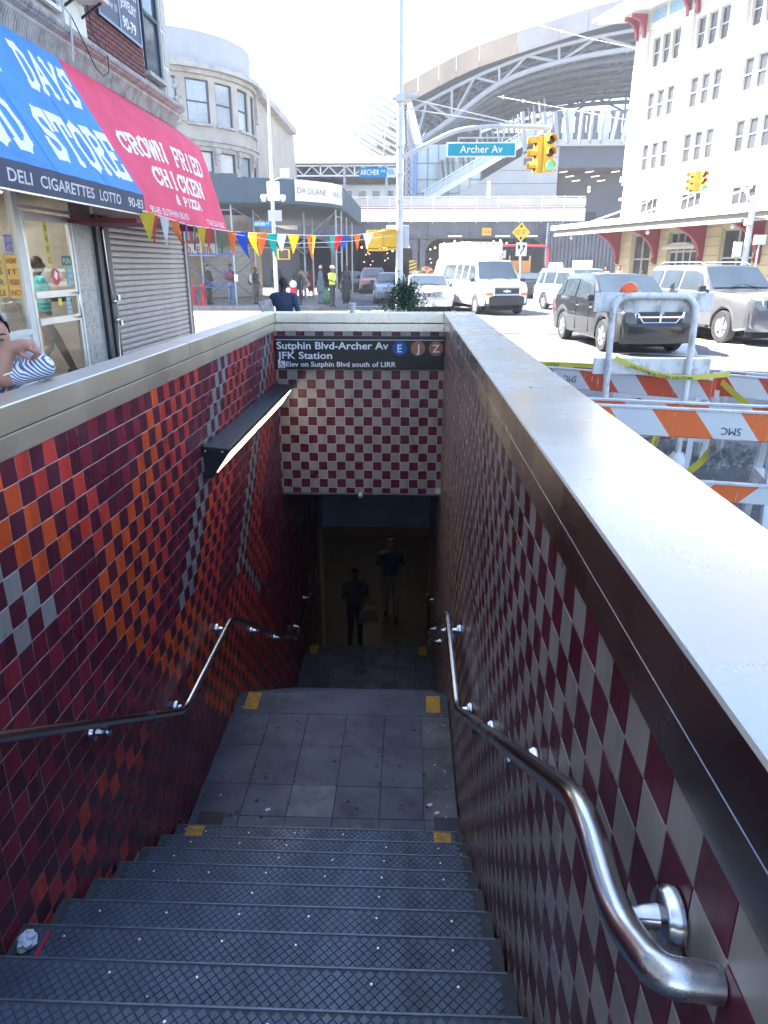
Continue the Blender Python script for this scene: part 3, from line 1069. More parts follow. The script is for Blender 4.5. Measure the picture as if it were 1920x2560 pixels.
# ================================================================== streets and pavements
M_asphalt = mat('asphalt', (0.135, 0.135, 0.138), 0.85, var=0.22, scale=0.9, bump=0.35, bscale=140, dirt=(0.075, 0.075, 0.08), dscale=0.5, damt=0.7)
M_asphalt_new = mat('asphalt_patch', (0.06, 0.062, 0.068), 0.85, var=0.25, scale=6, bump=0.4, bscale=160, dirt=(0.16, 0.16, 0.165), dscale=5, damt=0.5)
M_walk = mat('pavement_concrete', (0.30, 0.29, 0.28), 0.8, var=0.15, scale=2.5, bump=0.25, bscale=90, dirt=(0.12, 0.115, 0.11), dscale=1.6, damt=0.6)
M_kerb = mat('kerb_stone', (0.27, 0.25, 0.24), 0.75, var=0.2, scale=5)
M_paint = mat('road_paint', (0.72, 0.72, 0.70), 0.7, var=0.12, scale=14, dirt=(0.22, 0.22, 0.22), dscale=9, damt=0.7)
M_paint_y = mat('road_paint_yellow', (0.62, 0.42, 0.06), 0.7, var=0.15, scale=14, dirt=(0.2, 0.18, 0.14), dscale=9, damt=0.7)

HX0, HX1, HY0, HY1 = XL - 0.05, XR + 0.05, -1.0, YB + 0.15
b = MB()
G = 320
b.add([(-G, -G, 0), (G, -G, 0), (G, G, 0), (-G, G, 0), (HX0, HY0, 0), (HX1, HY0, 0), (HX1, HY1, 0), (HX0, HY1, 0)],
      [(0, 1, 5, 4), (1, 2, 6, 5), (2, 3, 7, 6), (3, 0, 4, 7)])
tag(b.build('ground', M_asphalt, None), kind='structure')

def pavement(name, poly, z, slab=None):
    """raised pavement: concrete top with a stone kerb along its rim; joints between the flags where they show"""
    r_ = MB()
    r_.prism([(x, y, -0.05) for x, y in poly], (0, 0, z + 0.05 - 0.002))
    o = tag(r_.build(name, M_kerb, None, fix=True), kind='structure')
    c = Vector((sum(p[0] for p in poly) / len(poly), sum(p[1] for p in poly) / len(poly)))
    t = MB()
    inner = []
    for x, y in poly:
        d = Vector((x, y)) - c
        d = d * (1 - 0.17 / max(d.length, 1))
        inner.append((c.x + d.x, c.y + d.y, z - 0.03))
    t.prism(inner, (0, 0, 0.032))
    t.build('paving', M_walk, o, fix=True)
    return o
pavement('pavement', [(-5.2, -6), (XL - 0.13, -6), (XL - 0.13, 9.0), (-1.9, 12.4), (-2.8, 16.2), (-5.0, 17.9), (-16, 17.9), (-16, 16.6), (-5.2, 16.6)], 0.12)
pavement('pavement', [(XR + 0.28, -6), (1.35, -6), (1.35, 6.2), (1.2, 8.8), (XR + 0.28, 9.0)], 0.12)
pavement('pavement', [(-60, 32.2), (-6.4, 32.2), (-4.3, 32.8), (-3.1, 34.6), (-3.2, 38), (-6.2, 61), (-60, 61)], 0.15)
pavement('pavement', [(9.2, 61), (9.0, 47.5), (12.9, 35.2), (14.2, 33.2), (60, 30), (60, 61)], 0.15)
# flag joints cut into the near-left pavement where the wall lets it be seen, painted markings on the roads
def stripe(x, y, ln, w, ang, m, name='road_marking'):
    s_ = MB()
    d = Vector((math.cos(ang), math.sin(ang), 0))
    e = Vector((-d.y, d.x, 0))
    c = Vector((x, y, 0.004))
    s_.add([c - d * ln / 2 - e * w / 2, c + d * ln / 2 - e * w / 2, c + d * ln / 2 + e * w / 2, c - d * ln / 2 + e * w / 2], [(0, 1, 2, 3)])
    return tag(s_.build(name, m, None), kind='structure')
for k in range(5): stripe(-2.4 + k * 1.05, 31.2, 0.5, 2.6, 0.05, M_paint)          # crossing over the avenue
for k in range(4): stripe(-8.9 + k * 0.95, 29.6 - k * 0.05, 0.5, 3.0, 0.05, M_paint)
stripe(-1.4, 35.4, 3.2, 0.35, 0.0, M_paint)
for k in range(5): stripe(6.6 + k * 1.25, 17.6, 0.55, 3.0, 1.25 - PI / 2, M_paint)
stripe(9.0, 20.0, 7.0, 0.22, 0.35, M_paint_y)
stripe(9.2, 19.6, 7.0, 0.16, 0.35, M_paint)
stripe(5.6, 16.1, 2.4, 0.30, -0.35, M_paint)
stripe(5.4, 24.5, 6.0, 0.18, 0.1, M_paint)
# broken ground by the barricades
pt = MB()
pt.add([(1.5, 3.0, 0.005), (6.0, 3.0, 0.005), (6.2, 6.4, 0.005), (4.8, 7.6, 0.005), (1.5, 6.6, 0.005)], [(0, 1, 2, 3, 4)])
tag(pt.build('road_patch', M_asphalt_new, None), kind='structure')
gv = MB()
rg = random.Random(11)
for k in range(900):
    a, r_ = rg.uniform(0, 2 * PI), rg.random() ** 0.6
    x, y = 2.95 + 1.25 * r_ * math.cos(a), 7.2 + 0.62 * r_ * math.sin(a)
    s1 = rg.uniform(0.012, 0.045)
    h_ = 0.05 * (1 - r_)
    gv.add([(x - s1, y - s1 * 0.7, 0.0), (x + s1, y - s1 * 0.5, 0.0), (x + s1 * 0.6, y + s1, 0.0), (x - s1 * 0.8, y + s1 * 0.8, 0.0), (x + rg.uniform(-0.3, 0.3) * s1, y + rg.uniform(-0.3, 0.3) * s1, h_ + s1 * 0.8)],
           [(0, 1, 4), (1, 2, 4), (2, 3, 4), (3, 0, 4)])
tag(gv.build('rubble', mat('rubble_stone', (0.2, 0.2, 0.2), 0.9, var=0.4, scale=20), None), label='patch of grey broken stone and asphalt rubble behind the near barricade', cat='rubble', kind='stuff')
# ================================================================== corner shop on the left
M_stucco = mat('cream_stucco', (0.50, 0.47, 0.42), 0.85, var=0.1, scale=3, dirt=(0.25, 0.23, 0.2), dscale=2, damt=0.5, bump=0.2)
M_stone = mat('cornice_stone', (0.40, 0.38, 0.36), 0.8, var=0.2, scale=6, dirt=(0.12, 0.11, 0.11), dscale=5, damt=0.7)
M_brick = mat('dark_brick', (0.155, 0.055, 0.055), 0.8, var=0.25, scale=5)
M_mortar = mat('pale_mortar', (0.48, 0.42, 0.41), 0.9, var=0.1)
M_alu = mat('aluminium', (0.62, 0.62, 0.6), 0.35, 0.75, var=0.06)
M_whiteframe = mat('white_frame', (0.70, 0.70, 0.67), 0.5, var=0.06, dirt=(0.4, 0.38, 0.35), dscale=6, damt=0.4)
M_navy = mat('dark_post', (0.022, 0.024, 0.035), 0.45, var=0.2)
M_glass = glass_mat('shop_glass', (0.9, 0.93, 0.94), 0.0)
M_slat = mat('shutter_slat', (0.34, 0.33, 0.32), 0.5, 0.35, var=0.14, scale=2.2, dirt=(0.16, 0.15, 0.15), dscale=2.5, damt=0.6, stretch=(1, 0.6, 3))
M_room = mat('shop_wall', (0.36, 0.34, 0.32), 0.8, var=0.1, scale=2)
M_roomfloor = mat('shop_floor', (0.24, 0.23, 0.22), 0.4, var=0.15)
M_blue = mat('blue_canvas', (0.07, 0.26, 0.70), 0.75, var=0.06, scale=3, bump=0.4, bscale=9, dirt=(0.05, 0.17, 0.46), dscale=1.3, damt=0.6)
M_redc = mat('red_canvas', (0.74, 0.07, 0.14), 0.75, var=0.08, scale=2, bump=0.4, bscale=9, dirt=(0.52, 0.04, 0.09), dscale=1.3, damt=0.5)
M_valance = mat('navy_valance', (0.045, 0.055, 0.10), 0.7, var=0.12, scale=4)
M_letter = mat('cream_letter', (0.78, 0.77, 0.70), 0.7, var=0.05)
M_letterw = mat('white_letter', (0.80, 0.80, 0.80), 0.7, var=0.04)

FX = -5.0
shop = thing('shop_building', 'cream and dark brick corner building with the blue and red shop awnings', 'building', (FX, 12, 0), world=True)
b = MB()
b.box((-16, -8, 4.62), (FX - 0.10, 16.25, 13.5))
b.box((-16, -8, 2.98), (FX - 0.02, 16.55, 4.62))
b.box((-16, 12.1, 0), (FX - 0.12, 16.55, 2.98))
b.box((-16, -8, 0), (FX - 0.02, 5.4, 2.98))
b.box((-16, 5.4, 0), (-8.0, 12.1, 2.98))
b.build('wall', M_stucco, shop)
# upper facade dressing in front of the wall plane
b = MB()
b.box((FX - 0.10, 12.40, 5.0), (FX - 0.018, 15.02, 13.5))
b.build('mortar_bed', M_mortar, shop)
bl, bh, bj = 0.27, 0.062, 0.013
bmesh_ = MB()
bmesh_.box((-0.012, -bl / 2, -bh / 2), (0.016, bl / 2, bh / 2))
ME_BRICK = bmesh_.mesh('brick', M_brick, bev=0.003)
bm2 = MB()
bm2.box((-0.012, -bl / 4 + 0.004, -bh / 2), (0.016, bl / 4 - 0.004, bh / 2))
ME_HALF = bm2.mesh('brick', M_brick, bev=0.003)
rest = MB()
n_b = 0
for j in range(108):
    z = 5.02 + (j + 0.5) * (bh + bj)
    if z > 13.4: break
    offs = 0 if j % 2 else 1
    items = []
    y = 12.41
    if offs:
        items.append((y + bl / 4, True))
        y += bl / 2 + bj
    while y + bl <= 15.02:
        items.append((y + bl / 2, False))
        y += bl + bj
    if 15.02 - y > bl / 2 - 0.01: items.append((y + bl / 4, True))
    for (yc, half) in items:
        if z < 6.75 and n_b < 300:
            n_b += 1
            inst('brick', ME_HALF if half else ME_BRICK, shop, (FX - 0.012 + random.uniform(-0.002, 0.002), yc, z))
        else:
            w = bl / 4 if half else bl / 2
            rest.box((FX - 0.024, yc - w, z - bh / 2), (FX + 0.004, yc + w, z + bh / 2))
rest.build('brickwork', M_brick, shop, kind='stuff')
b = MB()
b.box((FX - 0.10, 16.02, 4.9), (FX + 0.03, 16.34, 13.5))
b.build('corner_pilaster', M_whiteframe, shop)
for k in range(12):
    b = MB()
    b.box((FX + 0.001, 16.06, 5.02 + k * 0.62), (FX + 0.05, 16.35, 5.02 + k * 0.62 + 0.57))
    b.build('quoin', M_stucco, shop, bev=0.01)
# cornice: coved band of flutes under a roll moulding
b = MB()
prof = [(FX - 0.02, 4.56), (FX + 0.03, 4.58), (FX + 0.06, 4.74), (FX + 0.14, 4.80), (FX + 0.14, 4.84), (FX + 0.22, 4.87), (FX + 0.26, 4.93), (FX + 0.22, 5.0), (FX + 0.12, 5.02), (FX - 0.02, 5.03)]
b.prism([(x, -4.0, z) for x, z in prof], (0, 20.45, 0))
cor = b.build('cornice', M_stone, shop, smooth=25)
fl = MB()
y = 4.0
while y < 16.4:
    fl.tube([(FX + 0.05, y, 4.585), (FX + 0.075, y, 4.70), (FX + 0.125, y, 4.79)], 0.021, 6)
    y += 0.062
fl.build('cornice_flutes', M_stone, cor, smooth=50, kind='stuff')
fl = MB()
y = 4.0
while y < 16.45:
    fl.ball((FX + 0.235, y, 4.935), (0.05, 0.052, 0.055), 0, 8, 5)
    y += 0.085
fl.build('cornice_beads', M_stone, cor, smooth=60, kind='stuff')

def sash(parent, y0, y1, z0, z1, x, fm, split=True):
    f = MB()
    w = 0.055
    f.box((x - 0.04, y0, z0), (x + 0.03, y0 + w, z1))
    f.box((x - 0.04, y1 - w, z0), (x + 0.03, y1, z1))
    f.box((x - 0.04, y0 + w, z0), (x + 0.03, y1 - w, z0 + w))
    f.box((x - 0.04, y0 + w, z1 - w), (x + 0.03, y1 - w, z1))
    if split: f.box((x - 0.03, y0 + w, (z0 + z1) / 2 - 0.03), (x + 0.035, y1 - w, (z0 + z1) / 2 + 0.03))
    o = f.build('window', fm, parent)
    p = MB()
    p.box((x - 0.025, y0 + w, z0 + w), (x - 0.012, y1 - w, z1 - w))
    p.build('pane', M_winglass, o)
    return o
M_winglass = mat('window_glass', (0.10, 0.115, 0.13), 0.06, var=0.2, scale=1.5, spec=1.0)
M_winglass_pale = mat('window_glass_blinds', (0.34, 0.38, 0.42), 0.1, var=0.1, spec=1.0)
M_darkframe = mat('dark_window_frame', (0.05, 0.06, 0.085), 0.5, var=0.1)
sash(shop, 15.08, 15.95, 5.32, 7.3, FX - 0.02, M_darkframe)
sash(shop, 9.6, 11.6, 5.25, 7.3, FX - 0.02, M_whiteframe)
b = MB()
b.box((FX - 0.05, 15.02, 5.25), (FX + 0.08, 16.0, 5.32))
b.build('window_sill', M_stone, shop)
b = MB()
b.box((FX - 0.1, 11.65, 5.03), (FX + 0.02, 12.38, 5.55))
b.build('spandrel_panel', M_whiteframe, shop)
ac = thing('air_conditioner', 'boxy window air conditioner jutting out above the shop cornice', 'air conditioner', (FX + 0.1, 12.05, 5.56), world=True)
b = MB()
b.box((FX - 0.03, 11.58, 5.56), (FX + 0.42, 12.36, 6.02))
b.build('case', M_whiteframe, ac, bev=0.01)
b = MB()
for k in range(9): b.box((FX + 0.421, 11.64, 5.60 + k * 0.044), (FX + 0.432, 12.30, 5.60 + k * 0.044 + 0.026))
for k in range(9): b.box((FX + 0.05, 12.361, 5.60 + k * 0.044), (FX + 0.38, 12.372, 5.60 + k * 0.044 + 0.026))
b.build('grille', mat('ac_grille', (0.3, 0.3, 0.31), 0.5), ac, kind='stuff')
b = MB()
b.bar((FX - 0.01, 11.7, 5.35), (FX + 0.34, 11.7, 5.555), 0.03)
b.bar((FX - 0.01, 12.25, 5.35), (FX + 0.34, 12.25, 5.555), 0.03)
b.build('support_arms', M_navy, ac)
# jeweller's board on the brick pier
jb = thing('advertising_board', 'blue grey jeweller advertising board with white lettering on the dark brick', 'sign', (FX + 0.05, 13.8, 5.62), world=True)
b = MB()
b.box((FX + 0.005, 12.88, 5.62), (FX + 0.05, 14.74, 7.2))
b.build('board', mat('board_bluegrey', (0.055, 0.075, 0.125), 0.5, var=0.1), jb, bev=0.004)
b = MB()
for (y0, y1, z0, z1) in ((12.86, 14.76, 5.60, 5.64), (12.86, 12.90, 5.64, 7.2), (14.72, 14.76, 5.64, 7.2), (13.74, 13.78, 5.64, 7.2)):
    b.box((FX + 0.05, y0, z0), (FX + 0.065, y1, z1))
b.build('frame', mat('board_edge', (0.25, 0.33, 0.45), 0.5), jb)
YD, NX = (0, 1, 0), (0, 0, 1)
for s_, y, z, w, h in (('GOLD', 13.86, 6.52, 0.62, 0.15), ('DIAMONDS', 13.84, 6.27, 0.82, 0.15), ('JEWELRY', 13.86, 6.02, 0.74, 0.15), ('90-79', 13.9, 5.72, 0.62, 0.17)):
    word('lettering', s_, (FX + 0.051, y, z), YD, NX, M_white, jb, width=w, height=h, bold=0.015)
for s_, y, z, w, h in (('WE BUY', 12.98, 6.5, 0.6, 0.13), ('Anything', 12.95, 6.26, 0.42, 0.13), ('of Value', 13.38, 6.14, 0.33, 0.12), ('Over 100', 13.28, 5.84, 0.42, 0.12)):
    word('lettering', s_, (FX + 0.051, y, z), YD, NX, mat('script_' + s_[:3], (0.62, 0.55, 0.5), 0.6), jb, width=w, height=h, bold=0.008, shear=0.25)
# conduit and slack cable over the cornice
b = MB()
b.tube([(FX + 0.25, 11.2, 4.55), (FX + 0.29, 11.2, 5.1), (FX + 0.20, 11.15, 5.24), (FX + 0.02, 11.0, 5.3)], 0.014, 6)
tag(b.build('conduit_pipe', mat('conduit', (0.5, 0.5, 0.5), 0.5), None), label='thin grey conduit rising past the cornice above the blue awning', cat='pipe')
b = MB()
b.tube([(FX + 0.29, 11.2, 5.12), (FX + 0.31, 11.45, 4.9), (FX + 0.32, 11.8, 4.62), (FX + 0.31, 12.1, 4.57), (FX + 0.3, 12.35, 4.68), (FX + 0.29, 12.42, 4.9), (FX + 0.1, 12.4, 5.2), (FX + 0.05, 12.2, 6.5)], 0.009, 6)
tag(b.build('slack_cable', M_black, None, smooth=60), label='black slack cable looping in front of the cornice', cat='cable')

# ------------------------------------------------------------------ awnings
def awning_blue():
    t = thing('awning', 'blue food store awning with cream slab letters and a navy valance', 'awning', (FX, 8.5, 2.6), world=True, group='shop awnings')
    y0, y1 = 4.2, 11.05
    A, B_ = Vector((FX + 0.09, 0, 4.57)), Vector((-3.9, 0, 2.83))
    rows = []
    for i in range(9):
        k = i / 8
        rows.append([Vector((A.x + (B_.x - A.x) * k, y, A.z + (B_.z - A.z) * k - 0.035 * math.sin(PI * k) * (0.6 + 0.4 * math.sin(y * 2.1)) + 0.0025 * math.sin(y * 11 + 5 * k))) for y in [y0 + (y1 - y0) * j / 60 for j in range(61)]])
    b = MB()
    b.sheet(rows[::-1], 0.004)
    cv = b.build('canopy', M_blue, t, smooth=60)
    b = MB()
    b.prism([(A.x, y1 - 0.004, A.z - 0.01), (B_.x, y1 - 0.004, B_.z - 0.01), (A.x, y1 - 0.004, B_.z - 0.01)], (0, 0.003, 0))
    b.build('end_panel', M_blue, t)
    b = MB()
    b.box((-3.915, y0, 2.565), (-3.895, y1, 2.825))
    va = b.build('valance', M_valance, t, bev=0.003)
    b = MB()
    b.box((-3.93, y0, 2.545), (-3.893, y1 + 0.01, 2.563))
    b.build('frame_tube', M_alu, t)
    e = (A - B_)
    L_ = e.length
    e.normalize()
    n = Vector((0, 1, 0)).cross(e)
    def on(y, v): return Vector((B_.x, y, B_.z)) + e * v + n * 0.012
    def lay(P):
        k = 1 - (P - Vector((B_.x, P.y, B_.z))).dot(e) / L_
        return P - n * ((P - Vector((B_.x, P.y, B_.z))).dot(n) - 0.004) + Vector((0, 0, -0.035 * math.sin(PI * k) * (0.6 + 0.4 * math.sin(P.y * 2.1)))) + n * 0.006 * ((P - Vector((B_.x, P.y, B_.z))).dot(n))
    for ysm in (5.6, 7.0, 8.4, 9.8):
        sm2 = MB()
        sm2.sheet([[on(ysm - 0.012, v) for v in [L_ * i / 12 for i in range(13)]], [on(ysm + 0.012, v) for v in [L_ * i / 12 for i in range(13)]]], 0)
        sm2.build('seam', mat('blue_seam', (0.05, 0.20, 0.56), 0.8), cv)
    slab_word('lettering', 'DAYS', on(9.36, 1.26), YD, e, M_letter, cv, 1.50, 0.50, 0.22, 0.22)
    slab_word('lettering', 'STORE', on(8.70, 0.25), YD, e, M_letter, cv, 2.26, 0.60, 0.22, 0.12)
    slab_word('lettering', 'FOOD', on(6.35, 0.23), YD, e, M_letter, cv, 1.95, 0.58, 0.22, 0.0)
    slab_word('lettering', 'OPEN 7', on(6.55, 1.26), YD, e, M_letter, cv, 2.35, 0.45, 0.22, 0.1)
    for o in list(cv.children): drape(o, lay)
    for s_, y, w in (('BEER', 5.7, 0.9), ('DELI', 7.34, 0.47), ('CIGARETTES', 7.98, 1.33), ('LOTTO', 9.48, 0.68), ('90-83', 10.42, 0.56)):
        word('lettering', s_, (-3.895, y, 2.632), YD, NX, mat('valance_letter', (0.55, 0.56, 0.58), 0.6), va, width=w, height=0.12, bold=0.014)
    return t
awning_blue()
def awning_red():
    t = thing('awning', 'bright red chicken and pizza awning over the rolled down shutter', 'awning', (FX, 13.5, 2.6), world=True, group='shop awnings')
    y0, y1 = 11.075, 16.0
    prof = [(FX + 0.09, 4.55), (-4.62, 4.36), (-4.36, 4.14), (-4.22, 3.72), (-4.06, 3.14), (-3.9, 2.55)]
    flat = [(FX + 0.09, 4.57), (-4.66, 4.10), (-4.42, 3.70), (-4.20, 3.33), (-3.98, 2.95), (-3.9, 2.55)]
    def section(y):
        k = max(0.0, min(1.0, (y - y0) / 3.2))
        k = k * k * (3 - 2 * k)
        return [(a[0] + (c[0] - a[0]) * k, a[1] + (c[1] - a[1]) * k) for a, c in zip(flat, prof)]
    yl = [y0 + (y1 - y0) * q / 20 for q in range(21)]
    rows = [[Vector((section(y)[i][0], y + (0.28 if i == 0 else 0) * (j / 20), section(y)[i][1])) for j, y in enumerate(yl)] for i in range(6)]
    b = MB()
    b.sheet(rows[::-1], 0.004)
    cv = b.build('canopy', M_redc, t, smooth=35)
    def lay(P):
        v = (P - Vector((-3.9, P.y, 2.55))).dot(Vector((-4.36 + 3.9, 0, 4.14 - 2.55)).normalized())
        S_ = section(P.y)[::-1]
        for (xa, za), (xb, zb2) in zip(S_, S_[1:]):
            d = math.hypot(xb - xa, zb2 - za)
            if v <= d or (xb, zb2) == S_[-1]:
                k = v / d
                nx, nz2 = (zb2 - za) / d, -(xb - xa) / d
                return Vector((xa + (xb - xa) * k + nx * 0.006, P.y, za + (zb2 - za) * k + nz2 * 0.006))
            v -= d
        return P
    b = MB()
    b.prism([(x, y1 - 0.006, z - 0.006) for x, z in prof] + [(FX + 0.09, y1 - 0.006, 2.55)], (0, 0.004, 0))
    b.build('end_panel', M_redc, t)
    b = MB()
    b.box((-3.93, y0, 2.52), (-3.895, y1, 2.546))
    b.build('frame_tube', mat('dark_red_tube', (0.25, 0.01, 0.03), 0.5), t)
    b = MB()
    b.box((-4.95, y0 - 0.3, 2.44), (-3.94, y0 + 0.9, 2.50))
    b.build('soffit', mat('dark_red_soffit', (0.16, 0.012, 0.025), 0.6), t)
    A, B_ = Vector((-4.36, 0, 4.14)), Vector((-3.9, 0, 2.55))
    e = (A - B_).normalized()
    n = Vector((0, 1, 0)).cross(e)
    def on(y, v): return Vector((B_.x, y, B_.z)) + e * v + n * 0.03
    slab_word('lettering', 'CHICKEN', on(12.15, 0.57), YD, e, M_letterw, cv, 2.75, 0.27, 0.22, 0.1)
    slab_word('lettering', 'CROWN FRIED', on(11.5, 1.02), YD, e, M_letterw, cv, 3.9, 0.30, 0.22, 0.1)
    slab_word('lettering', '& PIZZA', on(12.88, 0.31), YD, e, M_letterw, cv, 1.5, 0.14, 0.24, 0.05)
    word('lettering', '90-85 SUTPHIN BLVD', on(11.36, 0.065), YD, e, M_letterw, cv, width=1.95, height=0.105, bold=0.0)
    word('lettering', '718-526-5262', on(14.48, 0.055), YD, e, M_letterw, cv, width=1.3, height=0.105, bold=0.0)
    for o in list(cv.children): drape(o, lay)
    return t
awning_red()

# ------------------------------------------------------------------ shop front under the awnings
b = MB()
b.box((-8.0, 5.4, 0.0), (FX + 0.04, 12.1, 0.19))
tag(b.build('floor', M_roomfloor, shop))
b = MB()
b.box((FX - 0.06, 5.4, 0.19), (FX, 9.36, 1.00))
b.build('stall_riser', M_whiteframe, shop)
b = MB()
b.box((FX - 0.05, 9.36, 0.19), (FX + 0.03, 9.50, 2.98))
b.box((FX - 0.05, 5.4, 1.00), (FX + 0.03, 9.36, 1.07))
b.box((FX - 0.05, 7.4, 1.07), (FX + 0.03, 7.48, 2.98))
b.build('window_frame', M_whiteframe, shop, fix=True)
b = MB()
b.add([(FX - 0.015, 7.48, 1.07), (FX - 0.015, 9.36, 1.07), (FX - 0.015, 9.36, 2.98), (FX - 0.015, 7.48, 2.98)], [(0, 1, 2, 3)])
b.build('window_pane', M_glass, shop)
b = MB()
b.add([(FX - 0.015, 5.4, 1.07), (FX - 0.015, 7.4, 1.07), (FX - 0.015, 7.4, 2.98), (FX - 0.015, 5.4, 2.98)], [(0, 1, 2, 3)])
b.build('window_pane', M_glass, shop)
# door leaf with two push rails and a bow handle
door = MB()
dx0, dx1 = FX - 0.02, FX + 0.025
y0, y1, z0, z1 = 9.53, 10.90, 0.22, 2.52
door.box((dx0, y0, z0), (dx1, y0 + 0.07, z1))
door.box((dx0, y1 - 0.09, z0), (dx1, y1, z1))
door.box((dx0, y0 + 0.07, z1 - 0.10), (dx1, y1 - 0.09, z1))
door.box((dx0, y0 + 0.07, z0), (dx1, y1 - 0.09, z0 + 0.10))
d_o = door.build('door', M_alu, shop, bev=0.004)
for z in (1.485, 1.135):
    b = MB()
    b.box((dx0 - 0.01, y0 + 0.07, z - 0.05), (dx1 + 0.02, y1 - 0.09, z + 0.05))
    b.build('push_rail', M_alu, d_o, bev=0.006)
b = MB()
b.tube(smooth_path([(dx1, y1 - 0.12, 1.48), (dx1 + 0.09, y1 - 0.22, 1.48), (dx1 + 0.09, y1 - 0.22, 1.14), (dx1, y1 - 0.10, 1.13)], 4, 0.05), 0.014, 8)
b.build('handle', M_bracket, d_o, smooth=50)
b = MB()
b.add([(FX, y0 + 0.07, z0 + 0.10), (FX, y1 - 0.09, z0 + 0.10), (FX, y1 - 0.09, z1 - 0.10), (FX, y0 + 0.07, z1 - 0.10)], [(0, 1, 2, 3)])
b.build('pane', M_glass, d_o)
b = MB()
b.box((dx1 + 0.001, y1 - 0.012, z0), (dx1 + 0.012, y1 + 0.03, z1))
b.build('sunlit_edge', mat('sunlit_edge_white', (0.8, 0.8, 0.78), 0.4), d_o)  # white strip put in for the sunlit edge of the leaf
b = MB()
b.box((FX - 0.02, 9.50, 2.56), (FX + 0.02, 11.0, 2.60))
b.build('transom_bar', M_alu, shop)
b = MB()
b.add([(FX - 0.015, 9.50, 2.60), (FX - 0.015, 11.0, 2.60), (FX - 0.015, 11.0, 2.98), (FX - 0.015, 9.50, 2.98)], [(0, 1, 2, 3)])
b.build('transom_pane', M_glass, shop)
b = MB()
b.box((FX - 0.10, 10.97, 0.19), (FX - 0.0, 11.70, 2.98))
b.build('side_panel', mat('speckled_panel', (0.33, 0.33, 0.32), 0.3, var=0.3, scale=25, dirt=(0.09, 0.09, 0.08), dscale=9, damt=0.8), shop)
for (ya, yc) in ((11.70, 11.86), (11.98, 12.20)):
    b = MB()
    b.box((FX - 0.1, ya, 0.12), (FX + 0.06, yc, 2.62))
    b.build('dark_post', M_navy, shop, bev=0.006)
b = MB()
b.box((FX - 0.1, 11.86, 0.12), (FX + 0.01, 11.98, 2.62))
b.build('post_channel', M_slat, shop)
b = MB()
b.tube([(FX + 0.085, 11.89, 2.4), (FX + 0.09, 11.92, 1.6), (FX + 0.10, 12.02, 1.2), (FX + 0.09, 12.05, 0.9), (FX + 0.085, 11.96, 0.2)], 0.013, 6)
b.ball((FX + 0.10, 11.98, 1.30), 0.04, 0, 8, 5)
b.ball((FX + 0.10, 12.0, 1.0), 0.045, 0, 8, 5)
b.build('locking_rod', M_bracket, shop, smooth=50)
# roller shutter, each slat on its own
sh = thing('roller_shutter', 'closed grey roller shutter beneath the red awning', 'shutter', (FX, 14.3, 0.12), world=True)
ys0, ys1 = 12.29, 16.36
sl = MB()
hh = 0.098
pf = [(-0.006, 0.0), (0.012, 0.006), (0.020, 0.03), (0.021, 0.06), (0.012, 0.085), (0.004, 0.092), (-0.006, 0.094)]
sl.prism([(x, -(ys1 - ys0) / 2, z) for x, z in pf], (0, ys1 - ys0, 0))
ME_SLAT = sl.mesh('slat', M_slat, smooth=30)
for k in range(25):
    inst('slat', ME_SLAT, sh, (FX - 0.03, (ys0 + ys1) / 2, 0.14 + k * hh))
b = MB()
b.box((FX - 0.05, ys0 - 0.09, 0.12), (FX + 0.03, ys0 - 0.004, 2.62))
b.build('guide_rail', M_slat, sh)
b = MB()
b.box((FX - 0.05, ys1 + 0.004, 0.12), (FX + 0.03, ys1 + 0.10, 2.62))
b.build('guide_rail', M_slat, sh)
b = MB()
b.box((FX - 0.10, ys0 - 0.09, 0.12), (FX - 0.06, ys1 + 0.1, 2.62))
b.build('backing', M_black, sh)
for z in (1.34, 0.92):
    b = MB()
    b.tube([(FX + 0.03, ys0 + 0.05 + 0.028 * math.cos(a), z + 0.05 + 0.03 * math.sin(a)) for a in [R(20 * i) for i in range(10)]], 0.007, 6)
    b.box((FX + 0.01, ys0 + 0.015, z - 0.03), (FX + 0.05, ys0 + 0.085, z + 0.05))
    b.build('padlock', M_bracket, sh)
b = MB()
b.box((FX - 0.1, 16.46, 0.12), (FX + 0.03, 16.60, 3.0))
b.build('end_pier', M_navy, shop)

# things on and behind the shop glass
def sticker(nm, y0, y1, z0, z1, col, label, cat='sticker', x=FX + 0.006, txt=None, tcol=None, th=0.06):
    t = thing(nm, label, cat, (x, (y0 + y1) / 2, z0), world=True)
    b = MB()
    b.box((x, y0, z0), (x + 0.003, y1, z1))
    b.build('sheet', mat(nm, col, 0.5, var=0.06), t)
    if txt:
        n = len(txt)
        for i, s_ in enumerate(txt):
            word('print', s_, (x + 0.003, (y0 + y1) / 2, z1 - (z1 - z0) * (i + 0.8) / n), YD, NX, mat('ink', tcol, 0.6), t, width=(y1 - y0) * 0.82, height=(z1 - z0) / n * 0.55, center=True)
    return t
sticker('recycling_notice', 8.30, 8.98, 1.48, 1.98, (0.62, 0.36, 0.05), 'square orange recycling notice on the shop window', txt=['BOTTLES', 'CANS', 'PAPER', 'RECYCLE'], tcol=(0.08, 0.05, 0.02))
sticker('rules_notice', 9.02, 9.30, 1.47, 1.98, (0.66, 0.38, 0.05), 'narrow orange notice with a red patch, right of the recycling notice', txt=['HOW', 'IT', 'WORKS', 'NO'], tcol=(0.4, 0.03, 0.02))
sticker('card_sticker', 9.08, 9.26, 2.02, 2.22, (0.1, 0.13, 0.5), 'small red, yellow and blue payment sticker above the orange notices', txt=['EBT', 'ATM'], tcol=(0.8, 0.5, 0.05))
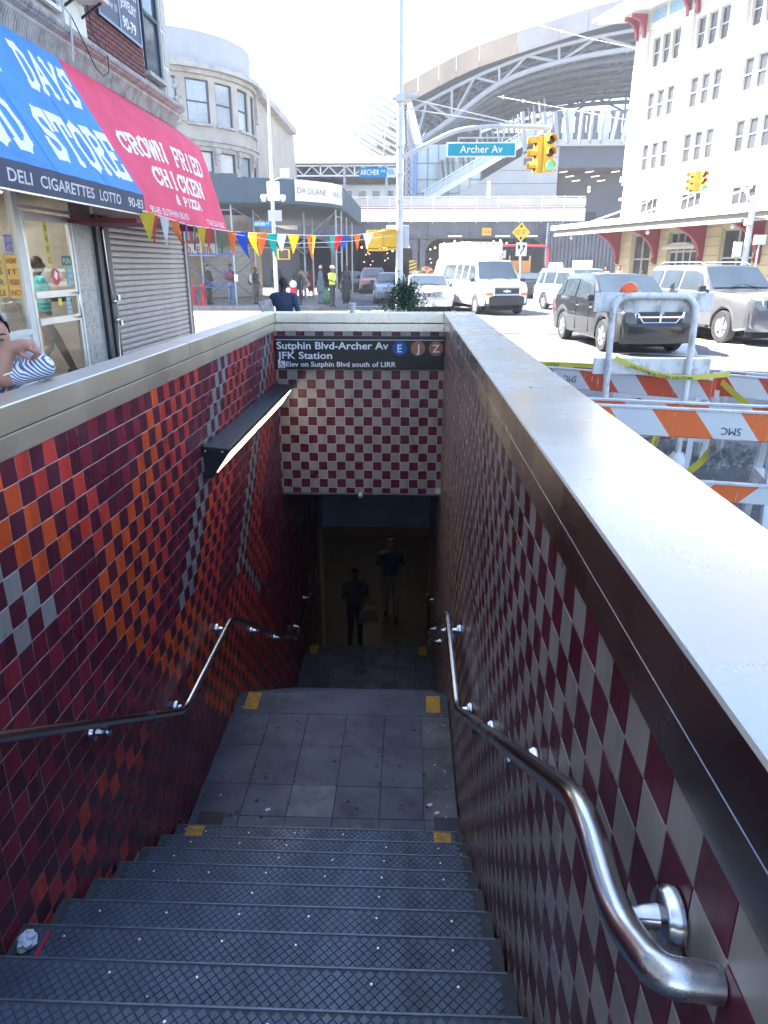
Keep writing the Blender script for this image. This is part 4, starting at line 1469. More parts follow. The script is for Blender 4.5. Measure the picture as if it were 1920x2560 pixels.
sticker('yellow_strip_sign', 10.10, 10.20, 1.86, 2.42, (0.66, 0.6, 0.08), 'tall narrow yellow and red strip sign on the shop door', x=FX + 0.008, txt=['Colt', '45', 'BEER', 'ICE'], tcol=(0.4, 0.05, 0.05))
t = thing('round_sticker', 'round red sticker with a pale hand mark on the shop door', 'sticker', (FX + 0.01, 10.27, 1.6), world=True)
b = MB()
b.lathe([(0.115, 0), (0.115, 0.003)], 24, (FX + 0.008, 10.27, 1.71), (1, 0, 0))
b.build('disc', mat('sticker_red', (0.55, 0.03, 0.04), 0.5), t)
b = MB()
b.obox((FX + 0.0125, 10.27, 1.73), (0.0008, 0, 0), (0, 0.02, 0.045), (0, -0.035, 0.02))
b.build('hand_mark', M_white, t)
sticker('green_push_sign', 10.52, 10.80, 1.86, 1.99, (0.0, 0.10, 0.075), 'dark green push sign high on the shop door', x=FX + 0.008, txt=['PUSH'], tcol=(0.5, 0.7, 0.6))
sticker('teal_notice', 10.62, 10.80, 1.58, 1.84, (0.16, 0.36, 0.40), 'pale teal printed notice under the green push sign', x=FX + 0.008, txt=['HOURS', 'OPEN', '24'], tcol=(0.6, 0.7, 0.75))
sticker('yellow_tag', 10.24, 10.34, 1.32, 1.42, (0.68, 0.62, 0.06), 'small round-cornered yellow tag between the push rails', x=FX + 0.008)
sticker('blue_list', 10.48, 10.62, 1.19, 1.43, (0.22, 0.42, 0.48), 'blue grey printed list between the push rails', x=FX + 0.008, txt=['CIG', 'ICE', 'ATM', 'EBT'], tcol=(0.7, 0.75, 0.75))
# inside: shelving, inner door, counter
inn = thing('inner_door', 'white panelled inner door seen through the shop door glass', 'door', (-6.3, 11.5, 0.19), world=True)
b = MB()
b.box((-6.42, 11.15, 0.2), (-6.36, 12.0, 2.3))
b.build('leaf', M_whiteframe, inn)
for (za, zb) in ((0.4, 0.95), (1.05, 1.3)):
    for (ya, yb_) in ((11.22, 11.52), (11.6, 11.92)):
        b = MB()
        b.box((-6.36, ya, za), (-6.345, yb_, zb))
        b.build('panel', M_whiteframe, inn, bev=0.006)
cab = thing('drinks_cabinet', 'tall drinks cabinet with shelves inside the shop', 'cabinet', (-7.4, 9.6, 0.19), world=True)
b = MB()
b.box((-7.9, 8.2, 0.2), (-7.2, 11.0, 0.5))
b.box((-7.9, 8.2, 2.2), (-7.2, 11.0, 2.45))
b.box((-7.9, 8.2, 0.5), (-7.85, 11.0, 2.2))
for k in range(5): b.box((-7.85, 8.2 + 0.68 * k, 0.5), (-7.2, 8.26 + 0.68 * k, 2.2))
b.build('carcass', M_room, cab)
for k in range(3):
    b = MB()
    b.box((-7.85, 8.26, 0.85 + 0.42 * k), (-7.22, 10.92, 0.87 + 0.42 * k))
    b.build('shelf', M_alu, cab)
b = MB()
rg = random.Random(3)
for k in range(4):
    for q in range(30):
        y = 8.32 + q * 0.087
        if abs((y - 8.2) % 0.68) < 0.08: continue
        b.lathe([(0.03, 0), (0.032, 0.16), (0.014, 0.22), (0.014, 0.26)], 7, (-7.35, y, 0.51 + 0.42 * k if k == 0 else 0.45 + 0.42 * k), (0, 0, 1), rg.randrange(4))
b.build('bottles', [mat('bottle_%d' % i, c, 0.2) for i, c in enumerate(((0.4, 0.05, 0.03), (0.05, 0.2, 0.06), (0.5, 0.4, 0.05), (0.08, 0.12, 0.4)))], cab, kind='stuff')
pb = thing('paper_bundle', 'white papers stacked in the shop window above a pale box', 'papers', (-5.35, 8.9, 1.07), world=True)
b = MB()
b.box((-5.5, 8.55, 1.08), (-5.2, 9.2, 1.28))
b.build('box', M_whiteframe, pb)
b = MB()
b.obox((-5.3, 8.85, 1.46), (0.01, 0, 0.003), (0, 0.26, 0.0), (0.0, 0, 0.17))
b.obox((-5.26, 8.95, 1.40), (0.008, 0, 0.003), (0, 0.2, 0.0), (0.0, 0, 0.11))
b.build('papers', M_white, pb)

for k, (x, y) in enumerate(((-6.2, 8.3), (-6.2, 10.6))):
    sl_ = thing('ceiling_light', ('shop ceiling strip light over the window display', 'shop ceiling strip light over the entrance')[k], 'light', (x, y, 2.9), world=True)
    b = MB()
    b.box((x - 0.12, y - 0.7, 2.90), (x + 0.12, y + 0.7, 2.975))
    b.build('housing', M_whiteframe, sl_)
    b = MB()
    b.box((x - 0.10, y - 0.66, 2.885), (x + 0.10, y + 0.66, 2.899))
    b.build('diffuser', emit('shop_tube', (1.0, 0.92, 0.80), 7.0), sl_)
# ================================================================== rounded corner building across the street
M_lime = mat('limestone', (0.46, 0.42, 0.37), 0.85, var=0.10, scale=1.2, dirt=(0.30, 0.22, 0.15), dscale=0.8, damt=0.45, bump=0.15)
M_lime2 = mat('limestone_trim', (0.44, 0.41, 0.38), 0.8, var=0.12, scale=3, dirt=(0.16, 0.14, 0.12), dscale=1.6, damt=0.6)
M_parapet = mat('parapet_render', (0.40, 0.40, 0.42), 0.85, var=0.06, scale=1.5)
RC = Vector((-14.4, 44.5, 0))
RR = 5.4
def rp(a, r, z):
    return (RC.x + r * math.cos(a), RC.y + r * math.sin(a), z)
rb = thing('corner_building', 'pale stone corner building with a rounded three storey front', 'building', (RC.x, RC.y - RR, 0.15), world=True)
A0, A1 = -90, 10
def ring(b, r0, r1, z0, z1, a0=A0, a1=A1, n=40, m=0):
    """solid curved band with straight runs continuing along both streets"""
    P = []
    for i in range(n + 1):
        a = R(a0 + (a1 - a0) * i / n)
        P.append((rp(a, r0, z0), rp(a, r1, z0), rp(a, r1, z1), rp(a, r0, z1)))
    vs_ = [q for s_ in P for q in s_]
    fs = [(0, 3, 2, 1), tuple(4 * n + i for i in (0, 1, 2, 3))]
    for i in range(n):
        o = 4 * i
        for k in range(4):
            fs.append((o + k, o + (k + 1) % 4, o + 4 + (k + 1) % 4, o + 4 + k))
    b.add(vs_, fs, m)
    return b
wins = [(-56.5, -43), (-39, -26.5), (-21.3, -9.5), (-4.5, 6.0), (-74, -61.5)]
def pierced(z0, z1, zw0, zw1, name, m):
    """curved wall storey with real window openings"""
    b = MB()
    ring(b, RR - 0.35, RR, z0, zw0)
    ring(b, RR - 0.35, RR, zw1, z1)
    ed = sorted(wins)
    cur = A0
    for (a, c) in ed:
        ring(b, RR - 0.35, RR, zw0, zw1, cur, a, max(2, int((a - cur) / 2.5)))
        cur = c
    ring(b, RR - 0.35, RR, zw0, zw1, cur, A1, 3)
    return b.build(name, m, rb, fix=True, smooth=30)
pierced(8.05, 11.25, 8.80, 10.80, 'wall', M_lime)
pierced(4.6, 7.75, 5.55, 7.55, 'wall', M_lime)
b = MB()
b.box((-45, 39.1, 4.6), (RC.x, 40.0, 11.25))
b.box((RC.x + RR - 0.9, RC.y + 0.95, 4.6), (RC.x + RR - 0.03, 60, 11.25))
b.build('flank_wall', M_lime, rb)
b = MB()
ring(b, RR - 0.5, RR + 0.10, 7.75, 8.05)
ring(b, RR - 0.2, RR + 0.20, 7.98, 8.10)
b.build('belt_course', M_lime2, rb, fix=True, smooth=30)
b = MB()
ring(b, RR - 0.3, RR + 0.18, 11.0, 11.2)
ring(b, RR - 0.3, RR + 0.45, 11.2, 11.42)
ring(b, RR - 0.3, RR + 0.30, 11.42, 11.6, -90, -50)
b.build('cornice', M_lime2, rb, fix=True, smooth=30)
b = MB()
ring(b, RR - 0.4, RR - 0.12, 11.42, 12.95)
b.build('parapet', M_parapet, rb, fix=True, smooth=30)
b = MB()
b.box((RC.x + RR - 0.3, RC.y + 0.9, 11.0), (RC.x + RR + 0.45, 58, 11.42))
b.box((RC.x + RR - 0.6, RC.y + 0.9, 9.6), (RC.x + RR + 0.10, RC.y + 1.3, 11.0))
b.build('side_cornice', M_lime2, rb)
for (z0, z1) in ((8.80, 10.80), (5.55, 7.55)):
    for (a, c) in wins:
        am = R((a + c) / 2)
        hw = R(c - a) / 2 * (RR - 0.12)
        o = Vector(rp(am, RR - 0.14, 0))
        t_ = Vector((-math.sin(am), math.cos(am), 0))
        n_ = Vector((math.cos(am), math.sin(am), 0))
        f = MB()
        w = 0.06
        zc, zh = (z0 + z1) / 2, (z1 - z0) / 2
        for s_ in (-1, 1): f.obox(o + t_ * s_ * (hw - w / 2) + Vector((0, 0, zc)), t_ * w / 2, n_ * 0.05, Vector((0, 0, zh)))
        for z_, k in ((z0 + w / 2, 1), (z1 - w / 2, 1), (zc, 1.0)): f.obox(o + Vector((0, 0, z_)), t_ * (hw - w), n_ * 0.045, Vector((0, 0, w / 2)))
        fo = f.build('window', M_darkframe, rb)
        p = MB()
        p.obox(o - n_ * 0.03 + Vector((0, 0, zc)), t_ * (hw - w), n_ * 0.006, Vector((0, 0, zh - w)))
        p.build('pane', M_winglass_pale, fo)
        if z0 > 8:
            q = MB()
            q.obox(Vector(rp(am, RR + 0.05, z0 - 0.06)), t_ * (hw + 0.1), n_ * 0.10, Vector((0, 0, 0.06)))
            q.build('window_sill', M_lime2, rb)
for am in (-40.9, -24, -7, -59):
    for r_, z_, h_ in ((0.05, 7.0, 0.42), (0.14, 7.36, 0.14), (0.10, 7.18, 0.1)):
        pass
    q = MB()
    a_ = R(am)
    t_ = Vector((-math.sin(a_), math.cos(a_), 0))
    n_ = Vector((math.cos(a_), math.sin(a_), 0))
    q.obox(Vector(rp(a_, RR + 0.10, 7.55)), t_ * 0.16, n_ * 0.14, Vector((0, 0, 0.13)))
    q.obox(Vector(rp(a_, RR + 0.06, 7.28)), t_ * 0.12, n_ * 0.09, Vector((0, 0, 0.14)))
    q.obox(Vector(rp(a_, RR + 0.03, 7.02)), t_ * 0.08, n_ * 0.06, Vector((0, 0, 0.12)))
    q.build('console_bracket', M_lime2, rb)
# carved cartouche by the shop corner: a small bunch of relief scrolls
q = MB()
rg = random.Random(2)
for k in range(14):
    a_ = R(-60.5 + rg.uniform(-2, 2))
    z_ = 8.9 + k * 0.13
    q.ball(rp(a_, RR + 0.02, z_), (0.14, 0.12, 0.11), 0, 7, 5)
q.build('carved_cartouche', M_lime2, rb, smooth=60, kind='stuff')
# ground floor behind the scaffold
M_tan = mat('tan_board', (0.30, 0.24, 0.18), 0.8, var=0.15, scale=1.5)
b = MB()
ring(b, RR - 0.6, RR - 0.05, 0.15, 4.6)
b.box((-45, 39.2, 0.15), (RC.x, 40, 4.6))
b.build('ground_floor_wall', M_tan, rb, fix=True)
b = MB()
for k in range(26): b.box((-14.3 + 0.001, 0, 0.6 + 0.085 * k), (-14.29, 0.001, 0.6))
# roller shutters of the closed shops on the corner, slat by slat
def far_shutter(a, w, z1, label):
    am = R(a)
    o = Vector(rp(am, RR + 0.03, 0))
    t_ = Vector((-math.sin(am), math.cos(am), 0))
    n_ = Vector((math.cos(am), math.sin(am), 0))
    th = thing('roller_shutter', label, 'shutter', (o.x, o.y, 0.15), world=True)
    k = 0
    z = 0.2
    while z + 0.13 < z1:
        s_ = MB()
        s_.obox(o + Vector((0, 0, z + 0.06)) , t_ * w / 2, n_ * 0.02 + Vector((0, 0, 0.012)), Vector((0, 0, 0.058)))
        s_.build('slat', M_slat, th)
        z += 0.13
    return th
far_shutter(-46, 1.5, 3.0, 'grey roller shutter behind the man in the striped shirt')
far_shutter(-29, 1.7, 3.0, 'grey roller shutter behind the man with the backpack')
def board(name, label, c, w, h, ang, col, txt, tcol, cat='sign', th=0.06):
    """flat sign board standing at c, facing the direction ang (radians, of its normal)"""
    n_ = Vector((math.cos(ang), math.sin(ang), 0))
    x_ = Vector((-n_.y, n_.x, 0))
    t = thing(name, label, cat, c, world=True)
    b = MB()
    b.obox(Vector(c) + Vector((0, 0, h / 2)), x_ * w / 2, n_ * th / 2, Vector((0, 0, h / 2)))
    b.build('board', mat(name + '_face', col, 0.5, var=0.06), t)
    for (s_, u, v, ww, hh_) in txt:
        word('lettering', s_, Vector(c) + n_ * (th / 2) + x_ * (u - w / 2) + Vector((0, 0, v)), x_, (0, 0, 1), mat('sign_ink', tcol, 0.5), t, width=ww, height=hh_, bold=0.015)
    return t
board('shop_sign', 'maroon sign board with ATM in faded letters behind the bunting', (-11.35, 38.95, 3.0), 2.2, 0.75, R(-86), (0.20, 0.03, 0.06), [('ATM', 0.25, 0.12, 1.3, 0.5)], (0.45, 0.30, 0.36))
board('shop_sign', 'pale sign board reading $10. Bills below the maroon sign', (-11.35, 38.93, 2.35), 2.2, 0.6, R(-86), (0.55, 0.50, 0.50), [('$10. Bills', 0.15, 0.12, 1.9, 0.36)], (0.25, 0.04, 0.09))
board('shop_sign', 'dark maroon fascia lettered in white behind the orange pennants', (-8.85, 40.6, 3.0), 1.9, 0.62, R(-42), (0.14, 0.02, 0.04), [('Ene', 0.2, 0.14, 0.55, 0.32), ('real', 1.2, 0.12, 0.5, 0.3)], (0.75, 0.72, 0.72))

# ------------------------------------------------------------------ sidewalk shed (scaffold bridge)
M_shed = mat('shed_plywood', (0.052, 0.085, 0.115), 0.75, var=0.14, scale=1.2, dirt=(0.09, 0.12, 0.14), dscale=1.0, damt=0.4)
M_pipe_b = mat('scaffold_blue', (0.06, 0.12, 0.30), 0.5, 0.2, var=0.15)
M_pipe = mat('scaffold_galv', (0.30, 0.32, 0.36), 0.45, 0.6, var=0.15)
sdw = thing('sidewalk_shed', 'dark blue plywood sidewalk shed on pipe scaffolding around the rounded building', 'scaffold', (-7, 34, 0.15), world=True)
edge = [(-16, 33.0), (-13.6, 33.0), (-11.2, 33.0), (-8.8, 33.02), (-7.5, 33.1), (-6.2, 33.35), (-4.9, 34.1), (-3.75, 35.4), (-3.35, 36.6), (-3.3, 39), (-3.3, 42), (-3.3, 46), (-3.3, 50)]
for i, ((x0, y0), (x1, y1)) in enumerate(zip(edge, edge[1:])):
    zt = 5.62 if i < 4 else 5.46
    b = MB()
    b.bar((x0, y0, (4.48 + zt) / 2), (x1, y1, (4.48 + zt) / 2), 0.03, zt - 4.48)
    b.build('panel', M_shed, sdw)
    b = MB()
    b.bar((x0, y0 - 0.03, 4.52), (x1, y1 - 0.03, 4.52), 0.04, 0.10)
    b.build('bottom_ledger', M_shed, sdw)
b = MB()
b.prism([(x, y + 0.06, 4.40) for x, y in edge] + [(-8.9, 50, 4.40), (-8.9, 40, 4.40), (-16, 39.2, 4.40)], (0, 0, 0.12))
b.build('deck', mat('shed_deck', (0.035, 0.045, 0.06), 0.8), sdw, fix=True)
posts = [(-12.4, 33.3), (-10.15, 33.3), (-7.95, 33.4), (-10.15, 36.0), (-12.4, 36.0), (-7.6, 36.4), (-3.6, 36.2), (-3.45, 37.4), (-5.4, 38.0), (-3.6, 42), (-5.5, 42), (-3.6, 46)]
for i, (x, y) in enumerate(posts):
    b = MB()
    b.tube([(x, y, 0.16), (x, y, 4.4)], 0.045, 8)
    b.box((x - 0.11, y - 0.11, 0.155), (x + 0.11, y + 0.11, 0.175))
    b.build('post', M_pipe, sdw)
for (p, q, m_, r_) in (((-12.4, 33.3, 0.95), (-7.95, 33.4, 0.95), M_pipe_b, 0.035), ((-12.4, 33.3, 2.35), (-7.95, 33.4, 2.35), M_pipe_b, 0.035), ((-10.15, 33.3, 0.3), (-7.95, 33.4, 1.9), M_pipe_b, 0.022),
                       ((-10.15, 33.3, 1.9), (-7.95, 33.4, 0.3), M_pipe_b, 0.022), ((-10.15, 36.0, 0.3), (-7.6, 36.4, 2.2), M_pipe_b, 0.022), ((-10.15, 36.0, 2.2), (-7.6, 36.4, 0.3), M_pipe_b, 0.022),
                       ((-12.4, 33.3, 4.2), (-7.95, 33.4, 4.2), M_pipe, 0.03), ((-7.95, 33.4, 2.62), (-3.6, 36.2, 2.72), M_pipe, 0.03), ((-5.4, 38.0, 2.4), (-3.6, 36.2, 4.35), M_pipe, 0.025),
                       ((-7.6, 36.4, 4.3), (-5.4, 38.0, 2.4), M_pipe, 0.025), ((-5.8, 36.6, 2.6), (-3.6, 36.2, 4.3), M_pipe, 0.025), ((-7.95, 33.4, 4.3), (-5.4, 38.0, 2.6), M_pipe, 0.022),
                       ((-3.6, 36.2, 3.3), (-3.45, 37.4, 3.3), M_pipe, 0.025), ((-3.6, 36.2, 2.5), (-3.45, 37.4, 2.5), M_pipe, 0.025), ((-3.6, 36.2, 4.1), (-3.45, 37.4, 4.1), M_pipe, 0.025)):
    b = MB()
    b.tube([p, q], r_, 7)
    b.build('brace', m_, sdw)
for x, y in ((-12.3, 33.22), (-7.88, 33.3), (-7.55, 36.3)):
    b = MB()
    b.box((x - 0.08, y - 0.06, 1.2), (x + 0.08, y - 0.052, 1.5))
    b.build('permit_sheet', M_white, sdw)
t = thing('shop_banner', 'white pharmacy banner wrapped round the shed corner', 'sign', (-4.5, 34.2, 4.5), world=True)
bp_ = [(-5.15, 33.93), (-4.85, 34.06), (-3.70, 35.36), (-3.30, 36.5)]
cum = 0
for (x0, y0), (x1, y1) in zip(bp_, bp_[1:]):
    b = MB()
    b.bar((x0, y0 - 0.05, 5.02), (x1, y1 - 0.05, 5.02), 0.02, 0.86)
    b.build('sheet', M_white, t)
d_ = Vector((-3.70 + 4.85, 35.36 - 34.06, 0)).normalized()
M_greyink = mat('grey_ink', (0.10, 0.10, 0.12), 0.5)
n_ = d_.cross(Vector((0, 0, 1)))
word('lettering', 'DR', Vector((-5.08, 33.90, 4.90)) + n_ * 0.04, Vector((0.3, 0.13, 0)), (0, 0, 1), M_greyink, t, width=0.42, height=0.24, bold=0.0)
word('lettering', 'DUANE', Vector((-4.66, 34.22, 4.88)) + n_ * 0.06, d_, (0, 0, 1), M_greyink, t, width=1.12, height=0.25, bold=0.0)
word('lettering', 'READE', Vector((-3.66, 35.42, 4.87)) + Vector((0.07, -0.02, 0)), Vector((0.4, 1.14, 0)), (0, 0, 1), M_greyink, t, width=0.95, height=0.25, bold=0.0)

# ================================================================== railway overpass
M_girder = mat('girder_paint', (0.07, 0.085, 0.115), 0.6, var=0.18, scale=0.8, dirt=(0.045, 0.045, 0.05), dscale=1.2, damt=0.6)
M_fascia = mat('pale_fascia', (0.72, 0.71, 0.68), 0.6, var=0.05, scale=1.0)
M_railing = mat('railing_paint', (0.66, 0.66, 0.66), 0.5, var=0.05)
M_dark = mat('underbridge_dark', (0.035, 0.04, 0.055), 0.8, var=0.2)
M_rpanel = mat('railing_panel', (0.44, 0.42, 0.42), 0.6, var=0.15, scale=0.8)
ov = thing('railway_bridge', 'dark steel railway bridge with pale fascia panels crossing the avenue', 'bridge', (2, 62, 0), world=True)
YO = 62.0
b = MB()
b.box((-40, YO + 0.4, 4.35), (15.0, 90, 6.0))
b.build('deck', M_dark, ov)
b = MB()
b.box((-40, YO, 4.03), (15.0, YO + 0.4, 5.25))
b.build('plate_girder', M_girder, ov)
x = -30.0
while x < 14:
    b = MB()
    b.box((x - 0.05, YO - 0.16, 4.05), (x + 0.05, YO, 5.24))
    b.build('stiffener', M_girder, ov)
    x += 1.75
b = MB()
b.box((-40, YO - 0.2, 4.0), (15.0, YO + 0.45, 4.06))
b.build('bottom_flange', M_girder, ov)
x = -31.5
k = 0
while x < 13.8:
    b = MB()
    b.box((x + 0.012, YO - 0.26, 5.26), (x + 1.738, YO - 0.20, 6.22))
    b.build('fascia_panel', M_fascia, ov, bev=0.008)
    b = MB()
    b.box((x - 0.03, YO - 0.32, 5.16), (x + 0.03, YO - 0.262, 7.18))
    b.build('railing_post', M_railing, ov)
    b = MB()
    b.box((x + 0.04, YO - 0.30, 6.42), (x + 1.71, YO - 0.285, 7.0))
    b.build('mesh_panel', M_rpanel, ov)
    x += 1.75
for z, h_, m_ in ((7.10, 0.07, M_railing), (6.34, 0.07, M_railing)):
    b = MB()
    b.box((-31.5, YO - 0.30, z - h_ / 2), (13.9, YO - 0.23, z + h_ / 2))
    b.build('rail', m_, ov)
b = MB()
b.box((-31.5, YO - 0.1, 6.0), (13.9, YO - 0.02, 6.55))
b.build('kick_board', mat('maroon_board', (0.22, 0.06, 0.08), 0.6), ov)
for x in (-6.4, 0.35, 1.0, 11.2):
    b = MB()
    b.box((x - 0.22, YO + 0.02, 0), (x + 0.22, YO + 0.5, 4.0))
    b.box((x - 0.28, YO - 0.02, 0), (x + 0.28, YO + 0.54, 0.4))
    b.build('column', M_girder, ov)
    for s_ in (-1, 1):
        P = [(x + s_ * 0.2, YO + 0.1, 4.0), (x + s_ * 0.2, YO + 0.1, 2.7)]
        P += [(x + s_ * (0.2 + 1.3 * (1 - math.cos(a))), YO + 0.1, 2.7 + 1.3 * math.sin(a)) for a in [R(15 * i) for i in range(1, 7)]]
        b = MB()
        b.prism(P, (0, 0.22, 0))
        b.build('haunch', M_girder, ov, fix=True)
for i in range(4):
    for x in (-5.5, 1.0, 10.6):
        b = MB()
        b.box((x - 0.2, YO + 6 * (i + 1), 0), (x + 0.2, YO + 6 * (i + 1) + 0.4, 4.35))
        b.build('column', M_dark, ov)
for x, w in ((3.05, 1.1), (6.9, 1.15), (9.2, 1.1), (-2.4, 0.8), (11.5, 1.1)):
    b = MB()
    b.box((x, YO - 0.24, 4.12), (x + w, YO - 0.18, 4.20))
    b.build('tube_lamp', emit('tube_lamp_pale', (0.9, 0.95, 1.0), 0.22), ov)
lm = MB()
rg = random.Random(21)
for k in range(46):
    x = rg.choice([rg.uniform(-5, 0), rg.uniform(2, 6), rg.uniform(6.5, 10)])
    lm.ball((x, YO + rg.uniform(6, 24), rg.uniform(3.4, 4.2)), 0.09, 0, 6, 4)
lm.build('underbridge_lamps', emit('warm_lamp', (1.0, 0.62, 0.32), 1.2), ov, kind='stuff')
lm = MB()
for k in range(14): lm.ball((rg.choice([-4.7, -4.2, -2.4, 2.0, 3.2]), YO + rg.uniform(8, 22), rg.uniform(1.5, 3.2)), 0.06, 0, 6, 4)
lm.build('distant_signal_lights', emit('cold_lamp', (1.0, 0.3, 0.25), 1.0), ov, kind='stuff')
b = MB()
b.box((-60, 90, 0), (40, 90.6, 8))  # dark end wall added so the underpass shows no sunlit street beyond
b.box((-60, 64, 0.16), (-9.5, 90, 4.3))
tag(b.build('added_dark_wall', M_dark, None), label='dark wall added to close off the bright far side of the railway bridge', cat='wall')
# corrugated hoarding and doorway under the right end of the bridge
hw_ = thing('corrugated_wall', 'dark blue corrugated wall with a glazed doorway under the bridge end', 'wall', (13, 60.6, 0), world=True)
k = 0
x = 10.8
while x < 17.5:
    b = MB()
    b.prism([(x, 60.6, 0), (x + 0.09, 60.5, 0), (x + 0.21, 60.5, 0), (x + 0.30, 60.6, 0), (x + 0.30, 60.66, 0), (x, 60.66, 0)], (0, 0, 5.1))
    b.build('rib_sheet', M_girder, hw_)
    x += 0.302
b = MB()
b.box((13.0, 60.40, 0.15), (14.6, 60.48, 2.3))
dr_ = b.build('doorway', M_alu, hw_)
for k in range(4):
    b = MB()
    b.box((13.08 + 0.38 * k, 60.385, 0.3), (13.36 + 0.38 * k, 60.398, 2.2))
    b.build('door_pane', M_winglass_pale, dr_)
b = MB()
b.tube(smooth_path([(6.6, 60.3, 3.4), (8.4, 60.3, 3.4), (11.0, 60.3, 3.35), (11.0, 60.3, 0.1)], 5, 0.4), 0.09, 8)
tag(b.build('standpipe', mat('red_pipe', (0.40, 0.03, 0.05), 0.5), None, smooth=50), label='red fire pipe bent down beside the bridge column', cat='pipe')
b = MB()
b.box((-0.1, YO - 0.3, 0.9), (0.5, YO - 0.26, 2.3), 0)
for k in range(5):
    b.obox((0.2, YO - 0.302, 1.05 + k * 0.27), (0.29, 0, 0.10), (0, 0.004, 0), (0, 0, 0.055), 1)
tag(b.build('hazard_board', [mat('hz_yellow', (0.6, 0.4, 0.05), 0.5), M_black], None), label='yellow and black striped hazard board on the bridge column', cat='sign')
board('bridge_sign', 'small yellow sign hung on the dark bridge girder', (6.15, YO - 0.34, 4.2), 0.75, 0.58, R(-90), (0.62, 0.34, 0.05), [('12-5', 0.12, 0.2, 0.5, 0.2)], (0.08, 0.05, 0.02))
board('bridge_sign', 'pale blue and white board low under the bridge beside the red pipe', (6.9, YO - 1.2, 2.45), 1.6, 0.6, R(-90), (0.45, 0.50, 0.58), [('CLEARANCE', 0.2, 0.2, 1.2, 0.2)], (0.12, 0.16, 0.25))

# ================================================================== elevated platform on the left, behind the bridge
pl_ = thing('platform_canopy', 'pale elevated station canopy with a lattice truss left of the tall pole', 'canopy', (-8, 68, 6), world=True)
b = MB()
b.box((-30, 67.6, 10.30), (-0.9, 68.4, 10.85))
b.build('edge_beam', M_fascia, pl_, bev=0.03)
b = MB()
b.box((-30, 68.4, 10.45), (-0.9, 88, 10.6))
b.build('roof_deck', mat('roof_deck_grey', (0.22, 0.24, 0.28), 0.7), pl_)
b = MB()
b.bar((-30, 68, 10.16), (-0.9, 68, 10.16), 0.12)
b.build('top_chord', M_railing, pl_)
b = MB()
b.bar((-30, 68, 9.36), (-0.9, 68, 9.36), 0.12)
b.build('bottom_chord', M_railing, pl_)
x = -29.0
k = 0
while x < -2:
    b = MB()
    b.bar((x, 68, 9.4), (x + 0.75, 68, 10.12), 0.07)
    b.build('web', M_railing, pl_)
    b = MB()
    b.bar((x + 0.75, 68, 10.12), (x + 1.5, 68, 9.4), 0.07)
    b.build('web', M_railing, pl_)
    if k % 2 == 0:
        b = MB()
        b.bar((x, 68, 9.3), (x, 68, 10.3), 0.12)
        b.build('hanger', M_railing, pl_)
    x += 1.5
    k += 1
for x in (-14.5, -10.2, -5.9, -2.2):
    b = MB()
    b.bar((x, 68.0, 6.0), (x, 68.0, 10.3), 0.2)
    b.build('column', M_pipe, pl_)
for j in range(6):
    b = MB()
    b.bar((-30, 70 + 3 * j, 9.9), (-0.9, 70 + 3 * j, 9.9), 0.2, 0.45)
    b.build('cross_beam', M_girder, pl_)
b = MB()
b.box((-30, 72, 5.9), (-1, 88, 6.5))
b.build('platform_slab', M_girder, pl_)
tr = thing('waiting_train', 'silvery train standing under the elevated canopy', 'train', (-5.5, 74, 6.5), world=True)
b = MB()
b.box((-14, 74.0, 6.5), (-1.2, 77, 9.3))
b.build('car_body', mat('train_steel', (0.55, 0.57, 0.6), 0.3, 0.5, var=0.1), tr, bev=0.1)
for k in range(9):
    b = MB()
    b.box((-13.2 + 1.35 * k, 73.96, 7.7), (-12.5 + 1.35 * k, 73.995, 8.7))
    b.build('window', M_winglass, tr)
# slanted sunshade blades above the canopy
M_blade = mat('sunshade_blade', (0.20, 0.195, 0.185), 0.5, var=0.08)
sb = thing('sunshade_louvres', 'fan of slanted pale sunshade louvres beside the arched roof', 'louvres', (-3, 72, 11), world=True)
for k in range(5):
    z0 = 11.0 + k * 1.05
    for j in range(3):
        x1 = -0.9 - j * 0.25
        ln_ = 4.6 - k * 0.55 - j * 0.8
        b = MB()
        b.obox((x1 - ln_ / 2, 72 + j * 2.4, z0 + ln_ * 0.28), (ln_ / 2, 0, -ln_ * 0.27), (0, 0.9, 0.28), (0.02, 0, 0.04))
        b.build('blade', M_blade, sb)
for x in (-1.2, -2.6, -4.0):
    b = MB()
    b.bar((x, 71.2, 10.8), (x + 0.2, 71.2, 15.5 + (x + 1.2) * 1.1), 0.09)
    b.build('mullion', M_railing, sb)
for z in (13.2, 15.0):
    b = MB()
    b.bar((-5.6 + (z - 13) * 1.6, 71.1, z + 1.0), (-0.8, 71.1, z + 0.9), 0.05)
    b.build('tie_rod', M_railing, sb)

# ================================================================== arched rail terminal
M_vault = mat('vault_soffit', (0.045, 0.06, 0.095), 0.7, var=0.14, scale=0.25)
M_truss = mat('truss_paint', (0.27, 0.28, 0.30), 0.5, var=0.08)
M_truss_shade = mat('truss_paint_shade', (0.11, 0.13, 0.175), 0.6, var=0.08)  # darker bluish copy of the truss paint, shade of the rear trusses in its colour
M_bronze = mat('fascia_bronze', (0.36, 0.26, 0.19), 0.55, var=0.2, scale=0.3)
M_conc = mat('smooth_concrete', (0.42, 0.41, 0.40), 0.8, var=0.06, scale=0.6)
M_dkbox = mat('dark_cladding', (0.075, 0.085, 0.115), 0.6, var=0.1, scale=0.5)
te = thing('rail_terminal', 'huge arched glass and steel rail terminal rising behind the bridge', 'building', (12, 75, 0), world=True)
def interp(P, x):
    for (x0, z0), (x1, z1) in zip(P, P[1:]):
        if x <= x1:
            # smooth-ish: Catmull style through linear blend
            return z0 + (z1 - z0) * (x - x0) / (x1 - x0)
    return P[-1][1]
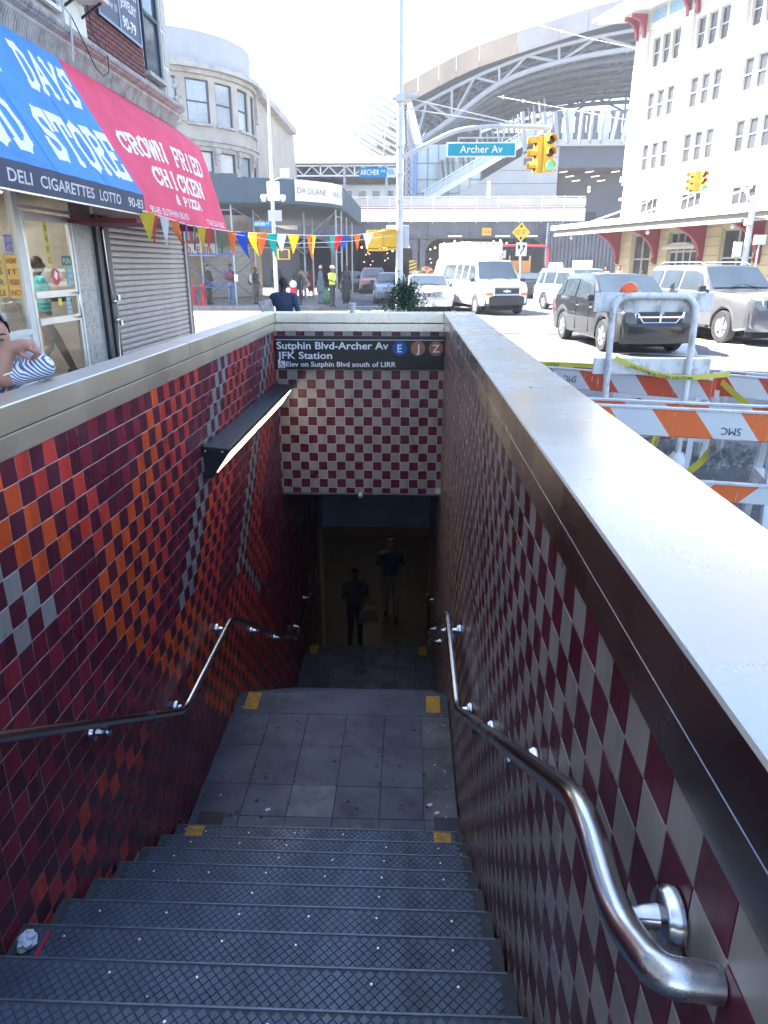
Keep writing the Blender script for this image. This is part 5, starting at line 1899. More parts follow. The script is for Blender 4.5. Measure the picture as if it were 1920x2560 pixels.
def dense(P, n=6):
    out = []
    m_ = len(P)
    for i in range(m_ - 1):
        p0, p1, p2, p3 = P[max(0, i - 1)], P[i], P[i + 1], P[min(m_ - 1, i + 2)]
        for j in range(n):
            t = j / n
            out.append(tuple(0.5 * ((2 * p1[k]) + (-p0[k] + p2[k]) * t + (2 * p0[k] - 5 * p1[k] + 4 * p2[k] - p3[k]) * t * t + (-p0[k] + 3 * p1[k] - 3 * p2[k] + p3[k]) * t ** 3) for k in (0, 1)))
    out.append(P[-1])
    return out
OUT = dense([(-0.9, 17.85), (2.4, 19.4), (6.1, 20.95), (13.2, 22.98), (18.4, 24.28), (26, 25.4), (34, 25.6)], 4)
TCH = dense([(-0.5, 15.6), (3.7, 17.6), (8.0, 19.35), (13.4, 20.95), (20.6, 22.2), (28, 22.9), (34, 23.0)], 4)
LCH = dense([(0.3, 12.9), (3.75, 15.05), (8.1, 17.95), (13.5, 19.65), (20.5, 20.7), (28, 21.1), (34, 21.0)], 4)
for (x0, z0), (x1, z1) in zip(OUT[::2], OUT[2::2]):
    b = MB()
    b.prism([(x0 + 0.02, 75, z0), (x1 - 0.02, 75, z1), (x1 - 0.02, 75, z1 - 1.75), (x0 + 0.02, 75, z0 - 1.75)], (0, 0.2, 0))
    b.build('fascia_panel', M_bronze if x0 < 7.5 else mat('fascia_grey_%d' % int(x0), (0.34, 0.31, 0.30), 0.6, var=0.15, scale=0.3), te)
b = MB()
grid = [[(x, y, z - 1.2 - 0.15 * (y - 75) / 35) for (x, z) in OUT] for y in (75.2, 84, 93, 102, 112)]
b.sheet(grid, 0.25)
b.build('roof_shell', M_vault, te, smooth=40)
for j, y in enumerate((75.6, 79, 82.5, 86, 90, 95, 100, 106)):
    m_ = M_truss if j == 0 else M_truss_shade
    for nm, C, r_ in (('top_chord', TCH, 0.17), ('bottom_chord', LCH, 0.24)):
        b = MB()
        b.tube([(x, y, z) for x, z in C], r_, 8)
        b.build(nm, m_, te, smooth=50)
    for k in range(0, len(LCH) - 4, 4):
        for (p, q) in ((LCH[k], TCH[k + 2]), (TCH[k + 2], LCH[k + 4]), (LCH[k], TCH[k])):
            b = MB()
            b.tube([(p[0], y, p[1]), (q[0], y, q[1])], 0.13, 6)
            b.build('web', m_, te)
for k in range(1, len(TCH), 2):
    b = MB()
    b.tube([(TCH[k][0], 75.6, TCH[k][1]), (TCH[k][0], 110, TCH[k][1])], 0.12, 6)
    b.build('purlin', M_truss_shade, te)
for k in range(1, len(LCH) - 3, 3):
    for y0 in (75.6, 82, 89, 96):
        b = MB()
        b.tube([(LCH[k][0], y0, LCH[k][1]), (TCH[k + 2][0], y0 + 6.6, TCH[k + 2][1])], 0.09, 5)
        b.build('sway_brace', M_truss_shade, te)
b = MB()
b.prism([(-0.9, 75.1, 17.6), (-0.35, 75.1, 17.4), (1.15, 75.1, 12.6), (0.5, 75.1, 12.4)], (0, 0.3, 0))
b.build('arch_foot', M_fascia, te)
# dark hall behind, concrete stair block, glazed flank
b = MB()
b.box((1.2, 108, 0), (36, 109, 19))
b.box((-1, 96, 0), (1.2, 109, 16))
b.build('back_wall', M_dkbox, te)
for k in range(16):
    b = MB()
    x = 3.5 + k * 1.15
    b.bar((x, 107.6, 15.0 + 0.1 * k), (x + 0.9, 107.6, 16.2 + 0.16 * k), 0.35, 0.22)
    b.build('sky_glint_bar', mat('sky_glint_pale', (0.6, 0.64, 0.7), 0.2), te) if k % 3 else b.build('hall_beam', M_truss, te)  # pale solid bars painted in for slits of bright sky
b = MB()
b.prism([(3.4, 71.4, 6.2), (13.35, 71.4, 6.2), (13.35, 71.4, 12.1), (11.4, 71.4, 12.1), (3.4, 71.4, 7.6)], (0, 3.0, 0))
b.build('stair_block', M_conc, te)
for z in (7.9, 9.0, 10.1, 11.2):
    b = MB()
    b.box((max(4.2, 3.4 + (z - 7.6) / 4.5 * 8 + 0.3), 71.37, z), (13.3, 71.398, z + 0.03))
    b.build('panel_joint', M_dkbox, te)
b = MB()
b.box((10.2, 71.34, 10.55), (12.0, 71.395, 11.1))
b.build('vent_panel', M_dkbox, te)
b = MB()
b.box((7.0, 71.34, 7.6), (7.25, 71.39, 9.2))
b.build('wall_light_strip', emit('pale_strip', (1, 0.96, 0.9), 0.3), te)
b = MB()
b.prism([(0.8, 71.0, 7.0), (12.5, 71.0, 13.4), (12.5, 71.0, 13.9), (0.8, 71.0, 7.5)], (0, 0.12, 0))
b.build('escalator_stringer', M_fascia, te)
for k in range(18):
    x = 1.2 + k * 0.64
    z = 7.3 + (x - 0.8) / 11.7 * 6.4
    b = MB()
    b.box((x, 70.95, z), (x + 0.05, 71.0, z + 0.95))
    b.build('baluster', M_railing, te)
    b = MB()
    b.prism([(x + 0.06, 71.02, z + 0.15), (x + 0.62, 71.02, z + 0.46), (x + 0.62, 71.02, z + 1.1), (x + 0.06, 71.02, z + 0.85)], (0, 0.02, 0))
    b.build('glass_panel', mat('baluster_glass_%d' % k, (0.42, 0.48, 0.52), 0.15, var=0.1), te)
b = MB()
b.bar((0.9, 70.95, 8.3), (12.4, 70.95, 14.6), 0.09)
b.build('handrail', M_railing, te)
for k in range(22):
    x = 2.6 + k * 0.46
    z = 8.4 + (x - 0.8) / 11.7 * 6.4
    b = MB()
    b.bar((x, 73.2, z), (x - 0.22, 73.4, z + 1.6), 0.30, 0.05)
    b.build('stair_fin', M_dkbox if k % 4 else M_truss, te)
b = MB()
b.box((0.45, 73.6, 6.5), (6.6, 73.75, 12.6))
b.build('glazed_flank', mat('greenish_glazing', (0.32, 0.40, 0.42), 0.12, var=0.15, scale=0.4), te)
for k in range(7):
    b = MB()
    b.box((0.5 + k, 73.5, 6.5), (0.56 + k, 73.6, 12.6))
    b.build('mullion', M_truss_shade, te)
for z in (8.4, 9.6, 11.0):
    b = MB()
    b.box((0.45, 73.5, z), (6.6, 73.6, z + 0.06))
    b.build('transom', M_truss_shade, te)
# cantilevered dark box with leaning fins
b = MB()
b.box((13.36, 71.6, 10.35), (22, 78, 12.05))
b.build('dark_band', M_dkbox, te)
b = MB()
b.box((12.6, 70.9, 12.05), (22, 78, 12.55))
b.build('gallery_slab', M_conc, te)
for k in range(11):
    x = 10.2 + k * 0.95
    ln_ = 0.45 if k < 5 else (-0.05 if k < 8 else -0.35)
    b = MB()
    b.bar((x, 70.95, 12.2 if k > 2 else 11.6 + 0.3 * k), (x - ln_, 70.8, 14.75), 0.16, 0.34)
    b.build('leaning_fin', M_truss, te)
for k in range(8):
    b = MB()
    b.box((12.9 + k * 1.1, 74.0, 12.6), (13.9 + k * 1.1, 74.1, 15.4))
    b.build('gallery_pane', M_winglass_pale if k % 3 == 1 else M_dkbox, te)
b = MB()
b.box((13.36, 76, 6.2), (22, 76.2, 10.35))
b.build('hall_back', M_dkbox, te)
for k in range(7):
    x = 13.8 + k * 0.8
    b = MB()
    b.bar((x, 73.0 + (k % 3) * 0.9, 10.1 - (k % 3) * 0.28), (x + 0.75, 73.0 + (k % 3) * 0.9, 10.2 - (k % 3) * 0.28), 0.07)
    b.build('strip_lamp', emit('amber_strip', (1.0, 0.66, 0.34), 0.5), te)
for (x, z) in ((13.8, 8.1), (13.8, 7.8), (16.9, 8.9), (16.9, 8.6), (16.1, 8.0)):
    b = MB()
    b.ball((x, 74.0, z), 0.14, 0, 8, 5)
    b.build('globe_lamp', emit('amber_globe', (1.0, 0.7, 0.42), 0.8), te)
# lattice pylon and blue column
py = thing('lattice_pylon', 'blue grey lattice steel pylon standing just right of the tall pole', 'pylon', (-0.2, 66, 0), world=True)
for x in (-0.48, 0.02):
    b = MB()
    b.box((x - 0.05, 65.95, 6.2), (x + 0.05, 66.05, 11.2))
    b.build('chord', M_pipe, py)
for k in range(9):
    z = 6.3 + k * 0.52
    for (xa, xb_) in ((-0.44, -0.02), (-0.02, -0.44)):
        b = MB()
        b.bar((xa, 66, z), (xb_, 66, z + 0.5), 0.06)
        b.build('lacing', M_pipe, py)
b = MB()
b.box((0.09, 65.9, 6.2), (0.45, 66.4, 11.4))
b.build('blue_column', mat('blue_steel', (0.10, 0.20, 0.42), 0.5), py)

# ================================================================== old brick station building on the right
M_cream = mat('cream_brick', (0.56, 0.53, 0.48), 0.85, var=0.08, scale=0.8)
M_cream2 = mat('cream_terracotta', (0.60, 0.56, 0.49), 0.8, var=0.08, scale=1.2)
M_buff = mat('buff_stone', (0.50, 0.42, 0.26), 0.8, var=0.10, scale=1.0)
M_maroon = mat('maroon_ironwork', (0.24, 0.028, 0.05), 0.5, var=0.1)
M_winframe = mat('cream_window_frame', (0.42, 0.40, 0.36), 0.6, var=0.05)
M_statglass = mat('station_glass', (0.045, 0.047, 0.052), 0.2, var=0.4, scale=0.7, spec=0.4)
SCN = Vector((12.8, 47.0, 0))
SD = Vector((0.306, -0.952, 0)).normalized()
SN = Vector((-0.952, -0.306, 0)).normalized()
def FW(s, o, z): return SCN + SD * s + SN * o + Vector((0, 0, z))
st_ = thing('station_building', 'tall cream brick station building with triple sash windows and a long canopy', 'building', tuple(SCN), world=True)
def fbox(b, s0, s1, o0, o1, z0, z1, m=0):
    c = FW((s0 + s1) / 2, (o0 + o1) / 2, (z0 + z1) / 2)
    return b.obox(c, SD * (s1 - s0) / 2, SN * (o1 - o0) / 2, Vector((0, 0, (z1 - z0) / 2)), m)
bays = [(1.45, 3.80), (5.05, 7.40), (8.85, 11.2), (12.65, 15.0), (16.45, 18.8)]
floors = [(7.02, 8.42), (9.60, 11.02), (12.20, 13.66)]
b = MB()
fbox(b, 0, 22, -12, -0.55, 0.15, 15.2)
b.build('core', M_cream, st_)
# wall skin with real openings
def skin(z0, z1, ops, m, nm, o0=-0.55, o1=0.0):
    b = MB()
    if ops:
        zo0, zo1 = ops[0][2], ops[0][3]
        fbox(b, 0, 22, o0, o1, z0, zo0)
        fbox(b, 0, 22, o0, o1, zo1, z1)
        cur = 0
        for (a, c, _, _) in ops:
            fbox(b, cur, a, o0, o1, zo0, zo1)
            cur = c
        fbox(b, cur, 22, o0, o1, zo0, zo1)
    else: fbox(b, 0, 22, o0, o1, z0, z1)
    return b.build(nm, m, st_)
def triple(b0, b1):
    w = (b1 - b0 - 2 * 0.20) / 3
    return [(b0 + k * (w + 0.20), b0 + k * (w + 0.20) + w) for k in range(3)]
zb_ = [6.9, 9.0, 11.6, 14.2]
for k, (z0, z1) in enumerate(floors):
    ops = [(a, c, z0, z1) for (p, q) in bays for (a, c) in triple(p, q)]
    skin(zb_[k], zb_[k + 1], ops, M_cream, 'wall')
    for (p, q) in bays:
        for (a, c) in triple(p, q):
            f = MB()
            for (s0, s1, za, zc) in ((a, a + 0.05, z0, z1), (c - 0.05, c, z0, z1), (a + 0.05, c - 0.05, z0, z0 + 0.06), (a + 0.05, c - 0.05, z1 - 0.06, z1), (a + 0.05, c - 0.05, (z0 + z1) / 2 - 0.03, (z0 + z1) / 2 + 0.03)):
                fbox(f, s0, s1, -0.20, -0.10, za, zc)
            fo = f.build('window', M_winframe, st_)
            g = MB()
            fbox(g, a + 0.05, c - 0.05, -0.17, -0.15, z0 + 0.06, z1 - 0.06)
            g.build('pane', M_statglass, fo)
        sl_ = MB()
        fbox(sl_, p - 0.08, q + 0.08, 0.002, 0.10, z0 - 0.12, z0 - 0.01)
        sl_.build('window_sill', M_cream2, st_)
for k, s0 in enumerate((-0.0, 4.02, 7.85, 11.65, 15.45, 19.25)):
    b = MB()
    fbox(b, s0 + (0.003 if k == 0 else 0), s0 + (1.1 if k == 0 else 0.85), 0.003, 0.16, 6.95, 14.1)
    b.build('pilaster', M_cream, st_)
# frieze with blue tiles, brackets and eaves
b = MB()
fbox(b, 0, 22, -0.55, 0.04, 14.2, 15.2)
b.build('frieze', M_cream2, st_)
for k in range(8):
    b = MB()
    fbox(b, 1.2 + k * 1.5, 2.4 + k * 1.5, 0.042, 0.07, 14.45, 15.0)
    b.build('blue_tile_panel', mat('blue_tile', (0.22, 0.38, 0.55), 0.3, var=0.2, scale=6), st_)
b = MB()
b.prism([FW(-1.4, -0.5, 15.22), FW(-1.4, 1.9, 14.95), FW(-1.4, 1.9, 15.12), FW(-1.4, -0.5, 15.6)], SD * 24)
b.build('eaves', M_fascia, st_)
b = MB()
b.prism([FW(-2.0, -6, 16.5), FW(-1.9, 1.95, 15.14), FW(-1.9, 1.95, 15.3), FW(-2.0, -6, 17.2)], SD * 24)
b.build('roof', M_conc, st_)
def curly(s, o, z, h, d_, nm, m=M_maroon, w=0.18):
    """carved bracket: quarter-curve silhouette under an eave"""
    P = [FW(s, o, z), FW(s, o + d_, z), FW(s, o + d_, z - 0.18 * h)]
    for i in range(1, 7):
        a = R(90 - 15 * i)
        P.append(FW(s, o + 0.16 * d_ + 0.84 * d_ * (1 - math.cos(a)) * 0.98, z - h * 0.18 - 0.66 * h * (1 - math.sin(a)) ))
    P += [FW(s, o + 0.16 * d_, z - h * 0.92), FW(s, o + 0.08 * d_, z - h), FW(s, o, z - h)]
    b = MB()
    b.prism(P, SD * w)
    return b.build(nm, m, st_, fix=True)
for s in (0.05, 0.75, 4.3, 5.0, 8.1, 8.8, 11.9, 12.6): curly(s, 0.17 if s < 1 else 0.05, 14.95, 1.1, 0.9, 'eave_bracket')
# belt courses above the canopy and mezzanine windows
b = MB()
fbox(b, -0.12, 22, -0.5, 0.22, 6.62, 6.92)
fbox(b, -0.06, 22, -0.5, 0.12, 6.44, 6.62)
b.build('belt_course', M_cream2, st_)
b = MB()
fbox(b, -0.1, 22, -0.5, 0.18, 5.60, 5.74)
b.build('string_course', M_cream2, st_)
b = MB()
fbox(b, 0, 22, -0.55, 0.001, 5.74, 6.44)
b.build('wall', M_cream, st_)
ops = [(p + 0.35, q - 0.35, 4.70, 5.52) for (p, q) in bays]
skin(4.3, 5.60, ops, M_cream, 'wall')
for (a, c, z0, z1) in ops:
    f = MB()
    for k in range(4):
        s = a + (c - a - 0.06) * k / 3
        fbox(f, s, s + 0.06, -0.2, -0.1, z0, z1)
    fbox(f, a + 0.06, c - 0.06, -0.19, -0.11, z1 - 0.07, z1)
    fo = f.build('mezzanine_window', M_winframe, st_)
    g = MB()
    fbox(g, a + 0.06, c - 0.06, -0.17, -0.15, z0, z1 - 0.07)
    g.build('pane', M_statglass, fo)
# ground floor: buff masonry courses, tall windows, doorway with a small pediment
gops = [(1.55, 3.35, 1.0, 3.6), (4.95, 7.35, 1.0, 3.6), (9.05, 11.3, 1.0, 3.6), (12.7, 15, 1.0, 3.6)]
skin(0.95, 4.3, gops, M_buff, 'wall')
b = MB()
for (s0, s1) in ((0, 4.95), (7.35, 22)): fbox(b, s0, s1, -0.55, 0.05, 0.15, 0.95)
b.build('plinth', M_conc, st_)
for k in range(7):
    for (s0, s1) in ((0.05, 1.5), (3.4, 4.9), (7.4, 9.0), (11.35, 12.65)):
        b = MB()
        fbox(b, s0, s1, 0.002, 0.045, 1.0 + k * 0.46, 1.0 + k * 0.46 + 0.43)
        b.build('masonry_course', M_buff, st_, bev=0.015)
for gi, (a, c, z0, z1) in enumerate(gops):
    f = MB()
    if gi == 1: z0 = 0.15
    n_ = 4 if gi == 1 else 2
    for k in range(n_ + 1):
        s = a + (c - a - 0.09) * k / n_
        fbox(f, s, s + 0.09, -0.25, -0.1, z0, z1)
    fbox(f, a + 0.09, c - 0.09, -0.24, -0.11, z1 - 0.09, z1)
    fbox(f, a + 0.09, c - 0.09, -0.24, -0.11, 2.55 if gi == 1 else 2.2, 2.66 if gi == 1 else 2.28)
    fo = f.build('doorway' if gi == 1 else 'tall_window', M_winframe, st_)
    g = MB()
    fbox(g, a + 0.05, c - 0.05, -0.2, -0.18, z0 + 0.02, z1 - 0.05)
    g.build('pane', M_statglass, fo)
    if gi == 1:
        g = MB()
        fbox(g, a - 0.15, c + 0.15, 0.047, 0.35, 2.72, 2.86)
        g.prism([FW(a - 0.12, 0.05, 2.861), FW(c + 0.12, 0.05, 2.861), FW((a + c) / 2 + 0.5, 0.05, 3.05), FW((a + c) / 2 - 0.5, 0.05, 3.05)], SN * 0.22)
        g.build('pediment', M_cream2, fo)
# platform canopy along the street
ca = thing('street_canopy', 'long pale canopy with scalloped valance on maroon brackets along the station', 'canopy', tuple(FW(4, 2, 3.6)), world=True)
W_C = 3.3
b = MB()
b.prism([FW(-2.3, 0.17, 4.62), FW(-2.3, W_C, 4.20), FW(-2.3, W_C, 4.06), FW(-2.3, 0.17, 4.40)], SD * 24)
b.build('roof', mat('canopy_roof', (0.50, 0.53, 0.58), 0.6, var=0.08), ca)
b = MB()
b.prism([FW(-2.35, W_C + 0.002, 4.24), FW(-2.35, W_C + 0.10, 4.24), FW(-2.35, W_C + 0.10, 3.98), FW(-2.35, W_C + 0.002, 3.98)], SD * 24.1)
b.build('gutter', M_fascia, ca)
sc_ = MB()
s = -2.2
while s < 20:
    fbox(sc_, s, s + 0.075, W_C - 0.10, W_C - 0.07, 3.62, 3.975)
    s += 0.135
sc_.build('scalloped_valance', mat('valance_laths', (0.48, 0.45, 0.38), 0.7), ca, kind='stuff')
b = MB()
fbox(b, -2.2, 20, W_C - 0.065, W_C - 0.05, 3.7, 3.97)
b.build('valance_board', mat('valance_back', (0.22, 0.2, 0.17), 0.7), ca)
for s in (0.2, 3.95, 7.75, 11.7, 15.6):
    P = [FW(s, 0.06, 4.05), FW(s, W_C - 0.3, 3.98), FW(s, W_C - 0.3, 3.86)]
    for i in range(0, 8):
        a = R(90 - 12 * i)
        P.append(FW(s, 0.30 + (W_C - 0.9) * (1 - math.sin(R(12 * i)) ) , 3.80 - 1.55 * (1 - math.cos(R(12 * i)))))
    P += [FW(s, 0.28, 2.35), FW(s, 0.36, 2.1), FW(s, 0.18, 1.95), FW(s, 0.06, 1.95)]
    b = MB()
    b.prism(P, SD * 0.20)
    b.build('bracket', M_maroon, ca, fix=True)
for s in (-0.8, 6.9, 13):
    b = MB()
    b.tube([FW(s, W_C - 0.5, 3.98), FW(s, W_C - 0.5, 3.6)], 0.015, 5)
    b.ball(FW(s, W_C - 0.5, 3.5), 0.11, 0, 8, 6)
    b.build('pendant_lamp', M_fascia, ca)
for s in (2.6, 6.4, 10.4):
    b = MB()
    b.tube([FW(s - 1.2, W_C - 0.3, 4.25), FW(s + 0.4, 0.15, 5.35)], 0.045, 6)
    b.build('hanger_rod', M_fascia, ca)
# ================================================================== poles, signals and signs
M_galv = mat('galvanised_pole', (0.50, 0.51, 0.53), 0.45, 0.3, var=0.1, scale=2)
M_sigy = mat('signal_yellow', (0.70, 0.44, 0.03), 0.45, var=0.06)
M_stblue = mat('street_blue', (0.012, 0.22, 0.50), 0.45, var=0.04)
M_teal = mat('street_teal', (0.0, 0.30, 0.40), 0.45, var=0.04)
M_lens_off = mat('lens_dark', (0.06, 0.02, 0.02), 0.2)
M_lens_on = emit('lens_green', (0.05, 0.75, 0.50), 0.35)
def signal_head(parent, c, facing, h=0.95, w=0.30, lit=2, both=True):
    """three-light traffic signal: housing, visors and lenses; lit = index of the burning lens (0 = top)"""
    n_ = Vector((math.cos(facing), math.sin(facing), 0))
    x_ = Vector((-n_.y, n_.x, 0))
    c = Vector(c)
    b = MB()
    b.obox(c, x_ * w / 2, n_ * 0.10, Vector((0, 0, h / 2)))
    ho = b.build('signal_housing', M_sigy, parent, bev=0.02)
    for k in range(3):
        z = h / 2 - h * (k + 0.5) / 3
        o = c + n_ * 0.101 + Vector((0, 0, z))
        l_ = MB()
        l_.lathe([(0.105, 0), (0.105, 0.012), (0.07, 0.024)], 16, o, n_)
        l_.build('lens', M_lens_on if k == lit else M_lens_off, ho, smooth=40)
        v = MB()
        P = []
        for i in range(11):
            a = R(-20 + 22 * i)
            P.append(x_ * math.cos(a) * 0.125 + Vector((0, 0, math.sin(a) * 0.125)))
        v.sheet([[o + p for p in P], [o + p * 1.0 + n_ * (0.20 if True else 0) for p in P]], 0.008)
        v.build('visor', M_sigy, ho)
    return ho
mp_ = thing('traffic_pole', 'tall pale traffic pole in mid view with a curved mast arm over the road', 'pole', (-0.33, 22, 0), world=True)
b = MB()
b.tube([(-0.33, 22, 0.0), (-0.33, 22, 4.0), (-0.335, 22, 9.2)], [0.115, 0.10, 0.075], 14)
b.lathe([(0.24, 0), (0.24, 0.10), (0.17, 0.35), (0.13, 0.5)], 10, (-0.33, 22, 0.0), (0, 0, 1))
b.build('shaft', M_galv, mp_, smooth=40)
b = MB()
b.tube(smooth_path([(-0.25, 22, 4.75), (0.45, 22, 5.08), (1.2, 22, 5.42), (2.2, 22, 5.52), (3.85, 22, 5.46)], 5, 0.4), 0.06, 10)
b.build('mast_arm', M_galv, mp_, smooth=50)
for (p, q) in (((-0.3, 22, 6.25), (2.95, 22, 5.56)), ((-0.3, 22, 5.98), (2.9, 22, 5.53))):
    b = MB()
    b.tube([p, q], 0.016, 6)
    b.build('stay_cable', M_galv, mp_)
b = MB()
b.box((-0.45, 21.86, 6.12), (-0.2, 22.14, 6.30))
b.tube([(-0.55, 22, 6.22), (0.12, 22, 6.26)], 0.07, 8)
b.build('clamp', M_galv, mp_)
b = MB()
b.tube([(1.27, 21.95, 5.22), (2.9, 21.95, 5.22)], 0.022, 6)
b.bar((1.9, 21.95, 5.2), (1.9, 21.95, 5.5), 0.05)
b.bar((2.55, 21.95, 5.2), (2.55, 21.95, 5.5), 0.05)
b.bar((1.3, 21.95, 5.24), (1.3, 21.95, 5.05), 0.04)
b.bar((2.5, 21.95, 5.24), (2.5, 21.95, 5.05), 0.04)
b.build('sign_hanger', M_galv, mp_)
for k, z in enumerate((5.0, 4.3, 3.6)):
    b = MB()
    b.lathe([(0.13, 0), (0.13, 0.06)], 12, (-0.33, 22, z), (0, 0, 1))
    b.build('band', M_galv, mp_)
so = thing('overhead_street_sign', 'teal Archer Av street sign hanging from the mast arm', 'sign', (1.94, 21.9, 4.73), world=True)
b = MB()
b.box((0.975, 21.88, 4.725), (2.895, 21.92, 5.10))
fr = b.build('border', M_white, so, bev=0.01)
b = MB()
b.box((1.01, 21.868, 4.76), (2.86, 21.879, 5.065))
b.build('face', M_teal, so)
word('lettering', 'Archer Av', (1.34, 21.867, 4.83), XD, ZD, M_white, so, width=1.18, height=0.19, bold=0.012, space=1.05)
th = thing('traffic_signal', 'yellow traffic signal cluster with a green light at the end of the mast arm', 'traffic light', (3.72, 22, 4.5), world=True)
signal_head(th, (3.80, 21.95, 4.82), R(-78))
signal_head(th, (3.55, 22.05, 4.80), R(-165), lit=9)
b = MB()
b.tube([(3.72, 22, 5.28), (3.72, 22, 5.50)], 0.03, 8)
b.box((3.5, 21.9, 5.27), (3.95, 22.1, 5.31))
b.build('hanger', M_galv, th)
sa = thing('street_sign', 'blue Archer Ave blade sign with a striped white end on the tall pole', 'sign', (-0.95, 22, 4.23), world=True)
b = MB()
b.box((-1.49, 21.95, 4.23), (-0.70, 21.97, 4.48))
b.build('blade', M_stblue, sa)
b = MB()
b.box((-0.70, 21.95, 4.23), (-0.44, 21.97, 4.48))
we = b.build('white_end', mat('pale_emblem', (0.62, 0.68, 0.74), 0.5), sa)
b = MB()
for k in range(4): b.obox((-0.655 + 0.045 * k, 21.947, 4.37), (0.008, 0, 0.004), (0, 0.001, 0), (0.035, 0, -0.07))
b.build('stripes', M_stblue, we, kind='stuff')
word('lettering', 'ARCHER', (-1.45, 21.949, 4.29), XD, ZD, M_white, sa, width=0.54, height=0.14, bold=0.012)
word('lettering', 'AVE', (-0.88, 21.949, 4.355), XD, ZD, M_white, sa, width=0.14, height=0.075, bold=0.006)
for (c, lab) in (((-1.05, 21.95, 2.59), 'yellow pedestrian signal box hanging from the left of the tall pole'), ((-0.62, 22.05, 2.62), 'yellow pedestrian signal box tucked against the tall pole')):
    t = thing('pedestrian_signal', lab, 'traffic light', c, world=True)
    b = MB()
    b.box((c[0] - 0.23, c[1] - 0.12, c[2] - 0.25), (c[0] + 0.23, c[1] + 0.12, c[2] + 0.25))
    b.build('housing', M_sigy, t, bev=0.03)
    b = MB()
    b.box((c[0] - 0.2, c[1] - 0.28, c[2] + 0.20), (c[0] + 0.2, c[1] - 0.12, c[2] + 0.24))
    b.box((c[0] - 0.22, c[1] - 0.1, c[2] - 0.32), (c[0] + 0.3, c[1] + 0.1, c[2] - 0.27))
    b.build('visor', M_sigy, t)
b = MB()
b.box((-0.72, 22.16, 2.35), (-0.05, 22.18, 2.98))
tag(b.build('blank_sign', M_galv, None, bev=0.006), label='blank grey sheet sign seen from behind on the tall pole', cat='sign')

# second pole with the control cabinet and camera domes
p2 = thing('camera_pole', 'slim grey pole with a white cabinet and two camera domes before the shed', 'pole', (-5.48, 30, 0), world=True)
b = MB()
b.tube([(-5.48, 30, 0.0), (-5.45, 30, 5.0), (-5.42, 30, 8.2)], [0.085, 0.07, 0.05], 12)
b.lathe([(0.17, 0), (0.17, 0.1), (0.10, 0.35)], 10, (-5.48, 30, 0.0), (0, 0, 1))
b.build('shaft', M_galv, p2, smooth=40)
b = MB()
b.box((-5.62, 29.80, 4.27), (-5.14, 29.94, 4.95))
b.build('cabinet', M_fascia, p2, bev=0.02)
b = MB()
b.box((-5.10, 29.9, 5.12), (-4.75, 30.0, 5.42))
b.bar((-5.42, 29.95, 5.0), (-4.95, 29.95, 5.16), 0.04)
b.build('antenna_box', M_fascia, p2)
for x in (-5.78, -5.02):
    b = MB()
    b.ball((x, 29.86, 4.33), (0.10, 0.10, 0.10), 0, 12, 8)
    b.lathe([(0.11, 0), (0.11, 0.10), (0.04, 0.14)], 12, (x, 29.86, 4.36), (0, 0, 1))
    b.bar((x, 29.88, 4.45), (-5.45, 29.95, 4.5), 0.05)
    b.build('camera_dome', M_fascia, p2, smooth=40)
b = MB()
b.box((-5.64, 29.88, 3.53), (-5.1, 29.90, 3.93))
b.build('back_of_sign', M_galv, p2)
sb2 = thing('street_sign', 'small blue Archer Ave blade sign on the camera pole', 'sign', (-5.9, 30, 3.33), world=True)
b = MB()
b.box((-6.25, 29.96, 3.33), (-5.55, 29.98, 3.54))
b.build('blade', M_stblue, sb2)
word('lettering', 'ARCHER', (-6.21, 29.958, 3.375), XD, ZD, M_white, sb2, width=0.42, height=0.12, bold=0.012)
word('lettering', 'AVE', (-5.76, 29.958, 3.43), XD, ZD, M_white, sb2, width=0.12, height=0.06)
t = thing('pedestrian_signal', 'dark faced pedestrian signal low on the camera pole', 'traffic light', (-5.05, 29.9, 2.3), world=True)
b = MB()
b.box((-5.32, 29.8, 2.1), (-4.85, 29.98, 2.5))
b.build('housing', M_sigy, t, bev=0.02)
b = MB()
b.box((-5.27, 29.78, 2.14), (-4.9, 29.799, 2.46))
b.build('screen', mat('signal_screen', (0.10, 0.07, 0.06), 0.3), t)

# right-hand pole and its signals
p3 = thing('traffic_pole', 'white traffic pole standing before the station near the right edge', 'pole', (13.2, 30, 0), world=True)
b = MB()
b.tube([(13.2, 30, 0), (13.2, 30, 4.4)], [0.13, 0.10], 12)
b.tube(smooth_path([(13.2, 30, 4.1), (12.9, 31.5, 5.4), (12.3, 33, 5.75)], 5, 0.5), 0.05, 8)
b.build('shaft', M_galv, p3, smooth=40)
b = MB()
b.box((12.95, 29.85, 3.35), (13.18, 30.0, 3.6))
b.box((12.7, 29.9, 2.2), (12.98, 30.05, 2.75))
b.build('control_box', M_fascia, p3)
th = thing('traffic_signal', 'smaller yellow traffic signal with a green light against the station wall', 'traffic light', (12.05, 33, 4.8), world=True)
signal_head(th, (12.22, 33, 5.22), R(-82), h=0.78, w=0.27)
signal_head(th, (11.93, 33.1, 5.20), R(-165), h=0.78, w=0.27, lit=9)
b = MB()
b.tube([(12.1, 33, 5.62), (12.3, 33, 5.76)], 0.03, 6)
b.box((11.85, 32.95, 5.6), (12.35, 33.15, 5.63))
b.build('hanger', M_galv, th)
t = thing('wall_box', 'small pale junction box on a post below the bracket at the right edge', 'box', (13.75, 30.2, 2.9), world=True)
b = MB()
b.box((13.55, 30.1, 2.65), (13.95, 30.3, 3.0))
b.build('case', M_fascia, t, bev=0.01)
b = MB()
b.tube([(13.75, 30.2, 0.1), (13.75, 30.2, 2.65)], 0.04, 8)
b.build('post', M_galv, t)

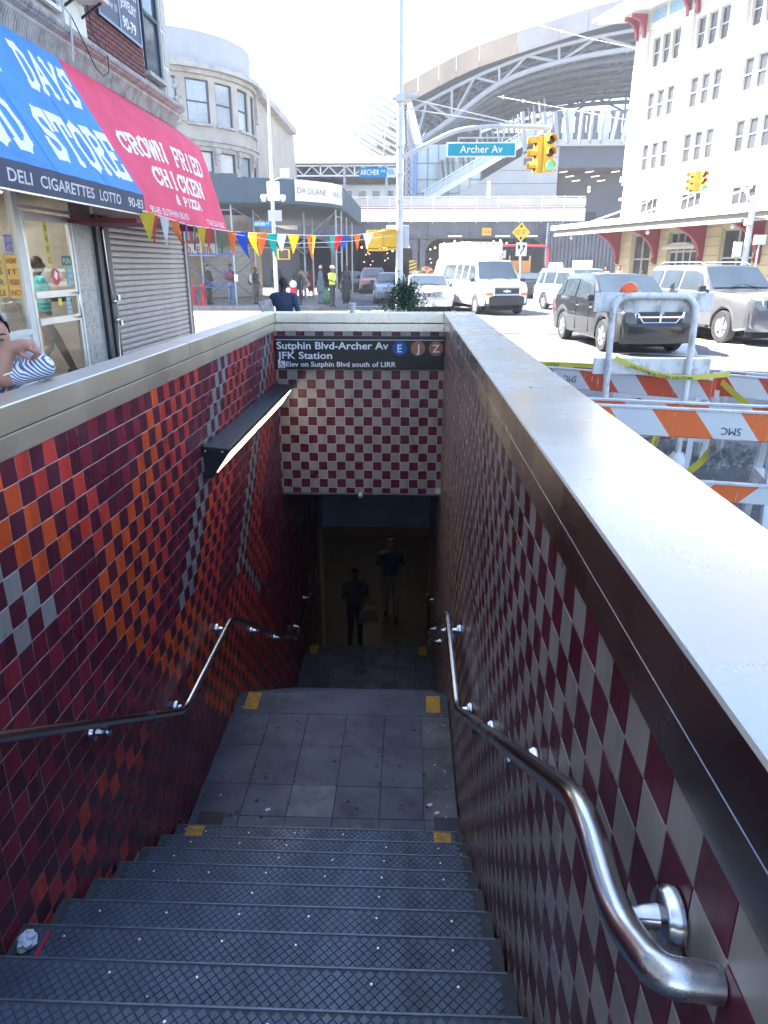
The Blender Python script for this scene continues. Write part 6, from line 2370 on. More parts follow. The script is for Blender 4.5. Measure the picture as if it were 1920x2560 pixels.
# diamond clearance sign with the keep-right sign under it
dg = thing('clearance_sign', 'yellow diamond sign reading 12-5 above a white keep right sign', 'sign', (5.3, 36, 0), world=True)
b = MB()
b.tube([(5.32, 36.06, 0), (5.25, 36.06, 3.8)], 0.035, 8)
b.build('post', M_galv, dg)
dh = 0.43
b = MB()
c = Vector((5.22, 36, 3.365))
b.obox(c, (dh * 0.995 / 1.0 * 0.707 * 0.707, 0, dh * 0.5), (0, 0.012, 0), (-dh * 0.5, 0, dh * 0.5))
di = b.build('diamond', mat('warning_yellow', (0.75, 0.47, 0.03), 0.45, var=0.04), dg)
word('lettering', "12'-5\"", (4.96, 35.986, 3.27), XD, ZD, M_black, di, width=0.50, height=0.20, bold=0.006)
for s_ in (1, -1):
    b = MB()
    z = 3.365 + s_ * 0.24
    yk2 = 35.984
    P = [(5.12, yk2, z - s_ * 0.05), (5.32, yk2, z - s_ * 0.05), (5.22, yk2, z + s_ * 0.09)] if True else []
    b.prism([(5.13, yk2, z), (5.31, yk2, z), (5.22, yk2, z + s_ * 0.10)], (0, 0.001, 0))
    b.box((5.19, yk2, z - s_ * 0.055), (5.25, yk2 + 0.001, z))
    b.build('arrow_mark', M_black, di, fix=True)
b = MB()
b.box((5.03, 35.99, 2.31), (5.53, 36.01, 2.90))
kr = b.build('keep_right_plate', M_white, dg, bev=0.008)
b = MB()
yk2 = 35.985
b.tube(smooth_path([(5.24, yk2, 2.38), (5.27, yk2, 2.5), (5.38, yk2, 2.6), (5.39, yk2, 2.72)], 5, 0.1), 0.03, 6)
b.prism([(5.30, yk2, 2.70), (5.48, yk2, 2.70), (5.39, yk2, 2.85)], (0, 0.002, 0))
b.prism([(5.09, yk2, 2.8), (5.22, yk2, 2.8), (5.21, yk2, 2.66), (5.155, yk2, 2.58), (5.10, yk2, 2.66)], (0, 0.002, 0))
b.build('arrow_mark', M_black, kr, fix=True)

# ------------------------------------------------------------------ bunting
def cloth_mat(name, col):
    m, t, bs = new_mat(name)
    N, L = t.nodes, t.links
    tr = N.new('ShaderNodeBsdfTranslucent')
    tr.inputs[0].default_value = tuple(col) + (1,)
    bs.inputs['Base Color'].default_value = tuple(col) + (1,)
    bs.inputs['Roughness'].default_value = 0.5
    mx = N.new('ShaderNodeMixShader')
    mx.inputs[0].default_value = 0.5
    L.new(bs.outputs[0], mx.inputs[1])
    L.new(tr.outputs[0], mx.inputs[2])
    L.new(mx.outputs[0], N['Material Output'].inputs[0])
    return m
PC = {'yellow': (0.75, 0.60, 0.04), 'red': (0.65, 0.05, 0.05), 'white': (0.75, 0.75, 0.75), 'orange': (0.80, 0.22, 0.03), 'blue': (0.05, 0.12, 0.45), 'green': (0.02, 0.30, 0.13), 'teal': (0.0, 0.36, 0.34)}
PM = {k: cloth_mat('pennant_' + k, c) for k, c in PC.items()}
bt = thing('bunting', 'string of coloured pennants running from the red awning to the tall pole', 'bunting', (-3.85, 14, 2.5), world=True)
path = [Vector(p) for p in ((-3.84, 10.8, 2.60), (-3.84, 13.0, 2.52), (-3.84, 16.0, 2.55), (-3.23, 18, 2.58), (-2.4, 19.6, 2.60), (-1.64, 21, 2.66), (-0.45, 22, 2.86))]
b = MB()
b.tube(path, 0.008, 5)
b.build('cord', M_white, bt)
b = MB()
b.tube([(-3.8, 16.0, 2.50), (-2.9, 18.6, 2.38), (-1.7, 20.8, 2.5), (-0.45, 22, 2.7)], 0.007, 5)
b.build('cord', M_white, bt)
def on_path(u):
    L_ = [0]
    for p, q in zip(path, path[1:]): L_.append(L_[-1] + (q - p).length)
    d = u * L_[-1]
    for i in range(len(path) - 1):
        if d <= L_[i + 1]:
            k = (d - L_[i]) / (L_[i + 1] - L_[i])
            return path[i].lerp(path[i + 1], k), (path[i + 1] - path[i]).normalized()
    return path[-1], (path[-1] - path[-2]).normalized()
tot = sum((q - p).length for p, q in zip(path, path[1:]))
cols = ['yellow', 'red', 'white', 'orange', 'blue', 'green', 'yellow', 'red', 'white', 'green', 'orange', 'blue', 'yellow', 'orange', 'teal', 'white', 'yellow', 'orange', 'yellow', 'teal', 'red', 'blue', 'orange', 'white']
rg = random.Random(4)
pos_y = [10.95, 11.25, 11.72, 12.22, 12.78, 13.3, 13.75, 14.2, 14.72, 15.25]
for i, cname in enumerate(cols):
    if i < 10: u = (pos_y[i] - 10.8) / tot
    else: u = (5.25 + (i - 10) * (tot - 5.6) / 14 + rg.uniform(-0.2, 0.2)) / tot
    p, d = on_path(u)
    w = 0.24 if i < 10 else 0.30
    h_ = rg.uniform(0.38, 0.46) if i < 10 else rg.uniform(0.38, 0.60)
    tw = rg.uniform(-0.5, 0.5) if i < 10 else rg.uniform(-0.9, 0.3)
    side = Vector((-d.y, d.x, 0))
    e = (d * math.cos(tw) + side * math.sin(tw)).normalized()
    if i == 0: e = (d * 0.5 + Vector((1, 0, 0)) * 0.8).normalized()
    sw = side * rg.uniform(-0.12, 0.12) + d * rg.uniform(-0.08, 0.22)
    rows = []
    for r_ in range(6):
        k = r_ / 5
        ww = w * (1 - k) * 0.5 + 0.004
        cc = p + Vector((0, 0, -h_ * k)) + sw * k * k
        nn_ = Vector((-e.y, e.x, 0)) * 0.03 * math.sin(3.0 * k + i)
        rows.append([cc - e * ww, cc + nn_ + Vector((0, 0, -0.0)), cc + e * ww])
    b = MB()
    b.sheet(rows, 0.0015)
    b.build('pennant', PM[cname], bt, smooth=60)
# small bulb lights and wires crossing the view
wr = thing('overhead_wires', 'thin overhead wires with small insulators crossing before the arched roof', 'wires', (8, 50, 8), world=True)
for (pts) in ([(6.4, 60, 13.8), (9.5, 55, 12.2), (13.4, 46, 9.6)], [(9.2, 62, 18.9), (12, 56, 16.4), (14.3, 46.5, 13.1)]):
    b = MB()
    b.tube(pts, 0.011, 5)
    b.build('wire', M_galv, wr)
    for k in (0.1, 0.5):
        p = Vector(pts[0]).lerp(Vector(pts[1]), k)
        b = MB()
        b.ball(p, 0.12, 0, 6, 4)
        b.build('insulator', M_galv, wr)

# ------------------------------------------------------------------ barricades
def stripe_mat(name, per, slope, org=0.0, oc=(0.80, 0.16, 0.035), wc=(0.66, 0.68, 0.70), ax='X', worn=0.5, warp=0.0):
    m, t, bs = new_mat(name)
    N, L = t.nodes, t.links
    tc = N.new('ShaderNodeTexCoord')
    sx = N.new('ShaderNodeSeparateXYZ')
    L.new(tc.outputs['Object'], sx.inputs[0])
    ma = N.new('ShaderNodeMath')
    ma.operation = 'MULTIPLY_ADD'
    L.new(sx.outputs['Z'], ma.inputs[0])
    ma.inputs[1].default_value = slope
    L.new(sx.outputs[ax], ma.inputs[2])
    md = N.new('ShaderNodeMath')
    md.operation = 'MULTIPLY_ADD'
    L.new(ma.outputs[0], md.inputs[0])
    md.inputs[1].default_value = 1 / per
    md.inputs[2].default_value = org
    wz = N.new('ShaderNodeTexNoise')
    wz.inputs['Scale'].default_value = 14
    L.new(tc.outputs['Object'], wz.inputs[0])
    wa = N.new('ShaderNodeMath')
    wa.operation = 'MULTIPLY_ADD'
    wa.inputs[1].default_value = warp / per
    L.new(wz.outputs[0], wa.inputs[0])
    L.new(md.outputs[0], wa.inputs[2])
    fr_ = N.new('ShaderNodeMath')
    fr_.operation = 'FRACT'
    L.new(wa.outputs[0], fr_.inputs[0])
    gt = N.new('ShaderNodeMath')
    gt.operation = 'GREATER_THAN'
    gt.inputs[1].default_value = 0.5
    L.new(fr_.outputs[0], gt.inputs[0])
    nz = N.new('ShaderNodeTexNoise')
    nz.inputs['Scale'].default_value = 9
    nz.inputs['Detail'].default_value = 9
    nz.inputs['Roughness'].default_value = 0.7
    mpg = N.new('ShaderNodeMapping')
    mpg.inputs['Scale'].default_value = (4, 4, 0.8)
    L.new(tc.outputs['Object'], mpg.inputs[0])
    L.new(mpg.outputs[0], nz.inputs[0])
    rp_ = N.new('ShaderNodeValToRGB')
    rp_.color_ramp.elements[0].position = 0.60
    rp_.color_ramp.elements[1].position = 0.64
    rp_.color_ramp.elements[0].color = (0, 0, 0, 1)
    rp_.color_ramp.elements[1].color = (worn, worn, worn, 1)
    L.new(nz.outputs[0], rp_.inputs[0])
    m1 = N.new('ShaderNodeMixRGB')
    L.new(gt.outputs[0], m1.inputs[0])
    m1.inputs[1].default_value = tuple(wc) + (1,)
    m1.inputs[2].default_value = tuple(oc) + (1,)
    m2 = N.new('ShaderNodeMixRGB')
    L.new(rp_.outputs[0], m2.inputs[0])
    L.new(m1.outputs[0], m2.inputs[1])
    m2.inputs[2].default_value = (0.66, 0.64, 0.63, 1)
    L.new(m2.outputs[0], bs.inputs['Base Color'])
    bs.inputs['Roughness'].default_value = 0.5
    return m
M_wplast = mat('white_plastic', (0.62, 0.64, 0.66), 0.5, var=0.08, scale=5, dirt=(0.22, 0.22, 0.22), dscale=7, damt=0.55)
M_wpaint = mat('flaking_white_paint', (0.72, 0.72, 0.72), 0.55, var=0.1, scale=6, dirt=(0.10, 0.10, 0.10), dscale=10, damt=0.85, stretch=(1, 1, 0.6))
def a_frame(label, loc, rz, L_, top, planks, txt=None, oc=(0.80, 0.16, 0.035)):
    """folding barricade: two moulded A-shaped leg frames joined by striped planks front and back"""
    t = thing('barricade', label, 'barricade', loc, rz, group='street work barricades')
    for x in (-L_ / 2 + 0.06, L_ / 2 - 0.10):
        for s_ in (-1, 1):
            b = MB()
            p, q = Vector((x, s_ * 0.05, top + 0.02)), Vector((x, s_ * 0.30, 0.0))
            b.bar(p + Vector((0, 0.028, 0)), q + Vector((0, 0.035, 0)), 0.045, 0.018, up=(0, 1, 0))
            b.bar(p - Vector((0, 0.028, 0)), q - Vector((0, 0.035, 0)), 0.045, 0.018, up=(0, 1, 0))
            n = 9
            for k in range(n):
                a0, a1 = p.lerp(q, k / n), p.lerp(q, (k + 1) / n)
                sg_ = 1 if k % 2 else -1
                b.bar(a0 + Vector((0, 0.028 * sg_, 0)), a1 - Vector((0, 0.028 * sg_, 0)), 0.03, 0.010, up=(0, 1, 0))
            b.build('leg', M_wplast, t)
        b = MB()
        b.box((x - 0.03, -0.17, top * 0.48), (x + 0.03, 0.17, top * 0.48 + 0.05))
        b.build('spreader', M_wplast, t)
    for i, (z0, h_, s_, sl_, og) in enumerate(planks):
        yy = s_ * (0.06 + (top - z0 - h_ / 2) * 0.27 + 0.035)
        b = MB()
        b.box((-L_ / 2, yy - 0.014, z0), (L_ / 2, yy + 0.014, z0 + h_))
        pk = b.build('plank', stripe_mat('plank_stripes', 0.56, sl_, og, oc), t, bev=0.006)
        b = MB()
        b.box((-L_ / 2, yy - 0.022, z0 + h_), (L_ / 2, yy + 0.022, z0 + h_ + 0.014))
        b.build('plank_lip', M_wplast, t)
        if txt and i == 0:
            for (s2, u, v, w, hh_, fl) in txt:
                word('stencil', s2, (u, yy - 0.014, z0 + v), (-1, 0, 0), (0, 0, -1), M_black, t, width=w, height=hh_, bold=0.0)
    return t
a_frame('front striped orange and white barricade with a worn orange stripe and stencilled letters', (1.72, 4.98, 0.0), R(-13), 1.75, 0.92,
        [(0.735, 0.19, -1, 0.75, 0.30), (0.33, 0.125, -1, -1.0, 0.55), (0.735, 0.19, 1, 0.75, 0.1)], txt=[('SMC', 0.56, 0.085, 0.125, 0.05, 1)])
a_frame('middle striped barricade with faded orange stripes behind the white pipe frame', (2.12, 7.2, 0.0), R(-30), 1.75, 0.85,
        [(0.66, 0.19, -1, 0.75, 0.05), (0.28, 0.17, -1, -0.9, 0.4), (0.66, 0.19, 1, 0.75, 0.3)], txt=[('SMC', -0.40, 0.13, 0.13, 0.065, 1)], oc=(0.66, 0.11, 0.05))
a_frame('striped barricade running out of view at the right edge', (3.72, 6.55, 0.0), R(-38), 1.75, 0.86,
        [(0.66, 0.20, -1, 0.75, 0.2), (0.28, 0.17, -1, -0.9, 0.1), (0.66, 0.20, 1, 0.75, 0.0)], oc=(0.56, 0.09, 0.05))
# bent-pipe frame barricade with two bare planks
uf = thing('barricade', 'tall white bent pipe frame barricade with two peeling blank planks', 'barricade', (2.18, 6.6, 0), world=True, group='street work barricades')
b = MB()
b.tube(smooth_path([(1.845, 6.62, 0.02), (1.81, 6.6, 1.60), (2.545, 6.6, 1.60), (2.575, 6.62, 0.02)], 8, 0.17), 0.030, 12)
b.build('pipe_frame', M_wpaint, uf, smooth=50)
for (x0, x1, z0, z1, yy) in ((1.655, 2.70, 1.46, 1.625, 6.65), (1.70, 2.765, 0.905, 1.05, 6.65)):
    b = MB()
    b.box((x0, yy - 0.012, z0), (x1, yy + 0.012, z1))
    b.build('plank', M_wpaint, uf, bev=0.004)
for x in (1.845, 2.575):
    b = MB()
    b.lathe([(0.085, 0), (0.095, 0.05), (0.085, 0.12), (0.05, 0.17)], 12, (x, 6.62, 0.0), (0, 0, 1))
    b.bar((x, 6.3, 0.03), (x, 6.95, 0.03), 0.05, 0.05)
    b.build('foot', M_wpaint, uf, smooth=40)
for x in (2.02, 2.25):
    b = MB()
    b.box((x, 6.635, 1.44), (x + 0.035, 6.67, 1.64))
    b.build('strap', M_galv, uf)
t = thing('warning_lamp', 'round orange warning lamp on top of the white pipe barricade', 'lamp', (1.97, 6.68, 1.6), world=True)
b = MB()
b.lathe([(0.075, -0.02), (0.082, 0), (0.075, 0.02), (0.05, 0.032)], 20, (1.97, 6.70, 1.635), (0, -1, 0))
b.build('lens', mat('orange_lens', (0.85, 0.13, 0.02), 0.3), t, smooth=40)
b = MB()
b.box((1.93, 6.675, 1.50), (2.01, 6.72, 1.57))
b.build('battery_case', M_sigy, t)
jb_ = thing('plastic_barrier', 'low blank white barrier panel on the ground behind the barricades', 'barrier', (2.75, 8.0, 0), world=True)
b = MB()
b.prism([(2.28, 7.9, 0), (2.28, 8.3, 0), (2.28, 8.22, 0.3), (2.28, 8.16, 0.60), (2.28, 8.02, 0.60), (2.28, 7.96, 0.3)], (1.1, 0, 0))
b.build('shell', mat('barrier_white', (0.56, 0.55, 0.56), 0.5, var=0.05), jb_, bev=0.02)
b = MB()
b.prism([(2.53, 7.965, 0.44), (2.58, 7.968, 0.455), (2.66, 7.968, 0.43), (2.61, 7.965, 0.42)], (0, -0.012, 0))
b.build('slot_mark', M_black, jb_)

# caution tape
M_tape = mat('caution_yellow', (0.60, 0.54, 0.07), 0.4, var=0.06)
def tape(label, pts, w=0.044, twist=(), words=()):
    t = thing('caution_tape', label, 'tape', pts[0], world=True, group='caution tape')
    P = smooth_path(pts, 8, 0.4)
    rows = []
    n = len(P)
    for i, p in enumerate(P):
        k = i / (n - 1)
        a = sum(A_ * math.exp(-((k - c) / s_) ** 2) for (c, s_, A_) in twist)
        d = (P[min(i + 1, n - 1)] - P[max(i - 1, 0)]).normalized()
        sd = d.cross(Vector((0, 0, 1)))
        if sd.length < 0.1: sd = Vector((0, 1, 0))
        sd.normalize()
        up = sd.cross(d)
        v = up * math.cos(a) + sd * math.sin(a)
        rows.append([p - v * w / 2, p + v * w / 2])
    b = MB()
    b.sheet(rows, 0.0008)
    b.build('ribbon', M_tape, t, smooth=60)
    for k in words:
        i = int(k * (n - 2))
        p, q = P[i], P[min(i + 1, n - 1)]
        d = (q - p).normalized()
        if d.x < 0: d = -d
        sd = d.cross(Vector((0, 0, 1))).normalized()
        up = sd.cross(d)
        word('print', 'CAUTION', p - up * 0.018, d, up, M_black, t, width=0.20, height=0.026, bold=0.012, center=True, lift=0.004)
    return t
tape('yellow caution tape sagging across the two legs of the white pipe barricade', [(1.87, 6.57, 1.06), (2.1, 6.55, 0.965), (2.3, 6.55, 0.905), (2.55, 6.56, 0.885), (2.98, 6.7, 0.90)], words=(0.2, 0.5, 0.8))
tape('yellow caution tape stretched left over the middle striped barricade', [(1.20, 7.45, 0.90), (1.5, 7.42, 0.895), (1.9, 7.2, 0.905)], words=(0.45,))
tape('yellow caution tape hanging in a loop at the lower right', [(2.08, 4.72, 0.44), (2.22, 4.70, 0.35), (2.36, 4.69, 0.335), (2.46, 4.70, 0.40), (2.55, 4.72, 0.62), (2.52, 4.74, 0.86)], 0.06, twist=((0.35, 0.08, 1.2),), words=(0.5, 0.75))
tape('short end of caution tape dangling under the front barricade plank', [(2.02, 5.6, 0.72), (2.0, 5.6, 0.60), (1.95, 5.58, 0.42), (1.93, 5.58, 0.34)], 0.06, words=(0.4,))
tape('caution tape tail lying down behind the front barricade legs', [(2.55, 5.9, 0.70), (2.6, 6.0, 0.5), (2.62, 6.1, 0.25), (2.5, 6.15, 0.10)], 0.06, words=(0.5,))
tape('caution tape tied on the right hand barricade', [(3.0, 6.9, 0.80), (3.15, 6.6, 0.62), (3.4, 6.45, 0.56), (3.6, 6.3, 0.55)], 0.06, words=(0.7,))

# ------------------------------------------------------------------ plants
def leaf_mat(name, c0, c1):
    m, t, bs = new_mat(name)
    N, L = t.nodes, t.links
    ge = N.new('ShaderNodeNewGeometry')
    nz = N.new('ShaderNodeTexNoise')
    nz.inputs['Scale'].default_value = 9
    L.new(ge.outputs['Position'], nz.inputs[0])
    rp_ = N.new('ShaderNodeValToRGB')
    rp_.color_ramp.elements[0].position = 0.35
    rp_.color_ramp.elements[1].position = 0.65
    rp_.color_ramp.elements[0].color = tuple(c0) + (1,)
    rp_.color_ramp.elements[1].color = tuple(c1) + (1,)
    L.new(nz.outputs[0], rp_.inputs[0])
    L.new(rp_.outputs[0], bs.inputs['Base Color'])
    bs.inputs['Roughness'].default_value = 0.5
    tr = N.new('ShaderNodeBsdfTranslucent')
    L.new(rp_.outputs[0], tr.inputs[0])
    mx = N.new('ShaderNodeMixShader')
    mx.inputs[0].default_value = 0.25
    L.new(bs.outputs[0], mx.inputs[1])
    L.new(tr.outputs[0], mx.inputs[2])
    L.new(mx.outputs[0], N['Material Output'].inputs[0])
    return m
M_bark = mat('bark', (0.10, 0.075, 0.05), 0.9, var=0.3, scale=20)
M_soil = mat('planter_concrete', (0.42, 0.36, 0.30), 0.8, var=0.15)
def bush(name, label, loc, h, rad, m, seed, cone=False, leaf=0.03, n=1800, pot=0.4, cat='shrub', flowers=None):
    """potted shrub: tub, branching stem, and single leaves clustered along the twigs"""
    rg = random.Random(seed)
    t = thing(name, label, cat, loc)
    b = MB()
    b.lathe([(pot * 0.75, 0), (pot * 0.9, 0.06), (pot, pot * 1.1), (pot * 1.06, pot * 1.15), (pot * 1.0, pot * 1.2), (pot * 0.8, pot * 1.18)], 18, (0, 0, 0), (0, 0, 1))
    b.build('tub', M_soil, t, smooth=40)
    z0 = pot * 1.1
    tw = MB()
    tips = []
    tw.tube([(0, 0, z0), (0.01, 0.01, z0 + h * 0.5), (0, 0, z0 + h)], [0.022, 0.014, 0.004], 6)
    for k in range(46):
        k0 = rg.random() ** 0.8
        zb = z0 + h * (0.05 + 0.85 * k0)
        a = rg.uniform(0, 2 * PI)
        r_ = rad * ((1 - k0 * 0.85) if cone else math.sin(PI * min(0.97, 0.25 + 0.7 * k0))) * rg.uniform(0.55, 1.1)
        p0 = Vector((0, 0, zb))
        p1 = p0 + Vector((math.cos(a) * r_, math.sin(a) * r_, r_ * rg.uniform(0.25, 0.9)))
        tw.tube([p0, (p0 + p1) / 2 + Vector((0, 0, 0.02)), p1], [0.008, 0.005, 0.002], 4)
        tips.append((p0, p1))
    tips.append((Vector((0, 0, z0 + h * 0.6)), Vector((0, 0, z0 + h))))
    tw.build('stems', M_bark, t)
    lf = MB()
    for k in range(n):
        p0, p1 = rg.choice(tips)
        u = 0.25 + 0.8 * rg.random()
        p = p0.lerp(p1, u) + Vector((rg.gauss(0, 1), rg.gauss(0, 1), rg.gauss(0, 1))) * rad * 0.09
        d = Vector((rg.gauss(0, 1), rg.gauss(0, 1), rg.gauss(0.4, 1))).normalized()
        e = d.cross(Vector((rg.gauss(0, 1), rg.gauss(0, 1), rg.gauss(0, 1)))).normalized()
        s_ = leaf * rg.uniform(0.6, 1.3)
        lf.add([p, p + d * s_ + e * s_ * 0.32, p + d * s_ * 2.0, p + d * s_ - e * s_ * 0.32], [(0, 1, 2, 3)])
    lf.build('foliage', m, t, kind='stuff')
    if flowers:
        fl = MB()
        for k in range(70):
            p0, p1 = rg.choice(tips)
            p = p0.lerp(p1, rg.uniform(0.8, 1.1))
            fl.ball(p, leaf * 0.9, rg.randrange(len(flowers)), 6, 4)
        fl.build('flowers', flowers, t, kind='stuff')
    return t
bush('evergreen_shrub', 'dark green potted evergreen poking above the end of the stairwell wall', (-0.11, 12.0, 0.0), 1.22, 0.72, leaf_mat('conifer_leaf', (0.02, 0.055, 0.03), (0.05, 0.11, 0.06)), 3, True, 0.026, 5200)
F1 = [mat('flower_red', (0.5, 0.04, 0.06), 0.6), mat('flower_pink', (0.7, 0.35, 0.35), 0.6)]
bush('flower_planter', 'round planter of yellow green leaves and red flowers left of the white truck', (0.75, 36.6, 0.0), 1.05, 0.62, leaf_mat('lime_leaf', (0.10, 0.16, 0.03), (0.26, 0.30, 0.06)), 5, False, 0.07, 900, 0.62, 'planter', F1)
bush('flower_planter', 'planter of tall yellow leaves between the silver sedan and the white van', (2.0, 36.2, 0.0), 1.15, 0.5, leaf_mat('gold_leaf', (0.22, 0.20, 0.04), (0.34, 0.30, 0.08)), 6, False, 0.07, 900, 0.55, 'planter')
bush('grass_planter', 'feathery shrub rising behind the roof of the white van', (2.9, 38.5, 0.0), 1.7, 0.6, leaf_mat('grey_leaf', (0.10, 0.12, 0.07), (0.20, 0.20, 0.12)), 8, False, 0.07, 800, 0.5, 'planter')
of = thing('orange_fence', 'orange work fence panel with posts behind the yellow diamond sign', 'fence', (6.95, 50, 0), world=True)
b = MB()
b.box((5.95, 50, 0.2), (7.95, 50.05, 2.2))
b.build('panel', mat('fence_orange', (0.60, 0.26, 0.10), 0.7, var=0.08), of)
for x in (5.95, 6.6, 7.25, 7.95):
    b = MB()
    b.box((x - 0.04, 49.93, 0), (x + 0.04, 49.99, 2.5))
    b.build('post', mat('fence_post', (0.55, 0.3, 0.14), 0.7), of)
# paper cup on the ledge, red standpipe by the scaffold
b = MB()
b.lathe([(0.030, 0), (0.042, 0.095), (0.045, 0.1), (0.043, 0.104), (0.040, 0.1)], 18, (-0.66, YB + 0.12, TOP), (0, 0, 1))
tag(b.build('paper_cup', mat('cup_paper', (0.68, 0.66, 0.62), 0.7), None, smooth=40), label='white paper cup left on the far stainless ledge', cat='cup')
sp = thing('fire_standpipe', 'red twin standpipe beside the man in the dark suit', 'standpipe', (-9.75, 33.5, 0.15), world=True)
for x in (-9.95, -9.5):
    b = MB()
    b.lathe([(0.16, 0), (0.16, 0.08), (0.11, 0.12), (0.11, 0.75), (0.14, 0.8), (0.12, 0.92)], 12, (x, 33.45, 0.15), (0, 0, 1))
    b.build('pipe', mat('standpipe_red', (0.55, 0.03, 0.04), 0.5), sp, smooth=40)
b = MB()

# ================================================================== vehicles
M_tyre = mat('tyre_rubber', (0.025, 0.025, 0.027), 0.8, var=0.2)
M_rim = mat('alloy_rim', (0.55, 0.56, 0.58), 0.3, 0.8, var=0.1)
M_carglass = mat('car_glass', (0.045, 0.06, 0.075), 0.04, var=0.2, scale=1.2, spec=1.0)
M_chrome = mat('chrome', (0.75, 0.75, 0.76), 0.12, 1.0, var=0.05)
M_lamp = mat('headlamp_glass', (0.72, 0.74, 0.76), 0.12, 0.3, var=0.08, scale=20)
M_amber = mat('amber_lens', (0.75, 0.22, 0.03), 0.25)
M_tail = mat('tail_lens', (0.55, 0.02, 0.03), 0.2)
M_trim = mat('black_trim', (0.03, 0.03, 0.034), 0.55)
M_under = mat('underbody', (0.012, 0.012, 0.013), 0.9)
M_plate_ny = mat('plate_amber', (0.72, 0.42, 0.12), 0.5)
M_plate_w = mat('plate_white', (0.62, 0.62, 0.62), 0.5)
def paint(name, col, metal=0.0, rough=0.3):
    return mat('paint_' + name, col, rough, metal, var=0.04, coat=0.8, scale=1.5)
def wheel_meshes(Rw, wd):
    t = MB()
    t.lathe([(Rw * 0.64, -wd / 2), (Rw * 0.93, -wd / 2), (Rw, -wd * 0.33), (Rw, wd * 0.33), (Rw * 0.93, wd / 2), (Rw * 0.64, wd / 2)], 22, (0, 0, 0), (1, 0, 0), caps=False)
    r_ = MB()
    r_.lathe([(Rw * 0.65, -wd * 0.3), (Rw * 0.66, wd * 0.44), (Rw * 0.60, wd * 0.46), (Rw * 0.56, wd * 0.30), (Rw * 0.18, wd * 0.34), (Rw * 0.14, wd * 0.42)], 20, (0, 0, 0), (1, 0, 0))
    s_ = MB()
    for k in range(5):
        a = 2 * PI * k / 5
        d = Vector((0, math.cos(a), math.sin(a)))
        s_.bar(Vector((wd * 0.40, 0, 0)) + d * Rw * 0.12, Vector((wd * 0.42, 0, 0)) + d * Rw * 0.60, Rw * 0.17, wd * 0.12, up=(1, 0, 0))
    return t.mesh('tyre', M_tyre, smooth=40), r_.mesh('rim', M_rim, smooth=40), s_.mesh('spokes', M_rim)
_wm = {}
